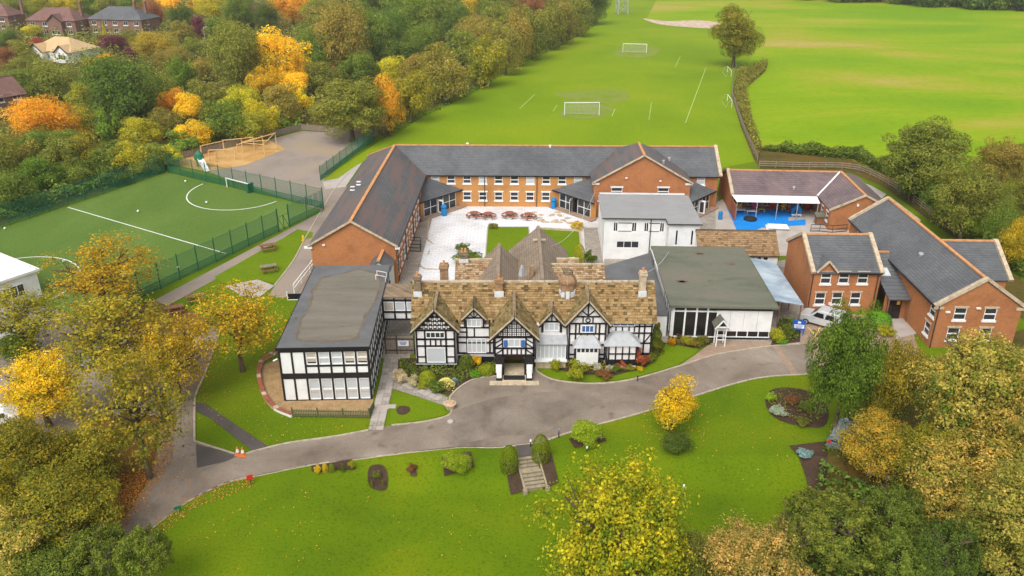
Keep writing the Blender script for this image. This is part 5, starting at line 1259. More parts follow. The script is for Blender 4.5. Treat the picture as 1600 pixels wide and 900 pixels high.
# ================================================================== GOALS AND PLAY EQUIPMENT
def goal(a, b, h, label, depth=1.6, frame='white_paint', r=.07, net=True, group=None):
    a, b = Vector(a), Vector(b); L = (b-a).length
    g = thing('football_goal', label, 'goal', (a.x,a.y,gz(a.x,a.y)), math.atan2(b.y-a.y,b.x-a.x), group)
    for x in (0,L): m = MB(); m.tube((x,0,0),(x,0,h),r,n=8); m.build('goal_post', MAT[frame], g)
    m = MB(); m.tube((-r,0,h),(L+r,0,h),r,n=8); m.build('crossbar', MAT[frame], g)
    for x in (0,L):
        m = MB(); m.tube((x,0,h),(x,depth*.45,h),r*.5,n=6); m.tube((x,depth*.45,h),(x,depth,0),r*.5,n=6); m.build('stay', MAT['metal'], g)
    m = MB(); m.tube((0,depth,.04),(L,depth,.04),r*.6,n=6); m.build('back_bar', MAT['metal'], g)
    if net:
        m = MB(); s = .24; w = .016
        n = int(L/s)
        for i in range(n+1):
            x = L*i/n; m.bar((x,depth*.45,h-.02),(x,depth,.03),w); m.bar((x,0,h-.02),(x,depth*.45,h-.02),w)
        k = int(h/s)
        for i in range(k+1):
            t = i/k; y = depth*.45+(depth*.55)*t; z = (h-.02)*(1-t)+.03; m.bar((0,y,z),(L,y,z),w)
            for x in (0,L): m.bar((x,0,z),(x,y,z),w)
        o = m.build('net', MAT['net'], g); o['kind'] = 'stuff'
    return g
goal((10.93,170.16), (18.13,170.16), 2.6, 'near white football goal with net on the green field', group='field goals')
goal((33.55,255.48), (40.54,254.22), 2.6, 'far white football goal with net towards the top of the field', group='field goals')
g_ = goal((-43.59,120.47), (-39.43,117.62), 1.5, 'low white goal standing against the pitch fence', 1.0, net=False)
m = MB(); m.box(4.75,5.2,-.2,.9,0,1.45); m.build('goal_pad', MAT['fence_green'], g_)
goal((56.38,214.56), (56.96,221.15), 1.5, 'small white training goal by the rail fence nearest the lone tree', 1.2, r=.05, net=False)
goal((47.53,177.62), (48.16,184.32), 1.5, 'small white training goal by the rail fence nearer the school', 1.2, r=.05, net=False)
def logframe(name, label, x, y, rz, bars, posts, mat='log'):
    t = thing(name, label, 'play frame', (x,y,0), rz)
    for p, h in posts: m = MB(); m.tube((*p,0),(*p,h),.11,.10,8); m.build('log_post', MAT[mat], t)
    for a, b in bars: m = MB(); m.tube(a, b, .09, .08, 8); m.build('log_beam', MAT[mat], t)
    if name == 'climbing_frame': t.scale = (.85,.85,.85)
    return t
logframe('swing_frame', 'low log swing frame nearest the slide on the bark', -51.15,135.13, R(12), [((0,0,1.9),(4.2,0,1.9))], [((0,0),1.9),((4.2,0),1.9),((1.1,.8),1.3),((1.1,-.6),1.1)])
logframe('swing_frame', 'long log swing frame at the back of the bark behind the low one', -53.14,137.13, R(30), [((0,0,2.1),(4.0,1.2,2.2)),((4.0,1.2,2.3),(9.0,.4,2.4))], [((0,0),2.1),((4.0,1.2),2.4),((9.0,.4),2.4)])
logframe('climbing_frame', 'tall log climbing frame with crossed beams on the bark area', -46.98,140.03, R(10),
   [((0,0,2.3),(4.6,-2.2,2.2)),((0,0,2.4),(6.6,2.0,3.5)),((4.6,-2.2,2.4),(6.6,2.0,3.6)),((0,.8,2.2),(5.6,0,2.6)),((-1.2,1.2,1.6),(6.4,2.2,3.4))], [((0,0),3.0),((4.6,-2.2),3.0),((6.6,2.0),3.7),((-1.2,1.2),1.8),((4.0,1.4),3.2)])
sl_ = thing('playground_slide', 'small green and white playground slide on the bark beside pitch fence', 'slide', (-51.23,131.27,0), R(-55))
m = MB(); m.lathe([(.7,0),(.8,.3),(.65,1.0),(.2,1.5),(.05,1.55)],10,(-.6,0,1.2)); m.build('hood', MAT['green_plastic'], sl_)
for x in (-1.0,-.2):
    for y in (-.4,.4): m = MB(); m.tube((x,y,0),(x,y,1.4),.07,n=6); m.build('leg', MAT['green_plastic'], sl_)
m = MB(); m.slab([(0,-.4,1.4),(2.6,-.4,.25),(2.6,.4,.25),(0,.4,1.4)],.06); m.bar((0,-.42,1.5),(2.6,-.42,.35),.06,.25); m.bar((0,.42,1.5),(2.6,.42,.35),.06,.25); m.bar((2.6,0,.27),(3.4,0,.2),.8,.08); m.build('chute', MAT['white_plastic'], sl_)

# ================================================================== BENCHES, TABLES, BINS
def picnic(label, x, y, rz, mat):
    t = thing('picnic_table', label, 'picnic table', (x,y,0), R(rz))
    for i in range(5): m = MB(); m.box(-.95,.95,-.38+.155*i,-.38+.155*i+.14,.72,.77); m.build('top_plank', MAT[mat], t)
    for s in (-1,1):
        for k in (0,1): m = MB(); y0 = s*.78-.14+.145*k; m.box(-.95,.95,y0,y0+.13,.43,.47); m.build('bench_plank', MAT['brown_wood'], t)
        m = MB(); m.bar((s*.65,-.75,0),(s*.65,-.2,.71),.06,.1); m.bar((s*.65,.75,0),(s*.65,.2,.71),.06,.1); m.bar((s*.65,-.85,.39),(s*.65,.85,.39),.06,.1); m.build('trestle', MAT['brown_wood'], t)
picnic('reddish-topped picnic table on grass nearest the pitch gate', -30.34,94.71, 25, 'brown_wood')
picnic('grey-topped picnic table on grass above the pale paved patch', -28.47,88.08, 25, 'grey_wood')
picnic('weathered picnic table by the path beside the yellow tree, upper of two', -34.14,79.88, 28, 'brown_wood')
picnic('weathered picnic table under the orange tree, lower of two by the path', -35.36,77.07, 28, 'brown_wood')
def round_table(label, x, y, rz):
    t = thing('round_picnic_table', label, 'picnic table', (x,y,0), R(rz), 'round courtyard tables')
    m = MB(); m.lathe([(.62,.70),(.64,.73),(.62,.77)],16); m.build('table_top', MAT['red_wood'], t)
    for k in range(4):
        a = k*math.pi/2+.4; m = MB(); n = 5
        for i in range(n):
            b0, b1 = a-.6+1.2*i/n, a-.6+1.2*(i+1)/n
            m.add([(r*math.cos(b),r*math.sin(b),z) for z in (.40,.46) for r in (.88,1.16) for b in (b0,b1)], [(0,1,3,2),(4,6,7,5),(0,4,5,1),(2,3,7,6),(0,2,6,4),(1,5,7,3)])
        m.build('seat', MAT['red_wood'], t)
        m = MB(); m.bar((0,0,.35),(1.1*math.cos(a),1.1*math.sin(a),.36),.08,.1); m.bar((.8*math.cos(a),.8*math.sin(a),0),(.3*math.cos(a),.3*math.sin(a),.7),.07,.09); m.build('leg', MAT['brown_wood'], t)
round_table('red round picnic table in courtyard, leftmost of four', -5.21,106.79, 0)
round_table('red round picnic table in courtyard, second from the left', -3.26,106.52, 30)
round_table('red round picnic table in courtyard, second from the right', -0.35,106.79, 12)
round_table('red round picnic table in courtyard, rightmost of four', 2.28,106.26, 50)
bn = thing('garden_bench', 'dark brown slatted bench against the courtyard brick wall', 'bench', (-6.90,112.12,0), R(-1))
for i in range(4): m = MB(); m.box(-.75,.75,-.42+.11*i,-.33+.11*i,.42,.46); m.build('seat_slat', MAT['brown_wood'], bn)
for i in range(4): m = MB(); m.box(-.75,.75,.03,.07,.52+.13*i,.62+.13*i); m.build('back_slat', MAT['brown_wood'], bn)
for x in (-.72,.72):
    for y in (-.4,.04): m = MB(); m.box(x-.04,x+.04,y-.04,y+.04,0,.65 if y < 0 else 1.02); m.build('leg', MAT['brown_wood'], bn)
    m = MB(); m.box(x-.05,x+.05,-.44,.08,.66,.71); m.build('armrest', MAT['brown_wood'], bn)
def litter_bin(label, x, y, s=1.0):
    t = thing('litter_bin', label, 'bin', (x,y,0), 0, 'blue litter bins'); t.scale = (s,s,s)
    m = MB(); m.lathe([(.27,0),(.30,.06),(.31,.85),(.30,.88)],12); m.build('drum', MAT['bin_blue'], t)
    m = MB(); m.lathe([(.33,.98),(.34,1.04),(.26,1.22),(.08,1.3)],12)
    for a in range(4): m.box(.27*math.cos(a*1.57)-.03,.27*math.cos(a*1.57)+.03,.27*math.sin(a*1.57)-.03,.27*math.sin(a*1.57)+.03,.86,1.0)
    m.build('hood', MAT['bin_blue'], t)
litter_bin('blue litter bin outside the left corner porch in the courtyard', -9.41,107.58, 1.25)
litter_bin('blue litter bin near the right corner porch and stepping stones', 5.91,110.57, 1.25)
litter_bin('blue litter bin between the brick wing and manor chimney', -12.35,78.2, 1.2)
litter_bin('blue tub at the edge of the nursery yard left of blue surface', 28.49,106.00, .95)
# ramp railings
def railing(name, label, pts, h, mat, rails=(.5,1.0), cat='railing', r=.035):
    t = thing(name, label, cat, (*pts[0],0)); o = Vector(pts[0])
    for p in pts: q = Vector(p)-o; m = MB(); m.tube((q.x,q.y,0),(q.x,q.y,h),r,n=6); m.build('post', MAT[mat], t)
    for i in range(len(pts)-1):
        a, b = Vector(pts[i])-o, Vector(pts[i+1])-o
        for f in rails: m = MB(); m.bar((a.x,a.y,h*f),(b.x,b.y,h*f),r*2); m.build('rail', MAT[mat], t)
    return t
railing('ramp_railing', 'white tubular railing on the ramp behind the flat-roofed block', [(-23.97,81.85),(-23.77,84.61),(-23.48,87.52),(-23.41,89.62)], 1.1, 'white_paint', (.55,1.0), r=.05)
rp = thing('ramp_end_wall', 'black panel with white frame at the foot of the ramp', 'panel', (-24.34,80.21,0), R(3))
m = MB(); m.box(.08,2.0,-.04,.04,.1,.75); m.build('panel', MAT['black_gloss'], rp)
m = MB(); m.box(0,.1,-.06,.06,0,1.0); m.box(.1,2.05,-.06,.06,0,.1); m.build('frame', MAT['white_paint'], rp)
railing('step_railing', 'dark iron railing round steps beside the left wing windows', [(x, y) for x, y in ([(-12.85,94.29),(-11.32,94.08),(-11.48,96.45),(-12.97,96.67)])], 1.0, 'dark_metal', (.1,.55,1.0))
railing('nursery_railing', 'dark low railing between nursery yard and brick wing', [(39.29,101.27),(40.47,101.27),(41.98,100.80),(44.01,101.27)], 1.0, 'dark_metal', (.1,.5,1.0))
nh = thing('yard_shelter', 'small flat-roofed shelter on dark posts beside the nursery gable', 'shelter', (44.05,103.72,0), R(-4))
for x in (-1.2,1.2):
    for y in (-.8,.8): m = MB(); m.box(x-.05,x+.05,y-.05,y+.05,0,2.0); m.build('post', MAT['dark_metal'], nh)
m = MB(); m.box(-1.4,1.4,-1.0,1.0,2.0,2.1); m.build('roof', MAT['felt'], nh)
nb = thing('toy_store', 'grey-roofed timber toy store by the nursery wall', 'shed', (41.82,104.22,0), R(-4))
m = MB(); m.box(-.9,.9,-.5,.5,0,1.2); m.build('wall', MAT['brown_wood'], nb); m = MB(); m.slab([(-1.05,-.7,1.2),(1.05,-.7,1.2),(1.05,.6,1.5),(-1.05,.6,1.5)],.06); m.build('roof', MAT['felt'], nb)
# nursery toys
def kidtable(label, x, y, mat, w=1.0, legs='metal'):
    t = thing('play_table', label, 'table', (x,y,0), R(-4)); m = MB(); m.box(-w/2,w/2,-.35,.35,.5,.56); m.build('table_top', MAT[mat], t)
    for sx in (-1,1):
        for sy in (-1,1): m = MB(); m.tube((sx*(w/2-.08),sy*.28,0),(sx*(w/2-.08),sy*.28,.5),.04,n=6); m.build('leg', MAT[legs], t)
kidtable('white play table on the blue surface, left of two', 31.97,108.65, 'white_plastic', 1.3)
kidtable('white play table with orange tray on the blue surface', 33.35,108.11, 'white_plastic', 1.4)
kidtable('yellow play table beside the white ones on blue surface', 34.91,108.92, 'yellow_plastic', .9)
def chair(label, x, y, mat, rz=0):
    t = thing('toddler_chair', label, 'chair', (x,y,0), R(rz)); m = MB(); m.box(-.25,.25,-.25,.25,.36,.42); m.build('seat', MAT[mat], t)
    m = MB(); m.box(-.25,.25,.2,.27,.42,.95); m.build('backrest', MAT[mat], t)
    for sx in (-1,1):
        for sy in (-1,1): m = MB(); m.box(sx*.2-.04,sx*.2+.04,sy*.2-.04,sy*.2+.04,0,.36); m.build('leg', MAT[mat], t)
for (lab, x, y, mt) in (('yellow toddler chair under the canopy at the left', 32.16,109.74, 'yellow_plastic'), ('pink toddler chair under the canopy behind white table', 34.22,110.01, 'pink_plastic'), ('red toddler chair under the middle of the canopy', 36.66,110.01, 'red_plastic'), ('yellow toddler chair under the middle of the canopy', 38.30,109.74, 'yellow_plastic'), ('orange toddler chair under the canopy near the blue playhouse', 39.03,109.19, 'orange_plastic'), ('red toddler chair under the right end of the canopy', 41.64,109.46, 'red_plastic')):
    chair(lab, x, y, mt)
t = thing('tyre', 'large black rubber tyre lying on the blue play surface', 'tyre', (32.55,105.75,0))
m = MB(); m.lathe([(.42,.05),(.78,.0),(.88,.12),(.88,.28),(.78,.4),(.42,.35),(.42,.05)],16); m.build('tread', MAT['rubber'], t)
m = MB(); m.lathe([(.40,.08),(.43,.1),(.43,.3),(.40,.32)],16); m.build('rim', MAT['dark_metal'], t)
t = thing('playhouse', 'small blue peaked playhouse with white edges on the play surface', 'playhouse', (39.59,108.38,0), R(-10))
m = MB(); wall(m,(-.7,-.5),(.7,-.5),0,.8,[(.45,.95,0,.7)],apex=(.7,1.7)); wall(m,(.7,-.5),(.7,.5),0,.8); wall(m,(.7,.5),(-.7,.5),0,.8,apex=(.7,1.7)); wall(m,(-.7,.5),(-.7,-.5),0,.8); m.build('wall', MAT['bin_blue'], t)
gable_roof(t,-.7,.7,-.5,.5,.8,1.7,'y','bin_blue',.05,.1,.08,ridge='white_paint')
t = thing('sand_box', 'low pale wooden sand box at the front of the blue surface', 'sand box', (35.09,102.48,0), R(-8))
m = MB(); m.box(-1.3,1.3,-.6,.6,0,.28); m.build('box', MAT['white_plastic'], t); m = MB(); m.slab([(-1.0,-.9,.32),(1.6,-.9,.32),(1.4,.3,.55),(-1.1,.3,.55)],.05); m.build('lid', MAT['white_plastic'], t)
t = thing('low_bench', 'pale low bench board on the blue surface near playhouse', 'bench', (39.26,107.05,0), R(-4))
m = MB(); m.box(-.7,.7,-.2,.2,.3,.36); m.build('seat', MAT['white_plastic'], t)
for x in (-.5,.5): m = MB(); m.box(x-.05,x+.05,-.18,.18,0,.3); m.build('leg', MAT['stone'], t)
# stepping stones by the right porch
rk = thing('stone_rockery', 'scatter of flat buff stones on the white courtyard corner', 'rockery', (5.45,106.26,0))
random.seed(3)
for i in range(34):
    x, y = random.uniform(-3.2,3.0), random.uniform(-2.4,2.6)
    if y > 2.2 - .5*x - 1.0 + 2.0 or y < -.6*x-2.6: continue
    r = random.uniform(.22,.5); n = 7; m = MB()
    m.prism([(x+r*random.uniform(.7,1.15)*math.cos(2*math.pi*k/n), y+r*.7*random.uniform(.7,1.15)*math.sin(2*math.pi*k/n)) for k in range(n)], .02, random.uniform(.08,.16)); m.build('stone', MAT['stone'], rk)
for pts in ([(-11.52,107.31),(-10.84,98.24),(-10.07,96.89)], [(-10.93,90.20),(-10.95,89.62),(-10.25,88.65),(-8.42,88.46)], [(-10.24,94.29),(-10.30,93.24)], [(-11.04,89.81),(-10.76,89.23)]):
    kerb('court_edging', pts, .14, .16, 3, 'stone', False)
kerb('court_edging', [(-3.25,88.84),(-3.25,102.97),(2.22,102.97),(2.30,98.24)], .14, .1, 1, 'pale_concrete', False)
kerb('court_edging', [(2.87,88.84),(3.23,102.24),(8.85,101.27),(8.45,88.84)], .2, .3, 1, 'stone', False)

# ================================================================== VEHICLES
def vehicle(name, label, x, y, rz, paint, L=4.3, W=1.8, H=1.8, kind='van', z=0):
    t = thing(name, label, 'van' if kind == 'van' else 'car', (x,y,z), R(rz))
    if kind == 'van': prof = [(-L/2,.35),(-L/2+.05,.95),(-L/2+.25,1.02),(-L/2+1.05,1.12),(-L/2+1.75,H-.08),(-L/2+2.1,H),(L/2-.3,H-.02),(L/2-.05,H-.35),(L/2,.8),(L/2,.35)]
    else: prof = [(-L/2,.35),(-L/2+.05,.72),(-L/2+.3,.82),(-L/2+1.15,.92),(-L/2+1.8,H-.06),(-L/2+2.2,H),(L/2-1.2,H-.04),(L/2-.45,1.0),(L/2-.05,.92),(L/2,.5),(L/2,.35)]
    def half(z): return W/2*(1.0 if z < 1.0 else 1.0-.16*(z-1.0)/(H-1.0))
    m = MB(); n = len(prof)
    m.add([(px,-half(pz),pz) for px,pz in prof]+[(px,half(pz),pz) for px,pz in prof], [tuple(range(n)), tuple(range(n,2*n))[::-1]]+[(i+n,(i+1)%n+n,(i+1)%n,i) for i in range(n)])
    b = m.build('body', MAT[paint], t)
    bv = b.modifiers.new('soft', 'BEVEL'); bv.width = .06; bv.segments = 2
    gs = [(i, prof[i], prof[i+1]) for i in range(n-1)]
    a, c = (prof[3], prof[4]); f = lambda k: (a[0]+(c[0]-a[0])*k, a[1]+(c[1]-a[1])*k)
    p0, p1 = f(.1), f(.92); m = MB(); m.quad((p0[0]-.03,-half(p0[1])+.12,p0[1]+.02),(p0[0]-.03,half(p0[1])-.12,p0[1]+.02),(p1[0]-.03,half(p1[1])-.12,p1[1]+.02),(p1[0]-.03,-half(p1[1])+.12,p1[1]+.02)); m.build('windscreen', MAT['glass_dark'], t)
    zb, zt = (1.12,H-.25) if kind == 'van' else (.96,H-.16)
    xs = ((-L/2+1.65,-L/2+2.5),(-L/2+2.6,-L/2+3.5)) if kind == 'van' else ((-L/2+1.75,-L/2+2.55),(-L/2+2.65,L/2-1.05))
    for s in (-1,1):
        for x0, x1 in xs:
            m = MB(); y0, y1 = s*(half(zb)+.012), s*(half(zt)+.012)
            m.quad((x0-.3*(x0==xs[0][0]),y0,zb),(x1,y0,zb),(x1-.1,y1,zt),(x0+.1,y1,zt)); m.build('side_window', MAT['glass_dark'], t)
        m = MB(); m.box(-L/2-.02,-L/2+.12,s*(W/2-.4)-.16,s*(W/2-.4)+.16,.62,.78); m.build('headlight', MAT['lead_pale'], t)
        m = MB(); m.box(L/2-.1,L/2+.02,s*(W/2-.2)-.1,s*(W/2-.2)+.1,.75,1.05); m.build('tail_light', MAT['red_plastic'], t)
        m = MB(); m.box(-L/2+1.45,-L/2+1.6,s*(W/2+.03)-.02,s*(W/2+.16)+.02,1.05,1.2); m.build('door_mirror', MAT[paint], t)
        for wx in (-L/2+.8,L/2-.8):
            w = MB(); w.tube((wx,s*(W/2-.18),.32),(wx,s*(W/2+.02),.32),.32,n=16); o = w.build('wheel', MAT['rubber'], t)
            r = MB(); r.tube((wx,s*(W/2+.0),.32),(wx,s*(W/2+.03),.32),.2,n=12); r.build('rim', MAT['metal'], o)
    m = MB(); p0, p1 = prof[-3], prof[-4]; m.quad((p0[0]+.02,-W/2+.25,p0[1]+.05),(p0[0]+.02,W/2-.25,p0[1]+.05),(p1[0]+.04,W/2-.3,p1[1]-.05),(p1[0]+.04,-W/2+.3,p1[1]-.05)); m.build('rear_window', MAT['glass_dark'], t)
    m = MB(); m.box(-L/2-.04,-L/2+.1,-W/2+.1,W/2-.1,.36,.56); m.build('bumper', MAT['dark_metal'], t)
    return t
vehicle('parked_van', 'silver van parked beside the brick wing near the blue sign', 31.6,74.3, -38, 'car_silver', 4.5,1.85,1.85,'van')
vehicle('parked_car', 'pale blue car half hidden by foliage below the round flower bed', 26.57,54.55, -125, 'car_blue', 4.3,1.8,1.5,'car', -.3)
vehicle('parked_car', 'white car mostly hidden under the tan trees at the right', 28.50,51.20, -125, 'car_white', 4.3,1.8,1.5,'car', -.3)
vehicle('parked_car', 'silver car at the left edge of the car park', -49.00,69.28, 60, 'car_silver', 4.3,1.8,1.5,'car')
vehicle('parked_car', 'white car at the left edge below the yellow tree', -42.32,56.36, 25, 'car_white', 4.3,1.8,1.5,'car')
vehicle('parked_car', 'blue car glimpsed through the sparse brownish tree in the car park', -38.92,67.16, 70, 'car_blue', 4.2,1.75,1.5,'car')

# ================================================================== SIGNS AND SMALL THINGS
t = thing('school_sign', 'blue sign board with white panel on posts in the shrubs by the hall', 'sign', (28.33,72.05,0), R(-14))
m = MB(); m.box(-.6,.6,-.04,.04,.6,1.65); m.build('board', MAT['sign_blue'], t)
m = MB(); m.box(-.45,.5,-.055,-.041,.82,1.22); m.build('white_panel', MAT['white_plastic'], t)
for k in range(3): m = MB(); m.box(-.38+.05*k,.42-.06*k,-.065,-.056,1.12-.12*k,1.16-.12*k); m.build('printed_line', MAT['sign_blue'], t)
m = MB(); m.box(-.15,.15,-.055,-.041,1.35,1.55); m.build('emblem', MAT['white_plastic'], t)
for x in (-.5,.5): m = MB(); m.box(x-.04,x+.04,-.03,.03,0,1.75); m.build('post', MAT['sign_blue'], t)
def cone(label, x, y):
    t = thing('traffic_cone', label, 'traffic cone', (x,y,.03), 0, 'cones on the drive')
    m = MB(); m.box(-.22,.22,-.22,.22,0,.05); m.build('base', MAT['orange_plastic'], t)
    m = MB(); m.lathe([(.17,.05),(.13,.28)],10); m.build('lower_cone', MAT['orange_plastic'], t)
    m = MB(); m.lathe([(.13,.281),(.08,.55)],10); m.build('white_sleeve', MAT['white_plastic'], t)
    m = MB(); m.lathe([(.08,.551),(.04,.75)],10); m.build('tip', MAT['orange_plastic'], t)
cone('orange and white traffic cone on the kerb corner, left of two', -21.17,52.25); cone('orange and white traffic cone on the kerb corner, right of two', -20.75,52.17)
t = thing('red_sign', 'small red sign on a post at the lawn edge of the drive', 'sign', (-19.14,48.66,0), R(25))
m = MB(); m.box(-.03,.03,-.03,.03,0,.5); m.build('post', MAT['dark_metal'], t); m = MB(); m.box(-.22,.22,-.03,.03,.4,.85); m.build('board', MAT['red_plastic'], t)
t = thing('green_sign', 'small pale green sign on a post near the leafy drive edge', 'sign', (-23.26,45.49,0), R(30))
m = MB(); m.box(-.03,.03,-.03,.03,0,.4); m.build('post', MAT['metal'], t); m = MB(); m.box(-.25,.25,-.02,.02,.35,.6); m.build('board', MAT['green_plastic'], t)
t = thing('clay_planter', 'round clay planter with brown plant at the path corner', 'planter', (-5.25,58.84,0))
m = MB(); m.lathe([(.32,0),(.36,.08),(.5,.45),(.56,.5),(.5,.5)],14); m.build('pot', MAT['stone'], t); m = MB(); m.lathe([(.46,.48),(.3,.6),(.1,.62)],12); m.build('plant', MAT['pot'], t)
t = thing('stone_bollard', 'short pale stone bollard on the drive below the planter', 'bollard', (-5.05,56.73,.03))
m = MB(); m.lathe([(.28,0),(.28,.12),(.16,.2),(.1,.22)],10); m.build('cap', MAT['pale_concrete'], t)
m = MB(); m.box(-.6,.6,-.35,.35,0,.02); o = m.build('manhole_cover', MAT['pot']); o.location = (-11.00,58.94,.05); tag(o, 'brown manhole cover set in the slab path', 'manhole cover')
m = MB(); m.box(-.35,.35,-.3,.3,0,.03); o = m.build('boundary_stone', MAT['pale_concrete']); o.location = (-10.20,59.04,.05); tag(o, 'pale square slab jutting from the path into front lawn', 'slab')
def lamp(label, x, y, h=.7, mat='white_plastic', z=0):
    t = thing('garden_light', label, 'garden light', (x,y,z)); m = MB(); m.tube((0,0,0),(0,0,h*.7),.05,n=6); m.build('stem', MAT['dark_metal'], t)
    m = MB(); m.lathe([(.05,h*.7),(.09,h*.8),(.08,h),(.03,h*1.06)],10); m.build('lamp_head', MAT[mat], t)
lamp('white garden light beside the right-hand conical shrub', 1.46,53.26); lamp('white garden light on lawn below the soil bed of bright green bush', 5.82,52.67, .6, z=-.1); lamp('white garden lamp beside the big yellow tree on the lawn', 12.60,48.59, .9, z=-.9)
lamp('small dark lamp on the kerb opposite the orange tree', 11.22,63.22, .6, 'dark_metal'); lamp('white and blue small post light left of bright green bush', 3.73,54.55, .8, 'car_blue')
t = thing('hydrant_post', 'yellow hydrant post on the picnic lawn by the brick gable', 'post', (-26.73,98.01,0))
m = MB(); m.box(-.12,.12,-.06,.06,0,.75); m.build('stem', MAT['yellow_plastic'], t); m = MB(); m.box(-.22,.22,-.15,.15,0,.08); m.build('foot', MAT['yellow_plastic'], t)
random.seed(4)
for (lab, x, y) in (('white football on the pitch near the far fence', -50.91,123.10), ('white football inside the near end of the goal arc', -44.14,112.84), ('white football in the middle of the pitch beyond halfway line', -52.41,108.92), ('white football near the woodland fence at the left', -67.18,102.00), ('white football by the path fence', -39.32,88.84), ('white football by the left goal arc', -53.80,90.80)):
    m = MB(); m.lathe([(.01,0),(.1,.03),(.15,.1),(.16,.16),(.15,.22),(.1,.29),(.01,.32)],10); o = m.build('football', MAT['white_plastic'], None, True); o.location = (x,y,.05); tag(o, lab, 'football', 'footballs on the pitch')
# pylon beyond the field
t = thing('lattice_pylon', 'grey lattice pylon legs standing at the far edge of the football field', 'pylon', (45.97,360.86,0), R(10))
for sx in (-1,1):
    for sy in (-1,1): m = MB(); m.bar((sx*2.2,sy*2.2,0),(sx*.5,sy*.5,28),.3); m.build('leg', MAT['metal'], t)
for k in range(7):
    z0, z1 = 4*k, 4*k+4; w0, w1 = 2.2-1.7*z0/28, 2.2-1.7*z1/28
    m = MB()
    for sg in (-1,1): m.bar((-w0,sg*w0,z0),(w1,sg*w1,z1),.12); m.bar((w0,sg*w0,z0),(-w1,sg*w1,z1),.12); m.bar((sg*w0,-w0,z0),(sg*w1,w1,z1),.12); m.bar((sg*w0,w0,z0),(sg*w1,-w1,z1),.12)
    m.build('brace', MAT['metal'], t)
for z in (20,24): m = MB(); m.bar((-5,0,z),(5,0,z),.25); m.build('cross_arm', MAT['metal'], t)
t = thing('street_lamp', 'thin street lamp standing among the gardens below the purple tree', 'lamp', (-93.37,258.04,0))
m = MB(); m.tube((0,0,0),(0,0,7),.12,.07,8); m.build('column', MAT['metal'], t); m = MB(); m.bar((0,0,7),(1.2,0,7.2),.12); m.build('lamp_head', MAT['white_plastic'], t)
def cable(label, a, b, sag):
    m = MB(); a, b = Vector(a), Vector(b); n = 12; P = [a.lerp(b,i/n)-Vector((0,0,sag*4*(i/n)*(1-i/n))) for i in range(n+1)]
    for i in range(n): m.tube(P[i],P[i+1],.02,n=5,cap=False)
    tag(m.build('overhead_cable', MAT['lead_pale']), label, 'cable')
cable('thin pale cable from manor rear roof to the right corner porch', (4.2,82.0,5.6), (11.2,106.6,3.6), 1.6)
cable('thin pale cable from manor end chimney to the hall roof corner', (12.1,69.3,7.9), (17.5,84.8,3.8), .5)

# ================================================================== TREES AND PLANTS
def quads_to_mesh(name, P, Nn_, size, asp, tone, grain, rng, mat='leaf'):
    """n leaf faces at P facing Nn_, as one mesh with 'tone' and 'grain' per leaf"""
    n = len(P)
    Nn_ = Nn_/np.linalg.norm(Nn_, axis=1, keepdims=True)
    r = rng.normal(size=(n,3)); T = np.cross(Nn_, r); T /= np.linalg.norm(T, axis=1, keepdims=True)
    Bt = np.cross(Nn_, T)
    a = (size/2)[:,None]; b = a*asp
    bend = Nn_*a*.25
    V = np.stack([P-T*a-bend, P-Bt*b+bend*.4, P+T*a-bend, P+Bt*b+bend*.4], 1).reshape(-1,3)
    me = bpy.data.meshes.new(name)
    me.vertices.add(4*n); me.vertices.foreach_set('co', V.astype(np.float32).ravel())
    me.loops.add(4*n); me.loops.foreach_set('vertex_index', np.arange(4*n, dtype=np.int32))
    me.polygons.add(n); me.polygons.foreach_set('loop_start', np.arange(0,4*n,4, dtype=np.int32)); me.polygons.foreach_set('loop_total', np.full(n,4,dtype=np.int32))
    for nm, arr in (('tone',tone),('grain',grain)):
        at = me.attributes.new(nm,'FLOAT','POINT'); at.data.foreach_set('value', np.repeat(np.clip(arr,0,1),4).astype(np.float32))
    me.materials.append(MAT[mat]); me.update(calc_edges=True)
    return me

def unit(rng, n):
    d = rng.normal(size=(n,3)); return d/np.linalg.norm(d, axis=1, keepdims=True)

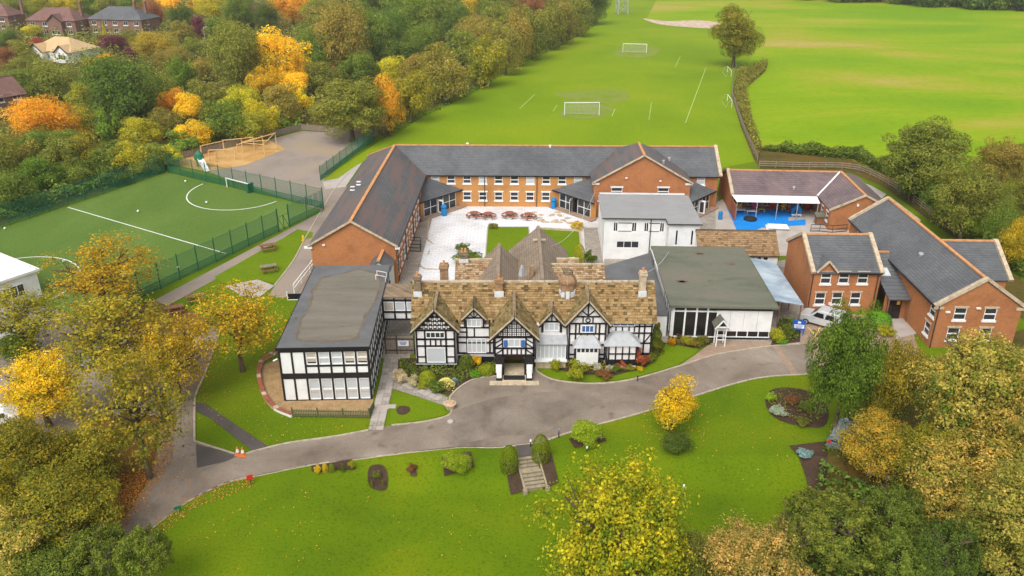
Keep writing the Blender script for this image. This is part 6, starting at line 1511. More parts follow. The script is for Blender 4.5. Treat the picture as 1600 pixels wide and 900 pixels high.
def crown(name, seed, n, leaf, K, style='round', rc=(.26,.44)):
    rng = np.random.default_rng(seed)
    if style in ('round','airy','wide'):
        D = unit(rng, K*4); D = D[D[:,2] > -.92][:K]; K = len(D)
        rad = rng.uniform(.40,.90,K)*(1+.13*np.sin(D[:,0]*3.1+seed)*np.cos(D[:,1]*2.7+seed*.7)); C = D*rad[:,None]
        C[:,2] *= .95
        C[:K//6] *= .45
        R_ = rng.uniform(rc[0],rc[1],K)
        w = R_**2; idx = rng.choice(K, n, p=w/w.sum())
        o = unit(rng, n); o[:,2] = np.where(rng.random(n) < .35, np.abs(o[:,2]), o[:,2])
        f = rng.uniform(.45,1.0,n)**.6
        if style == 'airy': f = rng.uniform(.1,1.25,n)
        P = C[idx] + o*(R_[idx]*f)[:,None]*np.array([1,1,.8])
        N_ = o*.8 + P*.6 + np.array([0,0,.6]) + rng.normal(size=(n,3))*.65
        ct = rng.random(K)
        # twigs: small leaf groups that turned together
        tw = np.sin(P[:,0]*23+seed)+np.sin(P[:,1]*25+1.7*seed)+np.sin(P[:,2]*27+P[:,0]*9)
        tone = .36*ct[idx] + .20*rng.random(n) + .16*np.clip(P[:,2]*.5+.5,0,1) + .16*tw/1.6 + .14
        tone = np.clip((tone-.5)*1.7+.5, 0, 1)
    elif style == 'cone':                       # layered conifer sprays
        z = 1-2*rng.random(n)**.62; z = np.clip(z,-1,1)
        rr = (1-z)/2*.95+.05
        K = 60; ca = rng.uniform(0,2*np.pi,K); cz = rng.uniform(-1,.95,K)
        idx = rng.integers(0,K,n); a = ca[idx]+rng.normal(0,.22,n)
        z = np.clip(cz[idx]+rng.normal(0,.06,n),-1,1)
        rr = (1-z)/2*.95+.04; f = rng.random(n)**.5
        P = np.stack([np.cos(a)*rr*f, np.sin(a)*rr*f, z-.18*f], 1)
        N_ = np.stack([np.cos(a)*.5, np.sin(a)*.5, np.ones(n)],1)+rng.normal(size=(n,3))*.45
        tone = .5*rng.random(K)[idx]+.5*f*rng.random(n)
    elif style == 'yew':                        # dense dome of upright sprays
        K = 130; D = unit(rng, K*3); D = D[D[:,2] > -.5][:K]; K = len(D)
        C = D*rng.uniform(.62,.8,K)[:,None]; L_ = rng.uniform(.18,.34,K)
        dirs = D*.7+np.array([0,0,.6])+rng.normal(size=(K,3))*.25; dirs /= np.linalg.norm(dirs,axis=1,keepdims=True)
        idx = rng.integers(0,K,n); t = rng.random(n)
        P = C[idx]+dirs[idx]*(L_[idx]*t)[:,None]+rng.normal(size=(n,3))*(.095*(1.05-t))[:,None]
        N_ = D[idx]+rng.normal(size=(n,3))*.7+np.array([0,0,.5])
        tone = .3*rng.random(K)[idx]+.5*t+.2*rng.random(n)
    elif style == 'bullet':                     # clipped shapes
        z = rng.uniform(-1,1,n); a = rng.uniform(0,2*np.pi,n)
        rr = np.sqrt(np.clip(1-np.clip((z+.35)/1.35,0,1)**2.2,0,1))*np.where(z < -.8,.9,1)
        f = rng.uniform(.86,1.0,n); P = np.stack([np.cos(a)*rr*f,np.sin(a)*rr*f,z],1)
        N_ = np.stack([np.cos(a),np.sin(a),z*.6+.3],1)+rng.normal(size=(n,3))*.4; tone = rng.random(n)
    elif style == 'tiers':                      # spiral topiary
        t = rng.random(n); a = rng.uniform(0,2*np.pi,n); z = -1+2*t
        ph = (t*3.0+a/(2*np.pi)) % 1.0; rr = (1-t*.78)*(.55+.45*np.sin(ph*np.pi)); f = rng.uniform(.88,1,n)
        P = np.stack([np.cos(a)*rr*f,np.sin(a)*rr*f,z],1); N_ = np.stack([np.cos(a),np.sin(a),(.5-ph)*2],1)+rng.normal(size=(n,3))*.35; tone = rng.random(n)
    elif style == 'spiky':                      # strap leaves
        a = rng.uniform(0,2*np.pi,n); t = rng.random(n); el = rng.uniform(.1,1.4,n)
        P = np.stack([np.cos(a)*np.cos(el)*t,np.sin(a)*np.cos(el)*t,np.sin(el)*t*1.6-t*t*.9-.6],1)
        N_ = np.stack([-np.cos(a)*.4,-np.sin(a)*.4,np.ones(n)],1)+rng.normal(size=(n,3))*.3; tone = t
    size = leaf*rng.uniform(.6,1.45,n)
    return quads_to_mesh(name, P, N_, size, .68, tone, rng.random(n), rng)

CR = {
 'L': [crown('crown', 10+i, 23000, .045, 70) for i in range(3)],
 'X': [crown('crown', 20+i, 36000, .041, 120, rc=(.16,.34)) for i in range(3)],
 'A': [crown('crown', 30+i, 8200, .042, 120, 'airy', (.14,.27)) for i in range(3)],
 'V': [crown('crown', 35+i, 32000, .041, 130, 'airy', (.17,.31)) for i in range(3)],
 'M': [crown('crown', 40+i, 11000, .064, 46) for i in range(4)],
 'S': [crown('crown', 50+i, 2600, .125, 22) for i in range(3)],
 'C': [crown('crown', 60+i, 9000, .075, 60, 'cone') for i in range(2)],
 'Y': [crown('crown', 70+i, 24000, .046, 130, 'yew') for i in range(2)],
 'B': [crown('foliage', 80, 4200, .085, 0, 'bullet')],
 'T': [crown('foliage', 81, 5200, .075, 0, 'tiers')],
 'K': [crown('foliage', 82, 1300, .16, 0, 'spiky')],
}
def trunk_mesh(seed, mat, limbs=7, thick=1.0):
    """unit trunk: height 1, reach 1"""
    rg = random.Random(seed); m = MB(); prev = Vector((0,0,0)); r = .075*thick
    P = [Vector((rg.uniform(-.03,.03)*k, rg.uniform(-.03,.03)*k, .25*k)) for k in range(5)]
    for k in range(4): m.tube(P[k],P[k+1],r*(1-.2*k)*(1.25 if k==0 else 1),r*(1-.2*(k+1)),8,False)
    for i in range(limbs):
        z = rg.uniform(.38,.9); a = 2*math.pi*i/limbs+rg.uniform(-.4,.4); b = Vector((0,0,z))
        c1 = b+Vector((math.cos(a)*.32,math.sin(a)*.32,rg.uniform(.06,.16))); c2 = c1+Vector((math.cos(a+rg.uniform(-.5,.5))*.36,math.sin(a+rg.uniform(-.5,.5))*.36,rg.uniform(.05,.2)))
        m.tube(b,c1,.032*thick,.022*thick,6,False); m.tube(c1,c2,.022*thick,.010*thick,5,False)
        for q in range(3):
            e = c1.lerp(c2,rg.random())+Vector((rg.uniform(-.2,.2),rg.uniform(-.2,.2),rg.uniform(.05,.25))); m.tube(c1.lerp(c2,.3),e,.010*thick,.004*thick,4,False)
    return m.mesh('trunk', MAT[mat], True)
TR = [trunk_mesh(i,'tree_bark') for i in range(3)]; TRB = trunk_mesh(9,'birch_bark',6,.6); TRA = trunk_mesh(12,'tree_bark',12,.7)

PAL = {   # leaf_a, leaf_b
 'green':((.062,.095,.012),(.115,.145,.020)), 'dark':((.042,.072,.012),(.076,.112,.016)), 'bright':((.050,.088,.009),(.098,.140,.014)),
 'olive':((.080,.098,.015),(.165,.160,.024)), 'brown':((.110,.110,.018),(.200,.155,.028)), 'gold':((.140,.130,.012),(.350,.235,.012)),
 'orange':((.230,.140,.014),(.430,.225,.012)), 'yellow':((.250,.215,.013),(.540,.365,.014)), 'lime':((.190,.195,.012),(.300,.260,.014)),
 'oliveyellow':((.085,.105,.012),(.245,.195,.015)), 'rust':((.120,.055,.020),(.190,.085,.030)), 'purple':((.075,.022,.028),(.120,.035,.040)),
 'tan':((.078,.112,.012),(.320,.240,.048)), 'tanorange':((.095,.105,.015),(.450,.275,.075)), 'maroon':((.160,.022,.025),(.230,.035,.030)),
 'yellowgreen':((.085,.128,.008),(.385,.305,.012)), 'autumnlight':((.100,.110,.013),(.340,.220,.024)), 'yew':((.048,.080,.010),(.165,.175,.022)),
 'clip':((.085,.115,.008),(.150,.170,.010)), 'lawnclip':((.150,.185,.010),(.250,.250,.012)), 'red':((.200,.045,.020),(.330,.100,.040)), 'acid':((.140,.215,.010),(.230,.285,.016)),
 'cream':((.30,.26,.13),(.42,.33,.22)), 'sage':((.20,.22,.15),(.36,.36,.28)), 'bluegreen':((.10,.17,.14),(.20,.30,.30)), 'vivid':((.070,.180,.010),(.110,.240,.014)), 'litter':((.20,.085,.018),(.38,.20,.04)), 'strap':((.20,.22,.06),(.45,.42,.16)),
}
rt = random.Random(77); W = 'woodland trees'
def dress(o, pal, gain=2.0):
    a, b = PAL[pal]; k = gain*rt.uniform(.88,1.12); h = rt.uniform(-.06,.06)
    f = lambda c: [c[0]*k*(1+h), c[1]*k*(1-h*.5), c[2]*k]
    o['leaf_a'] = f(a); o['leaf_b'] = f(b)
def tree(x, y, a, c, zc, cls, pal, label, name='tree', cat='tree', group=None, trunk=None):
    if cls == '?': cls = 'L' if a > 4.3 else ('M' if a > 2.0 else 'S')
    if group == W:      # closed canopy: crowns meet and reach down to the undergrowth
        k = 1.32 if pal in ('olive','green','dark','brown','lime','oliveyellow','bright') else 1.12
        if (y > 205 and x < -60) or cls == 'X': k = 1.05
        a *= k; c *= k*1.06; zc = max(c*.92, zc*.95)
    elif cls == 'A': a *= 1.25; c *= 1.3; zc *= 1.12
    elif cls in 'XLMV': zc *= .96; c *= 1.1
    z0 = gz(x,y)
    t = thing(name, label, cat, (x,y,z0), 0, group)
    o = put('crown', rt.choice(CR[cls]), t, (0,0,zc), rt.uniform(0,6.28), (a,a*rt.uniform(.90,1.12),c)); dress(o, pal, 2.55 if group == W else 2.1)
    tm = trunk or (TRA if cls == 'A' else rt.choice(TR))
    hh = zc + (.62 if cls in 'CY' else .35)*c
    put('trunk', tm, t, (0,0,-.05), rt.uniform(0,6.28), (a*.95,a*.95,hh))
    return t
def shrub(x, y, a, c, zc, cls, pal, label, name='shrub', group=None):
    o = put(name, rt.choice(CR[cls]), None, (x,y,gz(x,y)+c*.97), rt.uniform(0,6.28), (a,a,c)); dress(o, pal)
    return tag(o, label, 'shrub', group)

for row_ in (
 # behind the far houses
 (-186.5,321.2,5.72,4.76,6.46,'?','olive','olive tree behind the leftmost far house'), (-178.2,325.2,5.79,4.82,6.51,'?','oliveyellow','yellowish olive tree behind the reddish-roofed far house'),
 (-170.0,329.4,5.38,4.88,6.58,'?','lime','lime tree rising behind the ridge of the reddish-roofed house'), (-163.2,333.6,4.95,4.95,6.65,'?','bright','bright green tree between the two far brick houses, behind them'),
 (-154.4,330.2,5.39,4.40,6.03,'?','olive','olive tree behind the left end of the grey-roofed house'), (-149.3,338.6,5.52,4.51,6.18,'?','green','green tree behind the middle of the grey-roofed house'),
 (-129.8,309.4,4.60,4.60,6.30,'?','rust','rusty brown tree behind the tall chimneys'), (-141.0,353.9,5.24,4.18,5.73,'?','yellow','yellow tree at the top edge right of the chimneys'),
 (-111.2,287.9,4.29,5.16,6.87,'?','dark','dark green tree right of the rusty tree'), (-116.3,333.7,6.43,4.93,6.63,'?','lime','lime tree at the top edge above the purple trees'), (-97.0,305.0,6.35,5.89,7.61,'?','green','broad green tree at the top edge left of bright orange one'),
 (-128.1,349.3,5.18,4.13,5.66,'?','gold','golden tree at the top edge between lime and dark trees'),
 # among the houses
 (-147.7,249.1,4.51,3.36,4.60,'?','dark','dark green tree in front of the leftmost far house'), (-137.7,237.8,3.60,2.68,3.67,'?','olive','olive tree left of the maroon tree'), (-138.7,247.8,2.81,2.43,3.33,'?','maroon','maroon tree left of the cream-roofed bungalow'),
 (-162.9,288.7,3.03,1.93,2.64,'?','lime','low lime tree left of the reddish-roofed house'), (-130.7,273.3,1.44,3.30,4.52,'C','lime','narrow yellow-green conifer in front of grey-roofed house'), (-118.3,251.0,3.60,2.63,3.61,'?','purple','dark purple tree right of the bungalow'),
 (-107.9,239.5,2.00,2.00,2.74,'?','purple','small purple tree behind the large orange-yellow tree'), (-117.4,261.0,2.75,2.75,3.77,'?','olive','olive tree in front of the grey-roofed house'), (-96.9,228.7,5.19,4.13,5.66,'?','autumnlight','broad orange-yellow tree below the two tall chimneys'),
 (-98.4,254.2,3.82,4.21,5.77,'?','brown','brownish tree right of orange-yellow tree'), (-100.6,275.1,2.68,3.72,5.10,'?','purple','purple tree among green ones near the street lamp'), (-93.0,268.4,4.03,4.03,5.52,'?','green','green tree right of the purple tree by the street lamp'),
 (-87.8,217.6,4.31,2.94,4.03,'?','brown','pale brown shrubby tree below the orange-yellow tree'), (-91.1,243.8,2.95,2.58,3.53,'?','olive','olive tree in front of the street lamp'), (-76.5,209.3,3.84,2.52,3.45,'?','brown','light brown twiggy tree left of the big olive-gold tree'),
 (-129.1,214.6,2.94,3.28,4.49,'?','rust','rusty tree at the left edge below far houses'), (-117.7,202.9,4.35,3.06,4.20,'?','olive','olive tree below the maroon tree'), (-99.3,181.0,5.58,3.54,4.85,'L','olive','wide olive-brown tree below the cream-roofed bungalow'),
 (-106.7,217.2,3.65,2.28,3.12,'?','orange','orange tree at the right foot of the bungalow'), (-98.3,200.3,3.99,2.72,3.73,'?','green','green tree below the small orange tree'),
 (-61.3,188.1,5.16,6.62,8.36,'L','olive','tall olive-gold tree left of the large yellow tree'), (-76.0,192.0,2.94,3.55,4.86,'?','bright','bright green bushy tree above the orange and yellow pair'),
 # middle wood
 (-74.5,156.6,5.58,5.58,7.29,'L','dark','large dark green tree in the middle of the left wood'), (-77.1,176.1,3.80,3.80,5.21,'?','olive','olive tree right of the large dark green one'), (-89.2,170.6,2.65,2.65,3.63,'?','oliveyellow','yellowish tree on the left of the large dark green tree'),
 (-83.3,143.8,4.51,3.80,5.20,'L','orange','big orange tree at the left near the cottage'), (-86.2,136.4,2.39,1.68,2.31,'?','olive','olive tree below the cottage at the left edge'), (-107.6,183.5,3.68,2.80,3.83,'?','green','green tree above the cottage'),
 (-78.7,152.3,2.63,2.38,3.26,'?','oliveyellow','yellow-olive tree between big orange and dark green trees'), (-71.4,143.1,1.92,3.09,4.24,'?','bright','narrow fresh green tree in front of the large dark one'), (-79.1,146.9,2.09,1.59,2.18,'?','gold','small golden-brown tree below the big orange tree'),
 (-78.0,140.5,2.45,1.73,2.37,'?','green','low green tree under the small golden-brown one'), (-65.1,142.4,2.70,2.22,3.04,'?','lime','lime tree left of the yellow trees near the pitch corner'), (-69.1,167.1,2.60,2.60,3.56,'?','orange','orange tree just left of the yellow pair'),
 (-63.1,161.1,2.89,2.76,3.78,'?','yellow','upper bright yellow tree right of the orange tree'), (-55.9,142.1,2.92,2.44,3.34,'?','yellow','lower bright yellow tree overhanging the bark playground'), (-64.2,150.3,2.13,2.37,3.25,'?','brown','brown tree between lime and bright yellow trees'),
 (-61.9,169.0,3.28,2.87,3.93,'?','olive','rounded olive tree right of the upper yellow tree'), (-52.5,146.8,3.46,2.97,4.07,'?','green','green tree behind the log swing frames'), (-54.4,163.3,3.05,2.79,3.82,'?','lime','lime-tinged tree left of the large yellow tree'), (-47.6,146.7,2.54,2.30,3.15,'?','oliveyellow','yellow-olive tree behind the climbing frame'),
 (-57.1,139.9,2.00,1.52,2.08,'?','green','low green tree beside the lower yellow tree'), (-73.9,159.7,2.99,2.99,4.09,'?','dark','dark green tree at the right shoulder of the large dark one'),
 # along the pitch fence
 (-76.5,122.9,2.95,2.95,4.04,'?','brown','brownish tree at the left edge above the pitch fence'), (-76.6,129.6,2.68,2.68,3.68,'?','green','green tree below the big orange tree'), (-70.1,123.7,2.57,2.79,3.82,'?','olive','olive tree by the pitch fence, third from the left edge'),
 (-67.8,126.7,2.43,2.65,3.62,'?','oliveyellow','yellow-olive tree by the pitch fence opposite halfway line'), (-63.7,125.8,2.22,2.22,3.04,'?','green','green tree by the pitch fence right of the yellow-olive one'), (-60.6,127.3,2.55,2.22,3.04,'?','lime','lime green tree by the pitch fence left of corner'),
 (-57.9,129.3,2.27,1.83,2.50,'?','olive','olive tree right at the far pitch corner'), (-69.2,116.0,2.44,2.23,3.06,'?','bright','bright green tree against the pitch fence near left edge'), (-66.2,119.9,2.32,1.68,2.30,'?','green','low green tree against fence above the halfway line'),
 (-70.0,109.7,2.68,2.28,3.13,'?','green','green tree at the left edge against the pitch fence'), (-61.5,122.1,1.97,1.20,1.65,'?','dark','low dark green tree against the fence'), (-79.3,119.2,3.82,3.41,4.67,'L','olive','olive tree cut by the left edge above pitch'), (-57.0,132.6,1.70,1.47,2.01,'?','lime','small lime tree at the corner of the bark playground'),
 # large yellow tree and the wood to its right
 (-79.8,312.6,7.42,6.02,7.74,'?','orange','bright orange tree at the top edge left of centre'), (-84.4,294.8,4.40,4.84,6.54,'?','dark','dark green tree left of the bright orange one'), (-53.0,191.3,6.70,6.40,8.13,'L','yellow','large bright yellow tree above the tarmac yard'),
 (-55.6,182.3,3.37,3.37,4.62,'?','gold','golden tree on the left shoulder of the large yellow tree'), (-49.5,185.5,3.72,2.53,3.46,'?','yellow','yellow tree under the large bright yellow one'), (-46.7,152.8,2.40,2.65,3.63,'?','lime','lime tree left of the white-stemmed birch'),
 (-42.8,168.1,1.96,2.64,3.61,'?','yellow','small yellow tree right of the birch'), (-50.8,217.4,4.95,4.61,6.30,'?','green','grey-green tree right of the large yellow tree'), (-44.9,220.6,6.65,7.32,9.07,'L','brown','large brown-olive tree above the big rounded olive one'),
 (-39.0,233.5,5.27,5.99,7.71,'?','green','green tree right of the large brown-olive tree'), (-35.8,242.9,4.75,5.49,7.20,'?','dark','dark green tree second right of the large brown-olive'), (-32.8,274.8,7.38,6.55,8.28,'L','green','broad green tree near the top edge centre'),
 (-25.0,240.2,4.71,3.97,5.44,'?','green','green tree above the bright lime bush in the wood'), (-21.5,272.0,6.50,6.09,7.81,'?','green','rounded green tree near the top centre edge'), (-16.6,263.6,4.35,5.15,6.85,'?','dark','dark green tree above the hedge-line trees'),
 (-67.4,301.7,6.29,5.38,7.09,'?','olive','olive tree at the top edge right of bright orange'), (-59.3,333.5,7.41,5.42,7.12,'?','green','green tree at the top edge above the brown-olive tree'), (-49.7,342.6,6.60,5.06,6.76,'?','olive','olive tree at the top edge left of the broad green tree'),
 (-31.1,230.1,4.19,2.76,3.78,'?','dark','low dark green tree above the lime bush'), (-29.3,148.3,6.47,5.26,6.96,'X','olive','big rounded olive tree at the corner of the tarmac yard'), (-36.5,198.9,3.96,3.33,4.56,'?','green','green tree right behind the big rounded olive tree'),
 (-29.1,201.8,3.55,2.76,3.78,'?','lime','bright lime bushy tree in the middle of the wood'), (-43.9,190.4,3.51,2.91,3.98,'?','olive','olive tree left behind the big rounded olive tree'), (-45.2,209.4,1.93,1.59,2.18,'?','rust','small rust-coloured tree peeping out beside the rounded olive'),
 (-23.0,152.7,2.61,4.82,6.52,'?','orange','orange-brown tree on the right flank of the big rounded olive'), (-20.3,163.3,3.16,4.08,5.59,'?','oliveyellow','yellow-olive tree at the field edge'), (-21.4,193.6,3.56,3.56,4.88,'?','brown','brown tree behind the yellow-olive one at the field edge'),
 (-15.1,182.7,4.20,4.78,6.47,'?','brown','large brown tree on the field edge left of the worn line'), (-12.9,218.0,4.30,4.30,5.89,'?','olive','olive tree behind the large brown field-edge tree'), (-6.4,201.0,3.83,4.92,6.62,'?','oliveyellow','yellow-tinged tree on the field edge, middle of the row'),
 (-1.6,217.0,3.29,5.29,7.00,'?','brown','brown tree on the field edge right of the yellow-tinged one'), (-10.5,248.4,4.86,4.48,6.14,'?','brown','pale brown tree in the second row above field edge'), (-4.4,269.4,5.24,5.24,6.95,'?','olive','olive tree in the second row near the top'),
 (2.1,231.2,3.48,5.96,7.67,'?','brown','reddish brown tree on the field edge'), (5.8,242.6,3.65,5.86,7.58,'?','olive','dark olive tree on the field edge below the rusty one'), (7.1,316.9,5.65,5.17,6.88,'?','rust','rusty tree at the top edge by the field'),
 (10.9,260.5,3.90,5.87,7.59,'?','olive','olive tree on the field edge, fourth from its top end'), (15.9,272.1,3.66,5.31,7.01,'?','brown','brown tree on the field edge, third from its top end'), (22.1,290.9,3.90,5.65,7.36,'?','olive','olive tree on the field edge, second from its top end'), (30.3,324.5,4.81,5.78,7.50,'?','dark','dark tree at the top end of the field-edge row'),
 (-16.0,337.6,4.00,5.51,7.22,'?','yellow','yellow tree at the top edge above the wood'), (-8.7,333.6,4.95,4.95,6.65,'?','green','green tree at the top edge right of the yellow one'), (17.5,338.0,5.51,5.00,6.70,'?','brown','brown tree at the top edge behind the field-edge row'), (0.0,347.4,5.15,4.63,6.32,'?','olive','olive tree at the top edge left of the rusty tree'),
 (-31.1,338.1,6.01,5.00,6.70,'?','dark','dark green tree at the top edge above the rounded green one'), (28.5,367.1,4.88,4.88,6.58,'?','olive','olive tree cut by the top edge near the pylon'),
):
    tree(*row_[:5], row_[5], row_[6], row_[7], group=W)
t = tree(-45.4,162.8,2.79,3.05,4.18, 'M', 'brown', 'slender birch with white stems behind the tarmac yard fence', trunk=TRB, group=W)
put('trunk', TRB, t, (.9,.2,-.05), 2.0, (2,2,t.children[0].location.z*1.1))

tree(60.4,228.8,6.88,7.23,8.98, 'X', 'oliveyellow', 'lone round olive tree standing at the edge of the playing field')
# right of the school
for row_ in (
 (58.5,113.9,6.01,5.03,6.73,'X','olive','large olive-green tree behind the brick wing at the right'), (56.5,96.6,4.58,4.75,6.45,'X','olive','large olive-brown tree in front of the meadow at the right'), (71.8,116.3,4.48,3.87,5.30,'X','brown','brownish tree at the right edge of the meadow'),
 (59.1,88.5,2.36,3.03,4.15,'L','gold','golden tree cut by the right edge above the brick wing'), (58.7,93.2,2.47,2.82,3.87,'L','green','green tree left of the golden tree at the right edge'), (57.2,103.2,2.88,2.50,3.42,'L','green','green tree along the rail fence behind the long slate roof'),
 (67.6,100.6,3.61,4.15,5.68,'L','olive','olive tree beyond the right edge of the meadow'), (57.7,113.7,2.03,1.62,2.22,'?','dark','low dark green tree beside the rail fence'),
): tree(*row_[:5], row_[5], row_[6], row_[7], group='trees behind the brick wings')
# foreground, right
for row_ in (
 (25.7,54.8,2.64,5.31,7.01,'X','bright','fresh green tree in front of the silver van'), (29.9,55.8,2.72,3.52,4.82,'V','oliveyellow','yellow-olive tree in front of the gabled brick wing'), (34.6,52.3,4.55,4.68,6.37,'X','tan','big tan-leaved tree hiding the foot of the brick gable'),
 (36.7,48.6,3.58,4.80,6.50,'X','tan','tan-leaved tree cut by the right edge'), (30.4,45.0,4.29,3.15,4.32,'X','tan','broad tan and green tree at the lower right'), (31.3,39.8,3.52,3.52,4.82,'X','tan','tan tree in the bottom right corner'),
 (26.9,50.4,3.02,2.28,3.13,'V','autumnlight','yellowish tree over the parked cars at the lower right'), (29.2,48.5,2.55,2.82,3.86,'X','oliveyellow','olive and yellow tree between tan trees and parked cars'), (20.9,41.7,3.45,2.03,2.78,'Y','yew','dark green yew with upright sprays at the bottom right'),
 (17.4,39.9,1.98,2.38,3.27,'C','yew','smaller dark yew between the lawn and the orange-tan tree'), (24.9,42.5,2.16,2.29,3.14,'Y','green','deep green yew in the lower right below the cars'), (24.4,39.4,2.13,1.98,2.72,'Y','green','green feathery yew at the bottom edge'), (26.2,38.3,2.07,2.72,3.73,'Y','dark','darkest green yew in the bottom right'),
 (14.7,38.6,3.72,2.26,3.09,'V','tanorange','peach-orange leaved tree at the bottom edge right of yellow tree'), (6.0,37.9,4.62,4.49,6.15,'V','yellowgreen','big yellow-green tree at the bottom edge centre'), (10.4,39.1,2.34,2.34,3.21,'L','olive','olive tree between the yellow-green and the peach-orange tree'),
 (12.8,55.3,1.82,2.10,2.88,'M','yellow','small golden tree on the drive edge of the lawn'),
): tree(*row_[:5], row_[5], row_[6], row_[7])
# foreground, left
for row_ in (
 (-24.6,65.0,3.65,3.36,4.60,'A','gold','sparse golden tree on the side lawn left of the flat-roofed block'), (-41.6,75.9,5.46,3.00,4.11,'A','gold','airy orange-gold tree in front of the near pitch end'), (-45.3,67.2,3.65,2.73,3.74,'A','oliveyellow','half-bare olive tree over the white building at left'),
 (-33.3,60.7,4.95,3.65,5.00,'A','oliveyellow','sparse brownish tree with pale limbs over the car park'), (-37.7,56.1,3.36,2.94,4.02,'V','yellow','bright yellow tree at the left edge over the car park'), (-26.8,49.4,3.47,3.98,5.46,'A','oliveyellow','thin olive tree beside the drive junction'),
 (-30.7,48.1,3.28,2.06,2.82,'V','oliveyellow','yellow-olive tree at the left below the car park'), (-33.5,45.9,3.05,3.05,4.18,'X','oliveyellow','olive-gold tree cut by the left edge'), (-28.9,41.6,3.51,2.46,3.37,'X','oliveyellow','olive tree in the lower left beside the leafy bank'), (-31.1,38.8,3.11,2.36,3.24,'X','tan','olive-green tree in the bottom left corner'),
 (-25.5,38.9,2.19,1.74,2.38,'Y','yew','dark yew at the bottom left beside the drive end'), (-22.1,38.1,1.77,2.05,2.80,'Y','yew','feathery dark yew at the bottom edge on the lawn corner'), (-28.2,37.9,2.32,1.50,2.06,'L','green','green tree at the bottom left edge'), (-45.3,66.3,1.76,1.45,1.99,'M','bright','small fresh green tree by the white building at left'), (-28.3,59.6,3.20,3.20,4.38,'A','gold','thin golden-brown tree above the drive junction'),
): tree(*row_[:5], row_[5], row_[6], row_[7])

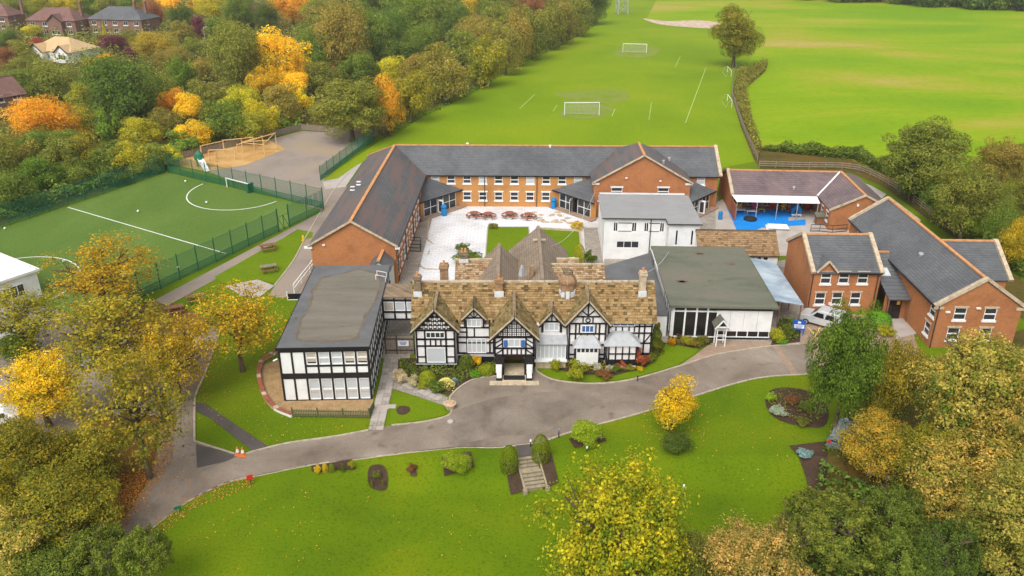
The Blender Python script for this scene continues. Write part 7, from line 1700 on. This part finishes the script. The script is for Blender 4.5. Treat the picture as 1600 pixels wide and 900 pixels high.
# shrubs
for row_ in (
 (-0.2,50.9,0.72,1.13,1.54,'B','clip','clipped conical shrub left of the garden steps'), (2.2,51.8,0.73,1.14,1.56,'B','clip','clipped conical shrub right of the garden steps'), (-4.2,51.0,1.06,0.75,1.02,'M','acid','rounded lime-yellow bush in square soil bed on the lawn'),
 (6.0,54.0,1.36,0.97,1.33,'M','acid','bright green bush in soil bed right of the steps'), (12.9,53.0,1.29,0.81,1.11,'M','dark','rounded dark green bush under the small golden tree'), (13.7,68.7,1.03,1.55,2.12,'T','clip','clipped spiral topiary at the manor right-hand corner'),
 (11.8,66.0,0.82,0.97,1.33,'S','red','red-leaved acer beside the manor right-hand bay'), (5.9,63.8,1.03,0.87,1.20,'S','lawnclip','yellow-green bush in front of the manor white bay'), (3.9,65.0,0.52,0.75,1.02,'S','lawnclip','small green bush in front of the glazed bay'),
 (10.0,65.6,0.47,0.47,0.64,'S','red','small red shrub in the manor bed'), (-7.5,62.7,0.79,0.71,0.98,'B','lawnclip','clipped round golden bush below the left manor gable'), (-5.8,62.1,1.01,0.85,1.17,'K','strap','spiky strap-leaved plant below the left manor gable'),
 (-10.0,63.1,0.68,0.68,0.93,'S','cream','cream-flowered shrub at the path corner, left of two'), (-8.7,62.3,0.56,0.71,0.97,'S','cream','cream-flowered shrub beside the golden bush, right of two'), (-6.4,61.7,0.89,0.49,0.67,'S','green','low green shrub under the spiky plant'),
 (-2.3,64.6,0.81,0.48,0.66,'B','lawnclip','clipped oval golden bush left of the manor porch'), (-3.4,66.1,0.53,0.53,0.73,'S','yellow','yellow-leaved shrub under the second manor gable'), (-4.2,65.7,0.70,0.70,0.97,'B','green','dark clipped block shrub by the second gable'), (-3.3,64.1,0.58,0.32,0.43,'S','vivid','low vivid green plants left of the porch'), (-5.1,62.6,0.45,0.67,0.92,'K','bluegreen','blue-grey spiky plant beside the strap-leaved one'), (-7.9,62.1,0.56,0.31,0.42,'S','lawnclip','low yellow-green shrub below the golden bush'),
 (7.8,65.2,0.47,0.39,0.53,'S','sage','silvery shrub in front of the white bay'), (8.8,65.0,0.41,0.33,0.45,'S','sage','second silvery shrub beside the small red one'), (9.5,65.0,0.53,0.29,0.40,'S','green','low dark green mound in the manor bed'), (10.8,65.3,0.53,0.29,0.40,'S','oliveyellow','yellow-brown low plants by the right bay'), (11.7,65.0,0.35,0.27,0.37,'S','yellow','small yellow plant at the curve of the bed'), (12.9,66.5,0.48,0.55,0.76,'S','olive','olive shrub right of the red acer'), (8.3,63.7,0.80,0.44,0.61,'S','rust','low rusty ground plants along the bed front'),
 (15.4,69.9,0.43,0.51,0.70,'S','orange','orange shrub below the hall glazing'), (16.4,71.4,0.38,0.46,0.62,'S','purple','dark red shrub against the hall glazing'), (16.8,70.3,0.50,0.42,0.57,'S','lime','lime shrub below the hall glazing'), (17.5,69.8,0.56,0.39,0.53,'S','oliveyellow','yellow-brown shrub below hall glazing, nearer the porch'), (18.5,70.3,0.56,0.48,0.65,'S','olive','olive shrub left of the hood porch'),
 (25.8,70.5,0.74,0.90,1.23,'S','lime','leafy green shrub at the hall right corner'), (27.2,71.7,0.69,0.85,1.16,'S','green','blue-green shrub left of the blue sign'), (26.2,70.2,0.56,0.39,0.54,'S','vivid','low bright green mound at the hall corner'), (37.3,74.5,1.30,0.71,0.98,'B','vivid','clipped bright green dome bush by the brick wing entrance'), (37.0,72.2,1.01,0.56,0.76,'S','lime','yellow-green shrub below the clipped dome'),
 (-6.0,93.3,1.10,0.72,0.99,'S','green','green shrub in the courtyard, upper of two'), (-5.2,90.5,1.68,0.92,1.26,'S','bright','spreading bright green shrub in the courtyard by manor chimney'), (8.0,90.4,0.76,1.27,1.75,'B','lime','tall yellow-green conifer in the courtyard corner, left'), (9.3,90.2,0.84,1.01,1.39,'S','bright','bright green shrub in the courtyard corner, middle'), (8.6,102.1,1.02,0.56,0.77,'S','yellow','yellow shrub by the court lawn corner'), (-2.6,102.5,0.68,0.38,0.52,'S','oliveyellow','low brownish shrub at the court lawn corner'),
 (22.1,59.9,0.49,0.49,0.67,'S','acid','yellow-green shrub in the round bed'), (22.2,57.8,0.74,0.41,0.56,'S','sage','grey-green shrub in the round bed'), (24.0,59.7,0.65,0.36,0.49,'S','rust','rusty low plants in the middle of the round bed'), (24.8,58.6,0.65,0.40,0.55,'S','green','green shrub at the right of the round bed'), (23.7,56.3,0.63,0.34,0.47,'S','olive','olive plants at the front of the round bed'), (22.6,52.0,0.64,0.35,0.49,'S','bluegreen','blue-green shrub in the corner bed'),
 (-14.5,50.0,0.29,0.43,0.58,'S','yellow','small golden ball shrub in the long bed, first from left'), (-14.0,50.2,0.22,0.39,0.53,'B','yellow','small upright golden shrub in the long bed, second from left'), (-13.5,50.2,0.24,0.38,0.52,'B','clip','small green topiary in the long bed, third from left'), (-12.7,50.3,0.24,0.38,0.52,'T','clip','small tiered topiary in the long bed, fourth from left'), (-12.1,50.7,0.29,0.36,0.49,'S','lawnclip','small yellow-green shrub in the long bed, rightmost'),
 (-10.2,50.0,0.38,0.38,0.52,'S','olive','olive shrub in the round topiary bed'), (-10.4,49.2,0.19,0.33,0.45,'T','clip','small tiered topiary in the round bed, left'), (-9.6,49.5,0.19,0.26,0.36,'T','clip','small tiered topiary in the round bed, right'), (-7.6,50.9,0.44,0.27,0.37,'S','rust','small reddish shrub in a tiny bed on the lawn'),
): shrub(*row_[:5], row_[5], row_[6], row_[7])

# ------------------------------------------------------------------ masses nobody could count
def blanket(name, label, cat, pts, n, h, leaf, pal, seed, hvar=1.0, z0=0.0):
    """leafy ground cover filling a polygon"""
    rng = np.random.default_rng(seed); P = np.array(pts); lo, hi = P.min(0), P.max(0); out = []
    X = rng.uniform(lo, hi, (n*4,2)); ins = np.zeros(len(X), bool); j = len(P)-1
    for i in range(len(P)):
        a, b = P[i], P[j]; c = ((a[1] > X[:,1]) != (b[1] > X[:,1])) & (X[:,0] < (b[0]-a[0])*(X[:,1]-a[1])/(b[1]-a[1]+1e-12)+a[0]); ins ^= c; j = i
    X = X[ins][:n]; m = len(X)
    f = (np.sin(X[:,0]*.9+1.3*np.sin(X[:,1]*.5))*np.sin(X[:,1]*.8+1.1*np.sin(X[:,0]*.45))*.5+.5)
    z = z0 + rng.random(m)**.7*h*(.25+.75*f*hvar)
    pts3 = np.stack([X[:,0],X[:,1],z],1)
    me = quads_to_mesh(name, pts3, np.array([0,0,1.])+rng.normal(size=(m,3))*.5, leaf*rng.uniform(.6,1.5,m), .7, f*.5+rng.random(m)*.5, rng.random(m), rng)
    o = bpy.data.objects.new(name, me); COL.objects.link(o); dress(o, pal, 2.8 if name == 'undergrowth' else 2.2)
    return tag(o, label, cat, kind='stuff')
blanket('undergrowth', 'dense green undergrowth beneath the left-hand wood', 'undergrowth', [(-25.45,154.78),(-19.45,171.36),(-9.93,197.59),(0.00,236.61),(15.08,277.38),(32.44,333.74),(46.35,423.26),(-48.81,440.42),(-169.30,458.98),(-273.35,440.42),(-72.72,98.93),(-69.70,105.23),(-57.18,130.52),(-56.53,141.73),(-41.59,159.97)], 90000, 4.6, .62, 'olive', 1)
blanket('undergrowth', 'green undergrowth along the woodland side of the pitch fence', 'undergrowth', [(-71.64,99.85),(-69.41,104.72),(-56.89,129.78),(-56.23,140.88),(-41.34,158.91),(-42.62,164.36),(-58.76,148.00),(-61.01,135.92),(-73.69,112.26),(-75.87,106.79)], 14000, 2.6, .4, 'green', 2)
blanket('hedge_growth', 'brown-green scrub along the rail fence between field and meadow', 'scrub', [(59.92,222.12),(72.21,236.61),(67.41,222.12),(56.33,199.18),(48.30,164.36),(44.10,141.73),(41.62,135.92),(45.35,158.91),(51.14,190.01)], 14000, 2.4, .35, 'olive', 3)
blanket('hedge_growth', 'rough grass and scrub behind the nursery and rail fence', 'scrub', [(44.10,141.73),(57.74,135.92),(61.16,121.44),(57.45,94.93),(58.27,85.14),(60.38,88.84),(59.74,99.39),(61.29,109.46),(62.64,124.80),(60.40,140.03),(45.72,143.47)], 26000, 2.0, .34, 'green', 4)
blanket('hedge_growth', 'thick low growth at the foot of the field-edge trees', 'scrub', [(-23.98,148.00),(-18.84,165.49),(-9.58,190.01),(0.00,226.09),(14.36,263.30),(30.96,317.72),(32.84,337.98),(15.24,280.37),(0.00,238.83),(-10.00,199.18),(-19.70,173.82),(-25.45,154.78)], 14000, 1.8, .4, 'green', 5)
blanket('undergrowth', 'dark undergrowth beneath the lower right trees', 'undergrowth', [(24.85,54.03),(28.62,58.64),(36.30,65.03),(40.96,67.41),(52.10,69.92),(33.76,35.44),(15.00,35.44),(20.67,45.62)], 22000, 2.2, .3, 'dark', 6, z0=-1.1)
blanket('undergrowth', 'leafy undergrowth beneath the lower left trees', 'undergrowth', [(-43.62,54.03),(-36.01,54.03),(-31.08,49.94),(-28.52,48.44),(-27.75,41.82),(-27.12,36.41),(-32.85,36.41)], 12000, 1.6, .26, 'olive', 7)
blanket('bed_planting', 'mixed low planting filling the curved bed before the manor bays', 'planting', [(2.27,66.68),(4.13,65.73),(5.84,64.80),(9.31,64.57),(12.21,66.08),(13.69,67.90),(14.68,70.18),(13.39,70.71),(12.56,67.65),(7.79,66.92),(2.71,67.41)], 1700, .5, .16, 'oliveyellow', 31, z0=.06)
blanket('bed_planting', 'mixed low planting between the path and manor left gables', 'planting', [(-10.27,64.80),(-5.59,61.28),(-4.56,62.89),(-3.18,64.12),(-1.28,64.69),(-1.43,66.68),(-4.74,65.97),(-8.91,66.20),(-10.51,66.68)], 2200, .55, .17, 'green', 32, z0=.06)
blanket('bed_planting', 'low planting below the hall glazing', 'planting', [(15.33,70.71),(18.00,69.41),(19.52,70.71),(19.31,72.05),(15.80,72.32)], 700, .45, .15, 'oliveyellow', 33, z0=.06)
blanket('bed_planting', 'sparse low planting in the round soil bed', 'planting', [(21.83,59.44),(22.69,61.28),(23.94,61.92),(25.70,61.28),(26.45,59.24),(25.48,56.73),(24.20,56.36),(22.48,57.10)], 500, .4, .15, 'olive', 34, z0=.06)
blanket('bed_planting', 'leafy planting round the blue sign by the hall corner', 'planting', [(25.33,70.44),(27.99,70.97),(29.45,75.14),(27.69,75.43)], 1100, .8, .17, 'green', 35, z0=.06)
# far wood along the top right
rng = np.random.default_rng(8); Ps = []; Ns = []; Tn = []
for i in range(46):
    t_ = i/45; x, y = 128+ (300-128)*t_ + rng.uniform(-3,3), 430-118*t_ + rng.uniform(0,26); a_ = rng.uniform(5,8); k = 1500
    d = unit(rng, k); Ps.append(np.array([x,y,a_*.95])+d*a_*rng.uniform(.75,1.05,(k,1))*(1+.18*np.sin(d[:,:1]*7+i)*np.cos(d[:,1:2]*6))); Ns.append(d+np.array([0,0,.5])+rng.normal(size=(k,3))*.5); Tn.append(np.full(k,rng.random())*.6+rng.random(k)*.4)
Ps = np.concatenate(Ps); n_ = len(Ps)
me = quads_to_mesh('far_wood', Ps, np.concatenate(Ns), 1.1*rng.uniform(.6,1.4,n_), .7, np.concatenate(Tn), rng.random(n_), rng)
o = bpy.data.objects.new('far_wood', me); COL.objects.link(o); dress(o, 'green'); tag(o, 'dark strip of distant wood along the top right of the meadow', 'wood', kind='stuff')
# fallen leaves
def litter(pts, n, seed, size=.16):
    rng = np.random.default_rng(seed); P = np.array(pts); lo, hi = P.min(0), P.max(0)
    X = rng.uniform(lo, hi, (n*4,2)); ins = np.zeros(len(X), bool); j = len(P)-1
    for i in range(len(P)):
        a, b = P[i], P[j]; ins ^= ((a[1] > X[:,1]) != (b[1] > X[:,1])) & (X[:,0] < (b[0]-a[0])*(X[:,1]-a[1])/(b[1]-a[1]+1e-12)+a[0]); j = i
    X = X[ins][:n]; return np.stack([X[:,0],X[:,1],np.array([gz(x,y) for x,y in X])+.075],1)
LV = np.concatenate([litter([(-27.33,41.82),(-27.22,43.66),(-26.91,46.30),(-26.91,49.79),(-27.93,53.60),(-29.59,58.64),(-28.35,58.64),(-25.94,51.52),(-26.17,45.62),(-26.54,42.42)],1600,1), litter([(-28.59,41.82),(-29.08,45.62),(-29.17,49.94),(-27.12,50.33),(-26.85,46.16),(-27.17,43.53),(-27.20,40.65)],2600,21), litter([(-25.27,42.42),(-23.17,46.58),(-21.13,48.73),(-19.04,49.64),(-18.93,48.44),(-22.37,45.62),(-24.35,41.23)],700,2), litter([(-29.51,67.41),(-24.09,67.41),(-20.52,58.64),(-12.51,55.99),(-20.04,53.17),(-25.79,56.73)],260,3),
   litter([(-23.90,40.65),(-22.37,45.62),(-14.96,48.44),(-11.54,40.65),(-15.71,37.93)],110,4), litter([(10.80,58.64),(16.20,58.64),(15.22,54.03),(10.52,53.17)],240,5), litter([(15.52,60.66),(26.20,62.79),(22.00,49.94),(13.56,48.44)],90,6), litter([(52.81,238.83),(62.82,238.83),(58.73,222.12),(49.36,222.12)],700,7), litter([(-29.43,58.64),(-27.00,58.64),(-22.86,47.00),(-24.71,43.66),(-26.01,43.66)],200,8), litter([(-11.22,48.44),(0.93,48.44),(0.81,39.53),(-12.12,39.53)],60,9), litter([(-40.22,75.43),(-30.99,75.43),(-25.38,58.64),(-32.40,58.64)],600,10), litter([(-59.93,141.73),(-45.69,151.81),(-41.38,144.36),(-50.16,132.79)],400,12)])
rng = np.random.default_rng(3); n_ = len(LV)
me = quads_to_mesh('fallen_leaves', LV, np.array([0,0,1.])+rng.normal(size=(n_,3))*.25, .115*rng.uniform(.5,1.4,n_), .7, rng.random(n_), rng.random(n_), rng)
o = bpy.data.objects.new('fallen_leaves', me); COL.objects.link(o); dress(o, 'litter'); tag(o, 'scattered orange fallen leaves on lawn and drive', 'leaves', kind='stuff')
# thin moist air: far fields and woods fade slightly
hz = MB(); hz.box(-3100,3100,-340,4100,-3.5,44.5)
hm = bpy.data.materials.new('haze'); hm.use_nodes = True; hn = hm.node_tree
hn.nodes.remove(hn.nodes['Principled BSDF']); hv = hn.nodes.new('ShaderNodeVolumePrincipled')
hv.inputs['Color'].default_value = (.93,.94,.95,1); hv.inputs['Density'].default_value = .00022; hv.inputs['Anisotropy'].default_value = .3
hn.links.new(hv.outputs[0], [n for n in hn.nodes if n.type == 'OUTPUT_MATERIAL'][0].inputs['Volume'])
ho = bpy.data.objects.new('haze', hz.mesh('haze', hm)); COL.objects.link(ho); tag(ho, 'thin pale haze over the whole scene', 'haze', kind='stuff')
